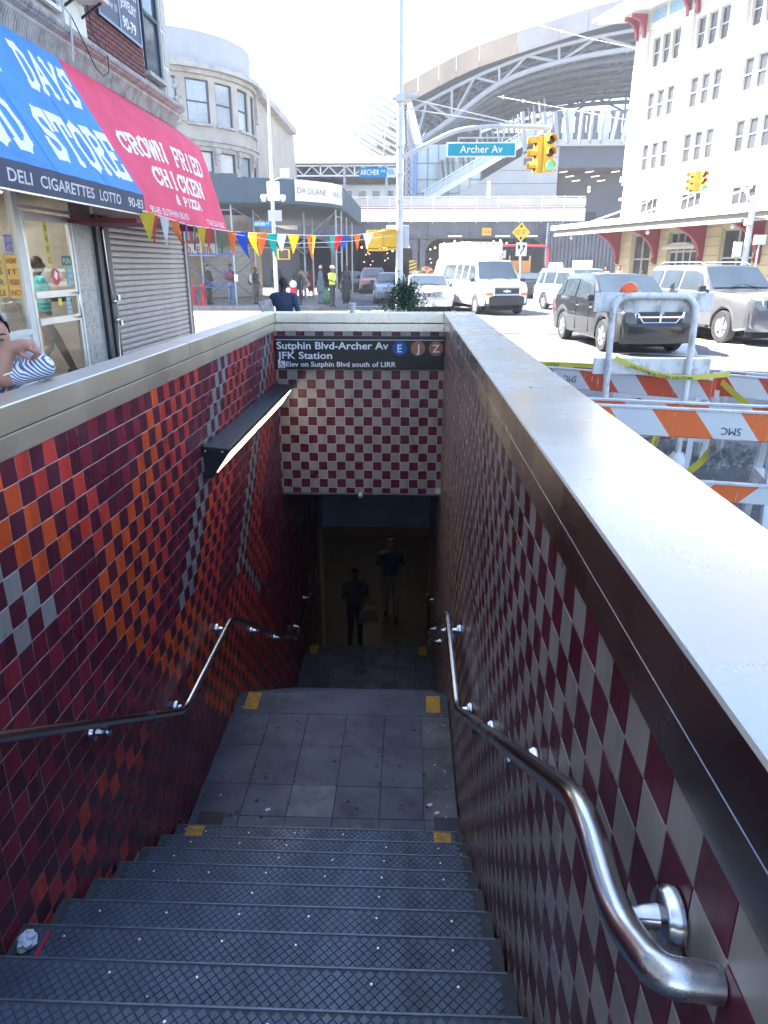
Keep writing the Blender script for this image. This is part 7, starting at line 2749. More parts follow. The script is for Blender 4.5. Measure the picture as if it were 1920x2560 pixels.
def car(name, label, loc, heading, p, cat='car', group='vehicles in the crossing'):
    """lofted body over real wheel arches; glass, lamps, grille, bumpers, mirrors, wheels and plates are parts. Local +Y is forward."""
    fx, fy = heading
    rz = math.atan2(-fx, fy)
    t = thing(name, label, cat, (loc[0], loc[1], 0), rz, group)
    L_, W, H_ = p['L'], p['W'], p['H']
    hw = W / 2
    hood, belt = p['hood'], p['belt']
    yF, yR = L_ / 2, -L_ / 2
    cowl, wtop, rtop, rbase = p['cowl'], p['wtop'], p['rtop'], p['rbase']
    deck = p.get('deck', belt)
    zb = p.get('zb', 0.24)
    Rw = p['R']
    ax = [p['fa'], p['ra']]
    top = [(yR, deck - 0.30), (yR + 0.05, deck - 0.06), (rbase, deck), (rtop, H_ - 0.02), ((rtop + wtop) / 2, H_), (wtop, H_ - 0.03), (cowl, hood + 0.03), ((cowl + yF) / 2, hood - 0.01), (yF - 0.18, hood - 0.08), (yF - 0.03, hood - 0.16), (yF, hood - 0.30)]
    top = sorted(set(top))
    def topz(y):
        for (a, za), (b_, zb_2) in zip(top, top[1:]):
            if y <= b_: return za + (zb_2 - za) * (y - a) / max(1e-6, b_ - a)
        return top[-1][1]
    def halfw(y):
        e = 0.0
        if y > yF - 0.55: e = ((y - (yF - 0.55)) / 0.55) ** 2 * 0.16
        if y < yR + 0.4: e = (((yR + 0.4) - y) / 0.4) ** 2 * 0.10
        return hw * (1 - e)
    def beltz(y): return min(belt + (0.02 * (yF - y) / L_), topz(y) - 0.012)
    def upper(y):
        """half width at the top of the section"""
        g = (topz(y) - beltz(y)) / max(0.2, H_ - belt)
        return halfw(y) * (0.93 - 0.17 * max(0, min(1, g)))
    ys_ = {yR, yR + 0.05, yF, yF - 0.03, yF - 0.18, yF - 0.5, yR + 0.4}
    for q in top: ys_.add(q[0])
    RA = Rw * 1.14
    for a in ax:
        for i in range(-5, 6): ys_.add(a + RA * math.sin(R(18 * i)))
        ys_.add(a - RA - 0.02)
        ys_.add(a + RA + 0.02)
    y = yR
    while y < yF:
        ys_.add(y)
        y += 0.3
    ys_ = sorted(v for v in ys_ if yR <= v <= yF)
    ys_ = [v for i, v in enumerate(ys_) if i == 0 or v - ys_[i - 1] > 0.008]
    def botz(y):
        z = zb + (0.10 * max(0, (y - (yF - 0.35)) / 0.35))
        for a in ax:
            if abs(y - a) < RA: z = max(z, Rw + math.sqrt(max(0, RA * RA - (y - a) ** 2)) * 0.98)
        return z
    rows = []
    for y in ys_:
        w, tz, bz, uz = halfw(y), topz(y), beltz(y), upper(y)
        z0 = min(botz(y), bz - 0.06)
        mid = (z0 + bz) / 2
        half = [(0, z0), (w * 0.93, z0), (w * 0.985, z0 + min(0.05, (bz - z0) * 0.2)), (w * 1.0, mid), (w * 0.985, bz - (bz - z0) * 0.12), (w * 0.945, bz),
                (uz * 1.0 + (w * 0.945 - uz) * 0.12, bz + (tz - bz) * 0.86), (uz * 0.92, tz - 0.002), (uz * 0.5, tz + 0.018), (0, tz + 0.024)]
        rows.append([(x, y, z) for x, z in half] + [(-x, y, z) for x, z in half[-2:0:-1]])
    n = len(rows[0])
    b = MB()
    vs_ = [q for r_ in rows for q in r_]
    fs = []
    for i in range(len(rows) - 1):
        for j in range(n):
            fs.append((i * n + j, i * n + (j + 1) % n, (i + 1) * n + (j + 1) % n, (i + 1) * n + j))
    fs.append(tuple(range(n)))
    fs.append(tuple((len(rows) - 1) * n + j for j in range(n))[::-1])
    b.add(vs_, fs)
    body = b.build('body', p['paint'], t, smooth=38, fix=True)
    u = MB()
    u.box((-hw * 0.62, yR + 0.15, 0.18), (hw * 0.62, yF - 0.2, hood - 0.25))
    u.build('chassis', M_under, t)
    for a in ax:
        for s_ in (-1, 1):
            u = MB()
            u.box((s_ * hw * 0.60, a - RA * 0.95, Rw * 0.6), (s_ * hw * 0.66, a + RA * 0.95, Rw + RA * 0.9))
            u.build('wheel_housing', M_under, t)
    # glass follows the cabin sides
    def side(y, k, off=0.012):
        w, tz, bz, uz = halfw(y), topz(y), beltz(y), upper(y)
        x0, z0, x1, z1 = w * 0.945, bz, uz + (w * 0.945 - uz) * 0.12, bz + (tz - bz) * 0.86
        nx = Vector((z1 - z0, 0, x0 - x1))
        if nx.length: nx.normalize()
        return Vector((x0 + (x1 - x0) * k, y, z0 + (z1 - z0) * k)) + nx * off
    for (ya, yb2, ka, kb) in p['side']:
        for s_ in (-1, 1):
            ym = [ya + (yb2 - ya) * i / 4 for i in range(5)]
            lo = [side(y, 0.10) for y in ym]
            def kk(y):
                # stay below the falling roof line at the screens
                return 0.92 if (topz(y) - beltz(y)) > 0.25 else 0.7
            hi = []
            for i, y in enumerate(ym):
                y2 = y + (ka if i == 0 else 0) + (kb if i == 4 else 0)
                hi.append(side(y2, kk(y2)))
            g = MB()
            g.sheet([[(s_ * q.x, q.y, q.z) for q in lo], [(s_ * q.x, q.y, q.z) for q in hi]], 0)
            g.build('side_window', M_carglass, t, fix=True)
    def screen(nm, y0, y1, k0, k1, wk):
        g = MB()
        rr = []
        for i in range(5):
            k = k0 + (k1 - k0) * i / 4
            y = y0 + (y1 - y0) * k
            z = topz(y)
            w = upper(y) * wk
            sgn = 1 if y0 > y1 else -1
            rr.append([(w * j / 3.0, y + sgn * (0.012 + 0.02 * (1 - (j / 3.0) ** 2)), z + 0.034 - 0.02 * (abs(j) / 3.0) ** 2) for j in range(-3, 4)])
        g.sheet(rr, 0)
        return g.build(nm, M_carglass, t, smooth=60, fix=True)
    screen('windscreen', cowl, wtop, 0.10, 0.93, 0.93)
    screen('rear_window', rbase, rtop, 0.15, 0.90, 0.90)
    for s_ in (-1, 1):
        w_ = MB()
        w_.bar((s_ * upper(cowl) * 0.55, cowl + 0.02, hood + 0.075), (s_ * upper(cowl) * 0.05, cowl - (cowl - wtop) * 0.16, hood + 0.075 + (H_ - hood) * 0.16), 0.02)
        w_.build('wiper', M_trim, t)
    # wheels
    key = (Rw, p.get('wd', 0.22))
    if key not in _wm: _wm[key] = wheel_meshes(*key)
    for a in ax:
        for s_ in (-1, 1):
            w_ = bpy.data.objects.new('wheel', _wm[key][0])
            COL.objects.link(w_)
            w_.parent = t
            w_.location = (s_ * (hw - key[1] / 2 - 0.02), a, Rw)
            w_.rotation_euler = (0, 0, 0 if s_ > 0 else PI)
            for me, nm in ((_wm[key][1], 'rim'), (_wm[key][2], 'spokes')):
                o = bpy.data.objects.new(nm, me)
                COL.objects.link(o)
                o.parent = w_
    # front end
    fw = halfw(yF)
    gz0, gz1, gw = p['grille']
    g = MB()
    g.box((-gw / 2, yF - 0.02, gz0), (gw / 2, yF + 0.012, gz1))
    gr = g.build('grille', p.get('gmat', M_trim), t, bev=0.012)
    if p.get('gstyle') == 'bars':
        for i in range(17):
            x = -gw / 2 + 0.03 + (gw - 0.06) * i / 16
            q = MB()
            q.box((x - 0.012, yF + 0.012, gz0 + 0.03), (x + 0.012, yF + 0.026, gz1 - 0.03))
            q.build('grille_bar', M_chrome, gr)
        q = MB()
        q.tube([(-gw / 2, yF + 0.015, gz1), (-gw / 2 + 0.06, yF + 0.015, gz0), (gw / 2 - 0.06, yF + 0.015, gz0), (gw / 2, yF + 0.015, gz1)], 0.022, 6, closed=True)
        q.build('grille_surround', M_chrome, gr)
    elif p.get('gstyle') == 'cross':
        q = MB()
        P = [(-gw / 2, gz1 - 0.05), (-gw / 2 + 0.14, gz0), (gw / 2 - 0.14, gz0), (gw / 2, gz1 - 0.05)]
        q.tube([(x, yF + 0.016, z) for x, z in P], 0.018, 6)
        q.box((-gw / 2, yF + 0.012, (gz0 + gz1) / 2 - 0.018), (gw / 2, yF + 0.028, (gz0 + gz1) / 2 + 0.018))
        q.box((-0.02, yF + 0.0125, gz0), (0.02, yF + 0.030, gz1))
        q.build('chrome_cross', M_chrome, gr)
    elif p.get('gstyle') == 'bowtie':
        q = MB()
        zc = (gz0 + gz1) / 2 - 0.01
        q.prism([(-0.16, yF + 0.014, zc - 0.03), (-0.05, yF + 0.014, zc - 0.03), (-0.05, yF + 0.014, zc - 0.05), (0.06, yF + 0.014, zc - 0.05), (0.06, yF + 0.014, zc - 0.03), (0.15, yF + 0.014, zc - 0.03),
                 (0.17, yF + 0.014, zc + 0.03), (0.06, yF + 0.014, zc + 0.03), (0.06, yF + 0.014, zc + 0.05), (-0.05, yF + 0.014, zc + 0.05), (-0.05, yF + 0.014, zc + 0.03), (-0.14, yF + 0.014, zc + 0.03)], (0, 0.012, 0))
        q.build('emblem', M_white, gr, fix=True)
        for z in (zc + 0.10, zc - 0.10):
            q = MB()
            q.box((-gw / 2 + 0.05, yF + 0.012, z - 0.008), (gw / 2 - 0.05, yF + 0.018, z + 0.008))
            q.build('grille_bar', M_pipe, gr)
    else:
        for i in range(3):
            z = gz0 + (gz1 - gz0) * (i + 0.5) / 3
            q = MB()
            q.box((-gw / 2 + 0.02, yF + 0.012, z - 0.008), (gw / 2 - 0.02, yF + 0.02, z + 0.008))
            q.build('grille_bar', M_chrome, gr)
    hz0, hz1, hx0, hx1 = p['lamp']
    for s_ in (-1, 1):
        q = MB()
        back = 0.16 * p.get('sweep', 1.0)
        q.prism([(s_ * hx0, yF + 0.008, hz0), (s_ * hx1, yF - back, hz0 + 0.02), (s_ * hx1 * 1.005, yF - back - 0.04, hz1), (s_ * hx0, yF - 0.01, hz1 - 0.01)], (0, -0.10, 0))
        hl = q.build('headlight', M_lamp, t, bev=0.012, fix=True)
        if p.get('amber'):
            q = MB()
            q.box((s_ * hx0, yF - 0.06, hz0 - 0.12), (s_ * hx1 * 0.97, yF + 0.006, hz0 - 0.02))
            q.build('turn_signal', M_amber, t)
        q = MB()
        q.box((s_ * (hw * 0.72), yR - 0.004, deck - 0.42), (s_ * (hw * 0.94), yR + 0.10, deck - 0.10))
        q.build('tail_light', M_tail, t, bev=0.01)
        q = MB()
        mx_ = halfw(cowl) * 0.95
        q.obox((s_ * (mx_ + 0.13), cowl - 0.16, belt + 0.10), (0.10, 0, 0), (0, 0.05, 0), (0, 0, 0.075))
        q.bar((s_ * (mx_ - 0.02), cowl - 0.14, belt + 0.04), (s_ * (mx_ + 0.08), cowl - 0.15, belt + 0.08), 0.05)
        q.build('mirror', p.get('mirror', M_trim), t, bev=0.02)
        if p.get('fog'):
            q = MB()
            q.lathe([(0.055, 0), (0.055, 0.02), (0.03, 0.03)], 14, (s_ * fw * 0.78, yF - 0.03, p['fog']), (0, 1, 0))
            q.build('fog_lamp', M_lamp, t, smooth=40)
        for (ya) in p.get('doors', ()):
            q = MB()
            x = halfw(ya)
            q.box((s_ * (x * 0.975), ya - 0.006, zb + 0.12), (s_ * (x * 1.003), ya + 0.006, belt - 0.03))
            q.build('door_seam', M_trim, t)
            q = MB()
            q.box((s_ * (x * 1.0), ya + 0.06, belt - 0.14), (s_ * (x * 1.0 + 0.022), ya + 0.24, belt - 0.10))
            q.build('door_handle', p.get('handle', M_trim), t, bev=0.006)
    bz0, bz1 = p['bump']
    q = MB()
    P = []
    for i in range(9):
        k = -1 + i / 4.0
        P.append((fw * 1.04 * k, yF + 0.05 - 0.16 * abs(k) ** 3))
    rows2 = [[(x, y - 0.02, bz0) for x, y in P], [(x, y, bz0 + 0.05) for x, y in P], [(x, y, bz1 - 0.04) for x, y in P], [(x, y - 0.05, bz1) for x, y in P]]
    q.sheet(rows2, 0.05)
    q.build('front_bumper', p.get('bmat', p['paint']), t, smooth=40, fix=True)
    if p.get('intake'):
        i0, i1 = p['intake']
        q = MB()
        q.box((-fw * 0.55, yF + 0.03, i0), (fw * 0.55, yF + 0.062, i1))
        q.build('lower_intake', M_trim, t, bev=0.01)
    pz = p.get('plate', (bz0 + bz1) / 2)
    q = MB()
    q.box((-0.155, yF + 0.056, pz - 0.08), (0.155, yF + 0.078, pz + 0.08))
    pl2 = q.build('licence_plate', p.get('pmat', M_plate_w), t)
    q = MB()
    q.box((-hw * 0.9, yR - 0.06, zb + 0.08), (hw * 0.9, yR + 0.06, zb + 0.36))
    q.build('rear_bumper', p.get('bmat', p['paint']), t, bev=0.04)
    q = MB()
    q.box((-0.155, yR - 0.07, zb + 0.36), (0.155, yR - 0.01, zb + 0.50))
    q.build('licence_plate', p.get('pmat', M_plate_w), t)
    if p.get('rails'):
        for s_ in (-1, 1):
            q = MB()
            x = upper((rtop + wtop) / 2) * 0.86
            q.tube(smooth_path([(s_ * x, rtop + 0.1, H_ + 0.0), (s_ * x, rtop + 0.25, H_ + 0.075), (s_ * x, wtop - 0.35, H_ + 0.075), (s_ * x, wtop - 0.15, H_ + 0.0)], 3, 0.08), 0.018, 6)
            q.build('roof_rail', p.get('railmat', M_chrome), t)
    if p.get('sill'):
        for s_ in (-1, 1):
            q = MB()
            q.box((s_ * (hw - 0.02), ax[1] + RA + 0.05, zb + 0.02), (s_ * (hw + 0.07), ax[0] - RA - 0.05, zb + 0.08))
            q.build('running_board', M_trim, t)
    return t
BASE = dict(L=4.89, W=1.84, H=1.68, hood=1.06, belt=1.06, cowl=1.08, wtop=0.25, rtop=-1.75, rbase=-2.30, R=0.36, fa=1.48, ra=-1.41, zb=0.25,
            grille=(0.70, 0.94, 1.0), lamp=(0.76, 0.95, 0.52, 0.84), bump=(0.28, 0.66), side=[(-0.55, 0.75, 0.0, -0.42), (-1.55, -0.65, 0.0, 0.0), (-2.12, -1.65, 0.25, 0.0)], doors=(-0.35, 0.6))
def P_(**k):
    d = dict(BASE)
    d.update(k)
    return d
V1 = car('black_crossover', 'glossy black crossover with a chrome cross grille behind the pipe barricade', (5.10, 18.23), (0.107, -0.994),
    P_(paint=paint('black', (0.010, 0.010, 0.012)), gstyle='cross', deck=1.12, intake=(0.36, 0.50), plate=0.56, sweep=1.2, handle=M_chrome))
V2 = car('grey_sport_utility', 'large silver grey sport utility vehicle with a tall chrome bar grille', (8.50, 20.5), (0.20, -0.98),
    P_(paint=paint('grey', (0.12, 0.12, 0.125), 0.3), L=5.27, W=2.03, H=1.88, hood=1.22, belt=1.20, cowl=0.98, wtop=0.30, rtop=-2.2, rbase=-2.52, R=0.40, fa=1.68, ra=-1.34, zb=0.33,
       grille=(0.88, 1.12, 0.98), gstyle='bars', lamp=(0.92, 1.12, 0.58, 0.93), bump=(0.36, 0.82), bmat=paint('grey_low', (0.10, 0.11, 0.14), 0.4), fog=0.66, plate=0.50, rails=True, sill=True, deck=1.26,
       side=[(-0.45, 0.68, 0.0, -0.35), (-1.45, -0.58, 0.0, 0.0), (-2.35, -1.58, 0.12, 0.0)], doors=(-0.5, 0.55)))
V3 = car('white_passenger_van', 'white passenger van with dark bumper and round headlights facing the stairs', (3.05, 31.9), (0.27, -0.963),
    P_(paint=paint('white', (0.74, 0.75, 0.76)), L=5.69, W=2.01, H=2.10, hood=1.24, belt=1.22, cowl=1.98, wtop=1.30, rtop=-2.68, rbase=-2.80, R=0.37, fa=1.90, ra=-1.53, zb=0.34,
       grille=(0.80, 1.05, 1.02), gstyle='bowtie', lamp=(0.88, 1.06, 0.60, 0.90), amber=True, bump=(0.40, 0.72), bmat=M_trim, plate=0.56, pmat=M_plate_ny, sweep=0.4, deck=1.30,
       side=[(0.85, 1.75, 0.0, -0.32), (0.05, 0.72, 0.0, 0.0), (-0.75, -0.08, 0.0, 0.0), (-2.5, -0.9, 0.05, 0.0)], doors=(0.75, -0.05), handle=M_trim), 'van')
V4 = car('silver_town_sedan', 'silver full size sedan with a wide chrome grille behind the evergreen', (0.72, 33.4), (0.06, -0.998),
    P_(paint=paint('silver', (0.50, 0.51, 0.50), 0.5), L=5.47, W=1.99, H=1.50, hood=0.98, belt=0.98, cowl=1.10, wtop=0.42, rtop=-0.95, rbase=-1.62, deck=1.02, R=0.34, fa=1.75, ra=-1.24, zb=0.24,
       grille=(0.62, 0.84, 0.92), gstyle='bars', lamp=(0.66, 0.84, 0.52, 0.90), bump=(0.28, 0.60), plate=0.40, pmat=M_plate_ny, side=[(-0.30, 0.85, 0.0, -0.35), (-1.35, -0.40, 0.30, 0.0)], doors=(-0.3, 0.8)))
V5 = car('blue_grey_sedan', 'blue grey sedan partly hidden by the tall pole', (-1.05, 40.2), (0.02, -1.0),
    P_(paint=paint('bluegrey', (0.22, 0.26, 0.32), 0.5), L=4.8, W=1.84, H=1.52, hood=0.98, belt=0.98, cowl=1.0, wtop=0.30, rtop=-0.95, rbase=-1.70, deck=1.05, R=0.33, fa=1.45, ra=-1.33,
       grille=(0.62, 0.80, 0.8), lamp=(0.66, 0.82, 0.46, 0.84), side=[(-0.35, 0.75, 0.0, -0.38), (-1.35, -0.45, 0.35, 0.0)], doors=(-0.3,)))
V6 = car('maroon_minivan', 'dusty maroon minivan coming up the avenue from under the bridge', (-2.75, 54.6), (0.03, -1.0),
    P_(paint=paint('maroon', (0.33, 0.15, 0.15), 0.3), L=5.0, W=1.92, H=1.74, hood=1.05, belt=1.05, cowl=1.35, wtop=0.50, rtop=-2.0, rbase=-2.42, R=0.34, fa=1.55, ra=-1.45, rails=True, grille=(0.62, 0.78, 0.8), lamp=(0.68, 0.86, 0.46, 0.84), bmat=M_trim, bump=(0.3, 0.62)), 'minivan')
V7 = car('dark_sedan', 'dark sedan waiting in the shade left of the maroon minivan', (-4.55, 58.0), (0.05, -1.0),
    P_(paint=paint('dkblue', (0.04, 0.05, 0.07)), L=4.7, H=1.48, hood=0.95, belt=0.95, cowl=0.95, wtop=0.3, rtop=-0.95, rbase=-1.65, deck=1.0, R=0.32, fa=1.4, ra=-1.3, grille=(0.6, 0.76, 0.7), lamp=(0.64, 0.8, 0.42, 0.8), side=[(-0.35, 0.7, 0, -0.35), (-1.3, -0.45, 0.3, 0)]))
V8 = car('pale_blue_minivan', 'pale blue minivan half hidden behind the black crossover', (7.35, 32.3), (0.30, -0.954),
    P_(paint=paint('paleblue', (0.42, 0.50, 0.56), 0.3), L=5.1, W=1.95, H=1.76, hood=1.05, belt=1.05, cowl=1.40, wtop=0.5, rtop=-2.05, rbase=-2.45, R=0.34, fa=1.6, ra=-1.45, grille=(0.62, 0.78, 0.8), lamp=(0.68, 0.86, 0.46, 0.84)), 'minivan')
V9 = car('lime_taxi', 'pale lime green taxi with a roof sign right of the yellow diamond', (9.6, 50.5), (-0.55, -0.835),
    P_(paint=paint('lime', (0.42, 0.55, 0.22)), L=4.45, W=1.80, H=1.72, hood=1.05, belt=1.05, cowl=0.95, wtop=0.3, rtop=-1.75, rbase=-2.1, R=0.35, fa=1.35, ra=-1.30, grille=(0.66, 0.84, 0.8), lamp=(0.72, 0.9, 0.46, 0.8), side=[(-0.5, 0.65, 0, -0.35), (-1.5, -0.6, 0, 0)]), 'taxi')
b = MB()
b.prism([(-0.5, -0.65, 1.73), (0.5, -0.65, 1.73), (0.42, -0.65, 2.08), (-0.42, -0.65, 2.08)], (0, 0.35, 0))
b.build('roof_sign', M_white, V9, bev=0.03, fix=True)
V10 = car('black_town_car', 'black car seen from behind with a red tail light below the diamond sign', (7.3, 46.8), (-0.10, 0.995),
    P_(paint=paint('black2', (0.012, 0.012, 0.014)), L=4.9, H=1.46, hood=0.95, belt=0.95, cowl=0.95, wtop=0.3, rtop=-0.95, rbase=-1.65, deck=1.02, R=0.33, fa=1.4, ra=-1.35, grille=(0.6, 0.76, 0.7), lamp=(0.64, 0.8, 0.42, 0.8), side=[(-0.35, 0.7, 0, -0.35), (-1.3, -0.45, 0.3, 0)]))
V11 = car('grey_hatchback', 'small grey car right of the tall pole, far down the avenue', (0.95, 53.5), (0.0, -1.0),
    P_(paint=paint('grey3', (0.20, 0.21, 0.22), 0.4), L=4.5, H=1.5, hood=0.96, belt=0.96, cowl=0.95, wtop=0.3, rtop=-1.2, rbase=-1.9, R=0.32, fa=1.3, ra=-1.25, grille=(0.6, 0.76, 0.7), lamp=(0.64, 0.8, 0.42, 0.8), side=[(-0.4, 0.7, 0, -0.35), (-1.4, -0.5, 0.25, 0)]))
V12 = car('green_truck', 'dark green truck whose cab just enters at the right edge', (15.35, 27.5), (-0.05, -0.998),
    P_(paint=paint('dkgreen', (0.03, 0.09, 0.07)), L=5.6, W=2.05, H=2.0, hood=1.25, belt=1.22, cowl=1.2, wtop=0.7, rtop=-2.3, rbase=-2.5, R=0.39, fa=1.8, ra=-1.6, zb=0.35, side=[(-0.2, 1.0, 0, -0.25), (-2.2, -0.4, 0, 0)], deck=1.3), 'truck')
V13 = car('maroon_hatchback', 'maroon and tan car nose just showing at the right edge beyond the barricades', (9.55, 13.9), (-1.0, 0.05),
    P_(paint=paint('maroon2', (0.22, 0.04, 0.06), 0.2), L=4.6, bmat=paint('tan', (0.40, 0.36, 0.30)), hood=0.92, belt=0.95, H=1.5, rbase=-2.1, rtop=-1.3, side=[(-0.4, 0.7, 0, -0.35), (-1.4, -0.5, 0.25, 0)]))
# box truck
tk = thing('box_truck', 'white box truck parked under the bridge behind the planters', 'truck', (4.15, 54.3, 0), R(20), 'vehicles in the crossing')
b = MB()
b.box((-1.2, -3.0, 1.0), (1.2, 2.6, 3.42))
bx_ = b.build('cargo_box', paint('truckwhite', (0.78, 0.78, 0.78)), tk, bev=0.03)
b = MB()
for x in (-1.21, 1.17): b.box((x, -3.03, 1.0), (x + 0.04, -2.98, 3.42))
b.box((-1.17, -3.03, 3.38), (1.17, -2.98, 3.42))
b.build('door_frame', M_galv, bx_)
for x in (-0.5, 0.0, 0.5):
    b = MB()
    b.box((x - 0.09, -3.04, 3.30), (x + 0.09, -3.02, 3.34))
    b.build('marker_lamp', M_tail, bx_)
b = MB()
b.prism([(-1.05, 2.62, 0.5), (-1.05, 4.6, 0.5), (-1.05, 4.6, 1.25), (-1.05, 3.9, 1.4), (-1.05, 3.3, 2.3), (-1.05, 2.62, 2.35)], (2.1, 0, 0))
b.build('cab', paint('truckwhite2', (0.74, 0.74, 0.74)), tk, bev=0.05)
b = MB()
b.box((-0.9, -2.9, 0.55), (0.9, 4.0, 0.98))
b.build('chassis', M_under, tk)
tm, rm, sm = wheel_meshes(0.45, 0.26)
for (x, y) in ((-1.0, -1.9), (1.0, -1.9), (-0.95, 3.6), (0.95, 3.6)):
    o = bpy.data.objects.new('wheel', tm)
    COL.objects.link(o)
    o.parent = tk
    o.location = (x, y, 0.45)
    o.rotation_euler = (0, 0, 0 if x > 0 else PI)
    r2_ = bpy.data.objects.new('rim', rm)
    COL.objects.link(r2_)
    r2_.parent = o
b = MB()
b.box((-1.1, -3.1, 0.5), (1.1, -2.95, 0.62))
b.build('rear_bumper', M_galv, tk)
# ================================================================== people
_pq = []
def cloth(name, col, rough=0.85): return mat('cloth_' + name, col, rough, var=0.14, scale=14, bump=0.25, bscale=40)
def skin_mat(name, col): return mat('skin_' + name, col, 0.5, var=0.08, scale=12, spec=0.4)
SK = {'brown': skin_mat('brown', (0.16, 0.075, 0.045)), 'dark': skin_mat('dark', (0.065, 0.033, 0.022)), 'tan': skin_mat('tan', (0.34, 0.19, 0.13)), 'fair': skin_mat('fair', (0.48, 0.30, 0.22))}
M_hair = mat('hair_black', (0.012, 0.010, 0.010), 0.6, var=0.3, scale=40, bump=0.5, bscale=80)
M_shoe = mat('shoe_dark', (0.02, 0.02, 0.022), 0.5)
M_eye = mat('eye_dark', (0.015, 0.012, 0.01), 0.2)
M_lip = mat('lip', (0.22, 0.07, 0.06), 0.5)

def seg_d(p, a, b_, ra, rb):
    d = b_ - a
    k = max(0.0, min(1.0, (p - a).dot(d) / max(1e-9, d.length_squared)))
    return (p - (a + d * k)).length - (ra + (rb - ra) * k)
class Body:
    """flesh laid out as tapered limbs and ellipsoids, later fused into ONE continuous skin"""
    def __init__(s): s.P = []
    def limb(s, a, b_, ra, rb, m): s.P.append(('c', Vector(a), Vector(b_), ra, rb, m))
    def egg(s, c, r, m): s.P.append(('e', Vector(c), Vector(r), 0, 0, m))
    def raw(s):
        b = MB()
        for (k, a, q, ra, rb, m) in s.P:
            if k == 'e': b.ball(a, tuple(q), 0, 14, 10)
            else:
                d = (q - a)
                u = d.normalized() if d.length > 1e-6 else Vector((0, 0, 1))
                pts, rs = [], []
                for ang in (75, 50, 25): pts.append(a - u * ra * math.sin(R(ang))); rs.append(ra * math.cos(R(ang)))
                pts.append(a); rs.append(ra)
                if d.length > 1e-6: pts.append(q); rs.append(rb)
                for ang in (25, 50, 75): pts.append(q + u * rb * math.sin(R(ang))); rs.append(rb * math.cos(R(ang)))
                b.tube(pts, rs, 12)
        return b
    def which(s, C):
        best = np.full(len(C), 1e9)
        bm_ = np.zeros(len(C), dtype=int)
        for (k, a, q, ra, rb, m) in s.P:
            if k == 'e': d = (np.linalg.norm((C - np.array(a)) / np.array(q), axis=1) - 1) * min(q)
            else:
                A, D = np.array(a), np.array(q - a)
                t = np.clip(((C - A) @ D) / max(1e-9, D @ D), 0, 1)
                d = np.linalg.norm(C - (A + t[:, None] * D), axis=1) - (ra + (rb - ra) * t)
            w = d < best
            best[w], bm_[w] = d[w], m
        return bm_
def queue(body, parent, mats, vox, name='body'):
    b = body.raw()
    me = b.mesh('flesh', mats[0])
    o = bpy.data.objects.new(name, me)
    COL.objects.link(o)
    md = o.modifiers.new('fuse', 'REMESH')
    md.mode = 'VOXEL'
    md.voxel_size = vox
    sm_ = o.modifiers.new('soften', 'SMOOTH')
    sm_.factor = 0.5
    sm_.iterations = 3
    o.parent = parent
    _pq.append((o, body, mats))
    return o
def flush():
    dg = bpy.context.evaluated_depsgraph_get()
    res = [(o, bd, mats, bpy.data.meshes.new_from_object(o.evaluated_get(dg))) for (o, bd, mats) in _pq]
    for (o, bd, mats, me) in res:
        o.modifiers.clear()
        me.materials.clear()
        for m in mats: me.materials.append(m)
        C = np.zeros(len(me.polygons) * 3)
        me.polygons.foreach_get('center', C)
        me.polygons.foreach_set('material_index', bd.which(C.reshape(-1, 3)))
        me.polygons.foreach_set('use_smooth', [True] * len(me.polygons))
        o.data = me

def head(b, c, s, fwd, m, k=1.0):
    """head with jaw, nose, brow, ears; fwd = facing direction in the plane"""
    f = Vector(fwd).normalized()
    x = Vector((f.y, -f.x, 0))
    c = Vector(c)
    b.egg(c, (0.078 * s, 0.088 * s, 0.108 * s) if abs(f.y) > 0.7 else (0.088 * s, 0.078 * s, 0.108 * s), m)
    b.egg(c + f * 0.032 * s - Vector((0, 0, 0.062 * s)), (0.055 * s, 0.055 * s, 0.055 * s), m)
    b.limb(c + f * 0.088 * s - Vector((0, 0, -0.005 * s)), c + f * 0.103 * s - Vector((0, 0, 0.026 * s)), 0.010 * s, 0.016 * s, m)
    for q in (-1, 1): b.egg(c + x * q * 0.080 * s - Vector((0, 0, 0.008 * s)), (0.016 * s, 0.016 * s, 0.030 * s), m)
def hair_cap(parent, c, s, fwd, m, low=-0.25, bulge=1.0, bun=False):
    f = Vector(fwd).normalized()
    b = MB()
    tmp = MB()
    rr = (0.084 * s * bulge, 0.094 * s * bulge, 0.112 * s * bulge) if abs(f.y) > 0.7 else (0.094 * s * bulge, 0.084 * s * bulge, 0.112 * s * bulge)
    tmp.ball((0, 0, 0), rr, 0, 18, 14)
    keep = []
    C = Vector(c) - f * 0.008 * s + Vector((0, 0, 0.010 * s))
    for q in tmp.f:
        ctr = sum((Vector(tmp.v[i]) for i in q), Vector((0, 0, 0))) / len(q)
        h_ = ctr.z / rr[2]
        fr_ = ctr.dot(f) / (0.094 * s)
        if h_ > low + max(0.0, fr_) * 0.95: keep.append(q)
    b.add([C + Vector(v) for v in tmp.v], keep)
    if bun: b.ball(C - f * 0.10 * s + Vector((0, 0, 0.02)), (0.045 * s, 0.045 * s, 0.045 * s), 0, 10, 7)
    return b.build('hair', m, parent, smooth=60)
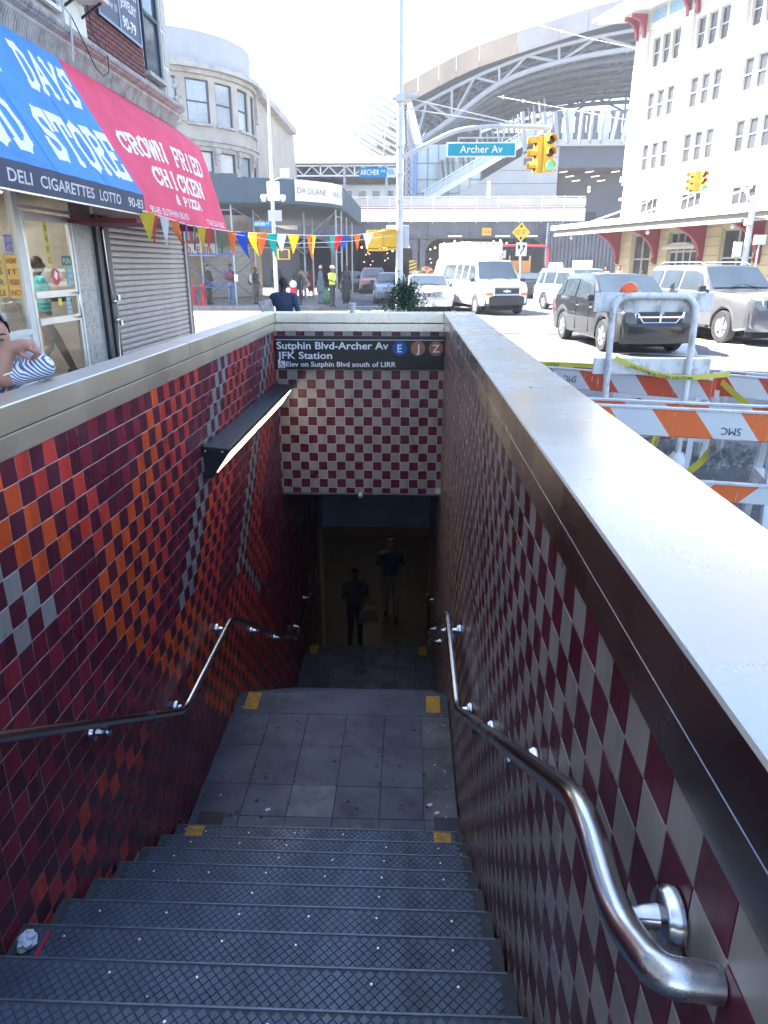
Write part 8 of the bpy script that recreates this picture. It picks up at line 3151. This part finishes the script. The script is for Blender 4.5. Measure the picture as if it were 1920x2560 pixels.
def face_bits(parent, c, s, fwd):
    f = Vector(fwd).normalized()
    x = Vector((f.y, -f.x, 0))
    c = Vector(c)
    for q in (-1, 1):
        b = MB()
        b.ball(c + f * 0.080 * s + x * q * 0.032 * s + Vector((0, 0, 0.006 * s)), 0.0085 * s, 0, 8, 6)
        b.build('eye', M_eye, parent, smooth=60)
        b = MB()
        b.bar(c + f * 0.089 * s + x * q * 0.016 * s + Vector((0, 0, 0.027 * s)), c + f * 0.080 * s + x * q * 0.050 * s + Vector((0, 0, 0.027 * s)), 0.008 * s, 0.007 * s)
        b.build('eyebrow', M_hair, parent)
    b = MB()
    b.bar(c + f * 0.086 * s - x * 0.022 * s - Vector((0, 0, 0.060 * s)), c + f * 0.086 * s + x * 0.022 * s - Vector((0, 0, 0.060 * s)), 0.010 * s, 0.012 * s)
    b.build('mouth', M_lip, parent, bev=0.003)
def hand(b, w, e, m, s=1.0, curl=0.35):
    """palm and five bent fingers at wrist w, reaching along e"""
    w, e = Vector(w), Vector(e).normalized()
    sd = e.cross(Vector((0, 0, 1)))
    if sd.length < 0.2: sd = Vector((1, 0, 0))
    sd.normalize()
    up = sd.cross(e)
    pc = w + e * 0.05 * s
    b.limb(w + e * 0.01, pc + e * 0.035 * s - sd * 0.02 * s, 0.026 * s, 0.018 * s, m)
    b.limb(w + e * 0.01, pc + e * 0.035 * s + sd * 0.02 * s, 0.026 * s, 0.018 * s, m)
    for i, l_ in enumerate((0.030, 0.036, 0.033, 0.026)):
        o = (i - 1.5) * 0.019 * s
        p0 = pc + e * 0.04 * s + sd * o
        p1 = p0 + e * l_ * s * 0.9 - up * l_ * s * curl
        p2 = p1 + e * l_ * s * 0.5 - up * l_ * s * (0.6 + curl)
        b.limb(p0, p1, 0.0095 * s, 0.0085 * s, m)
        b.limb(p1, p2, 0.0085 * s, 0.0075 * s, m)
    q0 = w + e * 0.025 * s + sd * 0.025 * s
    b.limb(q0, q0 + e * 0.035 * s + sd * 0.022 * s - up * 0.01 * s, 0.013 * s, 0.009 * s, m)

def person(label, loc, face, h=1.75, shirt=None, pants=None, skin='brown', hair=M_hair, shoes=None, sleeve='short', shorts=False, arms=None, legs=None, vox=0.024, coat=0.0, skirt=False,
           group='people on foot', wide=1.0, detail=False, hat=None, bald=False, bun=False, lean=0.0):
    """standing or walking figure; local +Y is the facing direction; arms = ((elbow, hand) left, (elbow, hand) right)"""
    rz = math.atan2(-face[0], face[1])
    t = thing('person', label, 'person', loc, rz, group)
    s = h / 1.75
    S, B_, Pn, Sh = 0, 1, 2, 3
    mats = [SK[skin], shirt, pants, shoes or M_shoe]
    b = Body()
    V = lambda x, y, z: Vector((x * s * (wide if abs(x) < 0.3 else 1), y * s + lean * max(0, z - 0.9), z * s))
    E = lambda c, r, m: b.egg(V(*c), (r[0] * s * wide, r[1] * s * wide, r[2] * s), m)
    E((0, 0.0, 1.29), (0.185, 0.120, 0.20), B_)
    E((0, 0.012, 1.10), (0.165, 0.122, 0.18), B_)
    E((0, -0.005, 0.95), (0.172, 0.130, 0.13), B_ if coat else Pn)
    E((0, 0.0, 1.02), (0.172, 0.128, 0.12), B_)
    b.limb(V(-0.155, 0, 1.42), V(0.155, 0, 1.42), 0.062 * s, 0.062 * s, B_)
    b.limb(V(0, -0.01, 1.44), V(0, 0.012, 1.57), 0.056 * s, 0.050 * s, S)
    hc = V(0, 0.025, 1.635)
    head(b, hc, s, (0, 1, 0), S)
    arms = arms or (((-0.255, -0.02, 1.13), (-0.26, 0.08, 0.87)), ((0.255, -0.02, 1.13), (0.26, 0.08, 0.87)))
    for sg_, (el, hd) in zip((-1, 1), arms):
        sh_ = V(sg_ * 0.195, 0, 1.41)
        el, hd = V(*el), V(*hd)
        if sleeve == 'long':
            b.limb(sh_, el, 0.062 * s, 0.050 * s, B_)
            b.limb(el, el.lerp(hd, 0.92), 0.050 * s, 0.040 * s, B_)
        else:
            mid = sh_.lerp(el, 0.72)
            b.limb(sh_, mid, 0.064 * s, 0.060 * s, B_)
            b.limb(mid, el, 0.045 * s, 0.041 * s, S)
            b.limb(el, hd, 0.041 * s, 0.028 * s, S)
        hand(b, hd, hd - el, S, s)
    legs = legs or (((-0.10, 0.02, 0.50), (-0.11, -0.03, 0.085)), ((0.10, 0.02, 0.50), (0.11, -0.03, 0.085)))
    for sg_, (kn, an) in zip((-1, 1), legs):
        hp = V(sg_ * 0.092, 0, 0.90)
        kn, an = V(*kn), V(*an)
        if shorts:
            b.limb(hp, kn.lerp(hp, 0.12), 0.095 * s, 0.090 * s, Pn)
            b.limb(kn, an, 0.054 * s, 0.036 * s, S)
        elif skirt:
            b.limb(hp, kn, 0.10 * s, 0.11 * s, B_)
            b.limb(kn, an, 0.050 * s, 0.036 * s, S)
        else:
            b.limb(hp, kn, 0.092 * s, 0.066 * s, Pn)
            b.limb(kn, an, 0.064 * s, 0.052 * s, Pn)
        fd = Vector((sg_ * 0.02, 1, 0)).normalized()
        b.limb(an - fd * 0.05 * s - Vector((0, 0, 0.035 * s)), an + fd * 0.15 * s - Vector((0, 0, 0.045 * s)), 0.045 * s, 0.036 * s, Sh)
    if coat:
        b.limb(V(0, 0, 1.0), V(0, 0, coat), 0.185 * s, 0.21 * s, B_)
    queue(b, t, mats, vox)
    if hat:
        q = MB()
        q.lathe([(0.092 * s, -0.005), (0.10 * s, 0.02), (0.10 * s, 0.07 * s), (0.05 * s, 0.105 * s)], 16, hc + Vector((0, 0, 0.045 * s)), (0, 0, 1))
        q.box((-0.06 * s, hc.y + 0.07 * s, hc.z + 0.04 * s), (0.06 * s, hc.y + 0.16 * s, hc.z + 0.055 * s))
        q.build('cap', hat, t, smooth=40)
    elif not bald: hair_cap(t, hc, s, (0, 1, 0), hair, bun=bun)
    if detail: face_bits(t, hc, s, (0, 1, 0))
    return t

# --- man with a phone behind the shop door
fold = ((-0.25, 0.06, 1.16), (-0.10, 0.30, 1.13)), ((0.25, 0.06, 1.16), (0.08, 0.32, 1.15))
person('man in a turquoise shirt and khaki trousers walking behind the shop door glass', (-5.62, 10.98, 0.19), (0.72, 0.69), 1.80, cloth('turquoise', (0.10, 0.56, 0.55)), cloth('khaki', (0.34, 0.26, 0.17)), 'brown', sleeve='short',
       arms=fold, legs=(((-0.10, 0.20, 0.52), (-0.10, 0.36, 0.09)), ((0.10, 0.0, 0.48), (0.10, -0.30, 0.12))), vox=0.016, detail=True, group=None)
b = MB()
b.obox((-5.36, 11.25, 1.40), (0.045, 0.02, 0), (-0.02, 0.03, 0.05), (0.004, 0.0, 0.002))
tag(b.build('mobile_phone', M_black, None, bev=0.004), label='dark phone in the hands of the man behind the shop door', cat='phone')

# --- man leaning on the left ledge, only his face, hand and sleeve inside the picture
M_stripe = stripe_mat('shirt_stripes', 0.0135, 0.75, 0.0, (0.07, 0.09, 0.24), (0.72, 0.74, 0.78), 'X', 0.0, 0.012)
lm_ = thing('person', 'man in a blue and white striped shirt leaning on the ledge, fist at his mouth', 'person', (-2.02, 3.2, 0.12))
o_ = Vector((2.02, -3.2, -0.12))
bd = Body()
wv = lambda x, y, z: Vector((x, y, z)) + o_
hc = wv(-1.928, 3.22, 1.54)
f_ = Vector((0.74, -0.66, -0.10)).normalized()
bd.egg(hc, (0.100, 0.092, 0.118), 0)
bd.egg(hc + f_ * 0.045 - Vector((0, 0, 0.062)), (0.058, 0.056, 0.055), 0)
bd.limb(hc + f_ * 0.098 + Vector((0, 0, 0.004)), hc + f_ * 0.116 - Vector((0, 0, 0.024)), 0.011, 0.018, 0)
bd.limb(hc + f_ * 0.082 + Vector((-0.01, -0.045, 0.030)), hc + f_ * 0.090 + Vector((0, 0.04, 0.030)), 0.016, 0.016, 0)
bd.limb(hc + f_ * 0.093 + Vector((0, -0.02, -0.062)), hc + f_ * 0.093 + Vector((0, 0.02, -0.062)), 0.012, 0.012, 2)
bd.limb(hc - f_ * 0.03 - Vector((0, 0, 0.09)), wv(-2.0, 3.28, 1.36), 0.06, 0.07, 0)
# torso and shoulders behind the wall
bd.egg(wv(-2.07, 3.30, 1.16), (0.15, 0.21, 0.24), 1)
bd.egg(wv(-2.05, 3.30, 0.92), (0.14, 0.19, 0.24), 1)
bd.limb(wv(-2.04, 3.10, 1.30), wv(-2.04, 3.50, 1.30), 0.075, 0.075, 1)
bd.limb(wv(-2.04, 3.22, 0.85), wv(-2.02, 3.20, 0.20), 0.10, 0.06, 3)
bd.limb(wv(-2.04, 3.42, 0.85), wv(-2.04, 3.44, 0.20), 0.10, 0.06, 3)
bd.limb(wv(-2.06, 3.20, 0.18), wv(-1.88, 3.18, 0.17), 0.05, 0.04, 3)
bd.limb(wv(-2.08, 3.44, 0.18), wv(-1.90, 3.44, 0.17), 0.05, 0.04, 3)
# upper arm along the ledge, forearm upright, wrist bent in front of the mouth
el = wv(-1.735, 3.16, 1.395)
bd.limb(wv(-2.00, 3.42, 1.34), wv(-1.80, 3.36, 1.415), 0.075, 0.066, 1)
bd.limb(wv(-1.80, 3.36, 1.415), wv(-1.70, 3.24, 1.408), 0.066, 0.056, 1)
bd.limb(wv(-1.70, 3.24, 1.408), wv(-1.775, 3.09, 1.386), 0.056, 0.044, 1)
fr2 = random.Random(8)
for k_ in range(16):
    u_ = k_ / 15
    c_ = (wv(-1.86, 3.38, 1.40).lerp(wv(-1.71, 3.25, 1.412), u_ * 2) if u_ < 0.5 else wv(-1.71, 3.25, 1.412).lerp(wv(-1.775, 3.10, 1.388), u_ * 2 - 1))
    bd.egg(c_ + Vector((fr2.uniform(-0.012, 0.012), fr2.uniform(-0.02, 0.012), fr2.uniform(-0.012, 0.014))), (0.052 + fr2.uniform(-0.01, 0.012), 0.022, 0.052 + fr2.uniform(-0.01, 0.01)), 1)
bd.limb(wv(-1.79, 3.06, 1.380), wv(-1.800, 3.04, 1.395), 0.042, 0.042, 0)
bd.limb(wv(-1.800, 3.04, 1.392), wv(-1.748, 3.07, 1.512), 0.042, 0.031, 0)
wh = lambda x, y, z: wv(x + 0.045, y, z)
# back of the hand turned down over the wrist, fingers curled, index and thumb pointing along the ledge
bd.limb(wh(-1.785, 3.07, 1.512), wh(-1.735, 3.09, 1.526), 0.031, 0.027, 0)
bd.limb(wh(-1.78, 3.11, 1.514), wh(-1.73, 3.14, 1.520), 0.029, 0.024, 0)
bd.limb(wh(-1.738, 3.105, 1.522), wh(-1.705, 3.10, 1.498), 0.013, 0.0115, 0)
bd.limb(wh(-1.705, 3.10, 1.498), wh(-1.668, 3.095, 1.487), 0.0115, 0.0085, 0)
for i, (dy, dl) in enumerate(((0.024, 0.0), (0.046, 0.003), (0.066, 0.008))):
    p0 = wh(-1.730 - dl, 3.115 + dy, 1.512)
    p1 = wh(-1.706 - dl, 3.112 + dy, 1.490)
    p2 = wh(-1.716 - dl, 3.108 + dy, 1.466)
    p3 = wh(-1.738 - dl, 3.106 + dy, 1.462)
    bd.limb(p0, p1, 0.0125, 0.011, 0)
    bd.limb(p1, p2, 0.011, 0.0095, 0)
    bd.limb(p2, p3, 0.0095, 0.0085, 0)
bd.limb(wh(-1.765, 3.085, 1.505), wh(-1.735, 3.072, 1.478), 0.014, 0.012, 0)
bd.limb(wh(-1.735, 3.072, 1.478), wh(-1.705, 3.07, 1.468), 0.012, 0.0085, 0)
# the other arm hangs down behind the wall
bd.limb(wv(-2.04, 3.08, 1.30), wv(-2.00, 2.98, 1.05), 0.065, 0.052, 1)
bd.limb(wv(-2.00, 2.98, 1.05), wv(-1.95, 3.02, 0.82), 0.045, 0.032, 0)
bd.limb(wv(-1.95, 3.02, 0.82), wv(-1.93, 3.03, 0.73), 0.034, 0.024, 0)
queue(bd, lm_, [skin_mat('rose', (0.42, 0.21, 0.15)), M_stripe, M_lip, cloth('jeans_dk', (0.03, 0.04, 0.08))], 0.008)
hair_cap(lm_, hc + Vector((0, 0, 0.004)), 1.16, (0.74, -0.67, 0), mat('hair_grey', (0.07, 0.062, 0.06), 0.7, var=0.3, scale=60, bump=0.5), low=-0.05)
sx_ = Vector((-f_.y, f_.x, 0)).normalized()
M_eyewhite = mat('eye_white', (0.10, 0.07, 0.055), 0.3)
for q in (-1, 1):
    ec = hc + f_ * 0.094 + sx_ * q * 0.034 + Vector((0, 0, 0.006))
    e_ = MB()
    e_.ball(ec - f_ * 0.003, (0.0115, 0.0115, 0.0055), 0, 10, 7)
    eo = e_.build('eye', M_eyewhite, lm_, smooth=60)
    e_ = MB()
    e_.ball(ec + f_ * 0.004, (0.005, 0.005, 0.004), 0, 8, 6)
    e_.build('iris', M_eye, eo, smooth=60)
    e_ = MB()
    e_.tube([ec + f_ * 0.006 + Vector((0, 0, 0.022)) - sx_ * 0.018, ec + f_ * 0.010 + Vector((0, 0, 0.027)), ec + f_ * 0.004 + Vector((0, 0, 0.023)) + sx_ * 0.018], [0.003, 0.0045, 0.003], 6)
    e_.build('eyebrow', M_hair, lm_, smooth=60)
w_ = MB()
w_.tube([wv(-1.845, 3.06, 1.372), wv(-1.83, 3.02, 1.378), wv(-1.79, 3.005, 1.392), wv(-1.755, 3.03, 1.405), wv(-1.745, 3.075, 1.408)], 0.0045, 8)
w_.build('sleeve_cuff', cloth('cuff_white', (0.7, 0.72, 0.76)), lm_, smooth=60)

# --- man in navy walking away at the stairwell end
nav = person('person in a navy sweater seen from behind, just past the stairwell end', (-2.12, 12.25, 0.12), (0.25, 0.97), 1.56, cloth('navy', (0.035, 0.05, 0.105)), cloth('dkjean', (0.04, 0.05, 0.09)), 'dark', sleeve='long', vox=0.018, wide=1.12,
             arms=(((-0.29, 0.0, 1.13), (-0.24, 0.16, 0.98)), ((0.30, -0.02, 1.10), (0.27, 0.12, 0.86))), bun=False)
bg_ = thing('folded_newspaper', 'folded newspaper under the arm of the person in navy', 'newspaper', (-2.37, 12.15, 1.0), world=True)
b = MB()
b.obox((-2.37, 12.14, 1.12), (0.10, 0.03, 0.03), (-0.01, 0.03, 0), (-0.06, 0, 0.19))
b.build('sheets', mat('newsprint', (0.42, 0.38, 0.35), 0.9, var=0.35, scale=18), bg_, bev=0.008)

# --- people under the scaffold and at the crossing
C_ = cloth
z_ = 0.152
hands_front = (((-0.26, 0.04, 1.14), (-0.08, 0.20, 1.02)), ((0.26, 0.04, 1.14), (0.08, 0.20, 1.02)))
crossed = (((-0.25, 0.06, 1.15), (0.08, 0.18, 1.17)), ((0.25, 0.06, 1.15), (-0.08, 0.20, 1.12)))
person('man in a dark suit and white shirt standing by the scaffold', (-9.35, 33.95, z_), (0.98, -0.2), 1.78, C_('suit', (0.05, 0.045, 0.042)), C_('suit2', (0.045, 0.042, 0.04)), 'tan', sleeve='long', arms=hands_front, coat=0.82)
M_rs = stripe_mat('red_stripes', 0.07, 0.0, 0.0, (0.22, 0.03, 0.05), (0.09, 0.03, 0.05), 'Z', 0.0)
person('man in a dark red striped shirt and jeans with folded arms', (-8.2, 33.55, z_), (0.15, -0.99), 1.78, M_rs, C_('jeans', (0.12, 0.19, 0.32)), 'dark', arms=crossed, hat=C_('cap_d', (0.05, 0.05, 0.055)))
pk = person('man in a dark vest and grey shorts carrying a backpack', (-7.22, 34.3, z_), (0.95, -0.3), 1.66, C_('blackt', (0.03, 0.03, 0.035)), C_('shorts', (0.09, 0.09, 0.10)), 'dark', shorts=True, shoes=mat('trainers', (0.03, 0.03, 0.03), 0.5))
bp2 = thing('backpack', 'grey backpack with a white patch on the man in shorts', 'backpack', (-7.36, 34.33, 1.2), math.atan2(-0.95, -0.3))
b = MB()
b.ball((0, -0.15, 0.02), (0.15, 0.10, 0.22), 0, 12, 8)
b.build('bag', C_('packgrey', (0.10, 0.11, 0.13)), bp2, smooth=60)
b = MB()
b.ball((0.05, -0.02, 0.1), (0.12, 0.13, 0.2), 0, 10, 8)
b.build('white_patch', C_('patch', (0.62, 0.64, 0.68)), bp2, smooth=60)
person('tall person in dark clothes standing behind the camera pole', (-6.55, 36.2, z_), (0.6, -0.8), 1.85, C_('dk1', (0.03, 0.035, 0.06)), C_('dk2', (0.03, 0.035, 0.06)), 'brown', sleeve='long', coat=0.6)
person('person in black carrying a red bag behind the one in navy', (-5.1, 33.4, z_), (-0.2, -0.98), 1.62, C_('blk2', (0.025, 0.025, 0.03)), C_('blk3', (0.03, 0.03, 0.035)), 'dark', sleeve='long')
rb_ = thing('shopping_bag', 'red and white shopping bag beside the person in black', 'bag', (-5.25, 33.1, 0.55), world=True)
b = MB()
b.box((-5.42, 33.02, 0.55), (-5.12, 33.2, 0.95))
b.build('lower', mat('bag_red', (0.55, 0.03, 0.05), 0.6), rb_, bev=0.03)
b = MB()
b.ball((-5.27, 33.1, 1.08), (0.17, 0.12, 0.18), 0, 9, 6)
b.build('contents', M_paper, rb_, smooth=60)
person('person holding a large patterned poster in front of the body', (-5.55, 38.2, z_), (0.0, -1.0), 1.76, C_('grey_t', (0.20, 0.18, 0.18)), C_('dk4', (0.06, 0.05, 0.055)), 'dark', arms=hands_front, legs=(((-0.10, 0.10, 0.5), (-0.10, 0.14, 0.085)), ((0.10, -0.02, 0.5), (0.10, -0.2, 0.10))))
po = thing('poster', 'patterned rectangular poster carried tilted by a pedestrian', 'poster', (-5.6, 37.85, 1.1), world=True)
b = MB()
b.obox((-5.62, 37.88, 1.10), (0.28, 0, 0.22), (0, 0.01, 0), (-0.22, 0, 0.36))
b.build('sheet', mat('poster_pale', (0.42, 0.33, 0.29), 0.8, var=0.5, scale=9), po)
b = MB()
b.obox((-5.62, 37.866, 1.10), (0.20, 0, 0.155), (0, 0.002, 0), (-0.155, 0, 0.26))
b.build('picture', mat('poster_dark', (0.18, 0.12, 0.11), 0.8, var=0.5, scale=12), po)
person('woman in a dark red dress with a handbag walking on the pavement', (-5.75, 42.5, z_), (0.2, -0.98), 1.66, C_('reddress', (0.18, 0.03, 0.04)), C_('reddress2', (0.18, 0.03, 0.04)), 'dark', skirt=True, coat=0.55)
person('person in a long grey blue coat with a pale hood', (-4.25, 34.9, z_), (0.9, 0.4), 1.74, C_('coatblue', (0.12, 0.16, 0.20)), C_('jeans3', (0.16, 0.22, 0.32)), 'brown', sleeve='long', coat=0.62, hair=C_('hood', (0.5, 0.5, 0.5)))
person('traffic officer in a yellow safety vest and white cap', (-3.45, 32.5, 0.14), (0.85, -0.5), 1.70, C_('vest', (0.52, 0.62, 0.10)), C_('trous', (0.025, 0.028, 0.04)), 'brown', sleeve='short', hat=C_('capw', (0.72, 0.72, 0.72)), arms=(((-0.26, 0.0, 1.14), (-0.25, 0.12, 0.88)), ((0.26, 0.1, 1.16), (0.16, 0.28, 1.08))))
person('person in a long black robe beside the traffic officer', (-3.05, 34.9, 0.152), (0.6, -0.8), 1.74, C_('robe', (0.022, 0.022, 0.028)), C_('robe2', (0.022, 0.022, 0.028)), 'dark', sleeve='long', coat=0.28, hair=C_('scarf', (0.02, 0.02, 0.025)))
gb = thing('rubbish_bag', 'green rubbish bag standing behind the traffic officer', 'bag', (-3.85, 33.7, 0.15))
b = MB()
b.ball((0, 0, 0.36), (0.24, 0.22, 0.36), 0, 12, 9)
b.tube([(0, 0, 0.66), (0.02, 0, 0.78)], [0.07, 0.12], 8)
b.build('sack', mat('bag_green', (0.05, 0.14, 0.07), 0.35, var=0.3, bump=0.6, bscale=14), gb, smooth=60)
# --- people along the station front
for (px_, py_, zz, lab, sh_, pt_, sk_, hh_) in ((10.95, 42.0, 0.15, 'person in a pale pink top by the corner of the station', (0.55, 0.36, 0.34), (0.2, 0.2, 0.22), 'tan', 1.68), (11.75, 42.2, 0.15, 'person in a red top leaning near the station corner', (0.55, 0.12, 0.10), (0.1, 0.1, 0.14), 'tan', 1.72),
                                           (12.6, 40.8, 0.15, 'person in white below the tall station window', (0.62, 0.6, 0.58), (0.5, 0.5, 0.5), 'brown', 1.5), (13.15, 39.6, 0.15, 'person in a white striped shirt and dark trousers walking past the station', (0.60, 0.58, 0.54), (0.04, 0.04, 0.05), 'dark', 1.78)):
    person(lab, (px_, py_, zz), (-0.8, -0.6), hh_, C_('st%d' % int(px_ * 10), sh_), C_('sp%d' % int(px_ * 10), pt_), sk_, vox=0.03)
# --- two people at the foot of the stairs
person('man in a navy polo shirt coming up at the foot of the stairs', (-0.33, 13.2, Z_ME), (0.05, -1.0), 1.80, C_('polo', (0.03, 0.055, 0.12)), C_('tanp', (0.22, 0.17, 0.13)), 'tan', vox=0.02, detail=True, legs=(((-0.10, 0.08, 0.5), (-0.10, 0.10, 0.085)), ((0.10, -0.02, 0.5), (0.10, -0.18, 0.10))), group='people on the stairs')
person('woman in dark clothes with a shoulder bag at the foot of the stairs', (-0.98, 12.0, Z_ME), (0.4, -0.9), 1.66, C_('dk9', (0.05, 0.055, 0.07)), C_('dk10', (0.02, 0.022, 0.04)), 'brown', vox=0.02, detail=True, arms=(((-0.26, 0.04, 1.14), (-0.10, 0.22, 1.04)), ((0.26, 0.04, 1.14), (0.06, 0.26, 1.20))), group='people on the stairs')
hb = thing('shoulder_bag', 'brown shoulder bag on the hip of the woman at the foot of the stairs', 'bag', (-0.72, 11.85, Z_ME + 0.62), 0.3)
b = MB()
b.prism([(-0.19, -0.05, 0.0), (0.19, -0.05, 0.0), (0.14, -0.05, 0.30), (-0.14, -0.05, 0.30)], (0, 0.11, 0))
b.build('pouch', mat('bag_leather', (0.20, 0.12, 0.075), 0.5), hb, bev=0.02, fix=True)
b = MB()
b.tube(smooth_path([(-0.12, 0.0, 0.29), (-0.10, 0.02, 0.72), (0.0, 0.03, 0.80), (0.10, 0.0, 0.29)], 5, 0.1), 0.012, 6)
b.build('strap', mat('bag_leather2', (0.16, 0.09, 0.06), 0.5), hb)
flush()
# strip lights of the mezzanine that the steps below are lit by
for k, (x, y) in enumerate(((-0.6, 13.6), (-0.6, 15.6), (-3.2, 14.6))):
    ml = thing('ceiling_light', ('strip light on the passage ceiling just past the downstand', 'strip light deeper on the passage ceiling', 'strip light on the passage ceiling off to the side')[k], 'light', (x, y, -2.66), world=True)
    b = MB()
    b.box((x - 0.6, y - 0.08, -2.70), (x + 0.6, y + 0.08, -2.642))
    b.build('housing', M_galv, ml)
    b = MB()
    b.box((x - 0.57, y - 0.06, -2.712), (x + 0.57, y + 0.06, -2.701))
    b.build('diffuser', emit('passage_tube', (1.0, 0.80, 0.55), 1.0), ml)
# ================================================================== haze volume added in place of lens glare
b = MB()
b.box((-330, -330, -6.6), (330, 330, 27.5))
hz = b.build('haze', mat('glare_haze', (1, 1, 1)), None)
tag(hz, label='thin added haze standing in for lens glare over the whole crossing', cat='haze', kind='stuff')
hm = hz.data.materials[0]
nt = hm.node_tree
for n_ in list(nt.nodes):
    if n_.type != 'OUTPUT_MATERIAL': nt.nodes.remove(n_)
pv = nt.nodes.new('ShaderNodeVolumePrincipled')
pv.inputs['Color'].default_value = (0.94, 0.96, 1.0, 1)
pv.inputs['Density'].default_value = 0.0010
pv.inputs['Anisotropy'].default_value = 0.2
hm.cycles.homogeneous_volume = True
nt.links.new(pv.outputs[0], nt.nodes['Material Output'].inputs['Volume'])
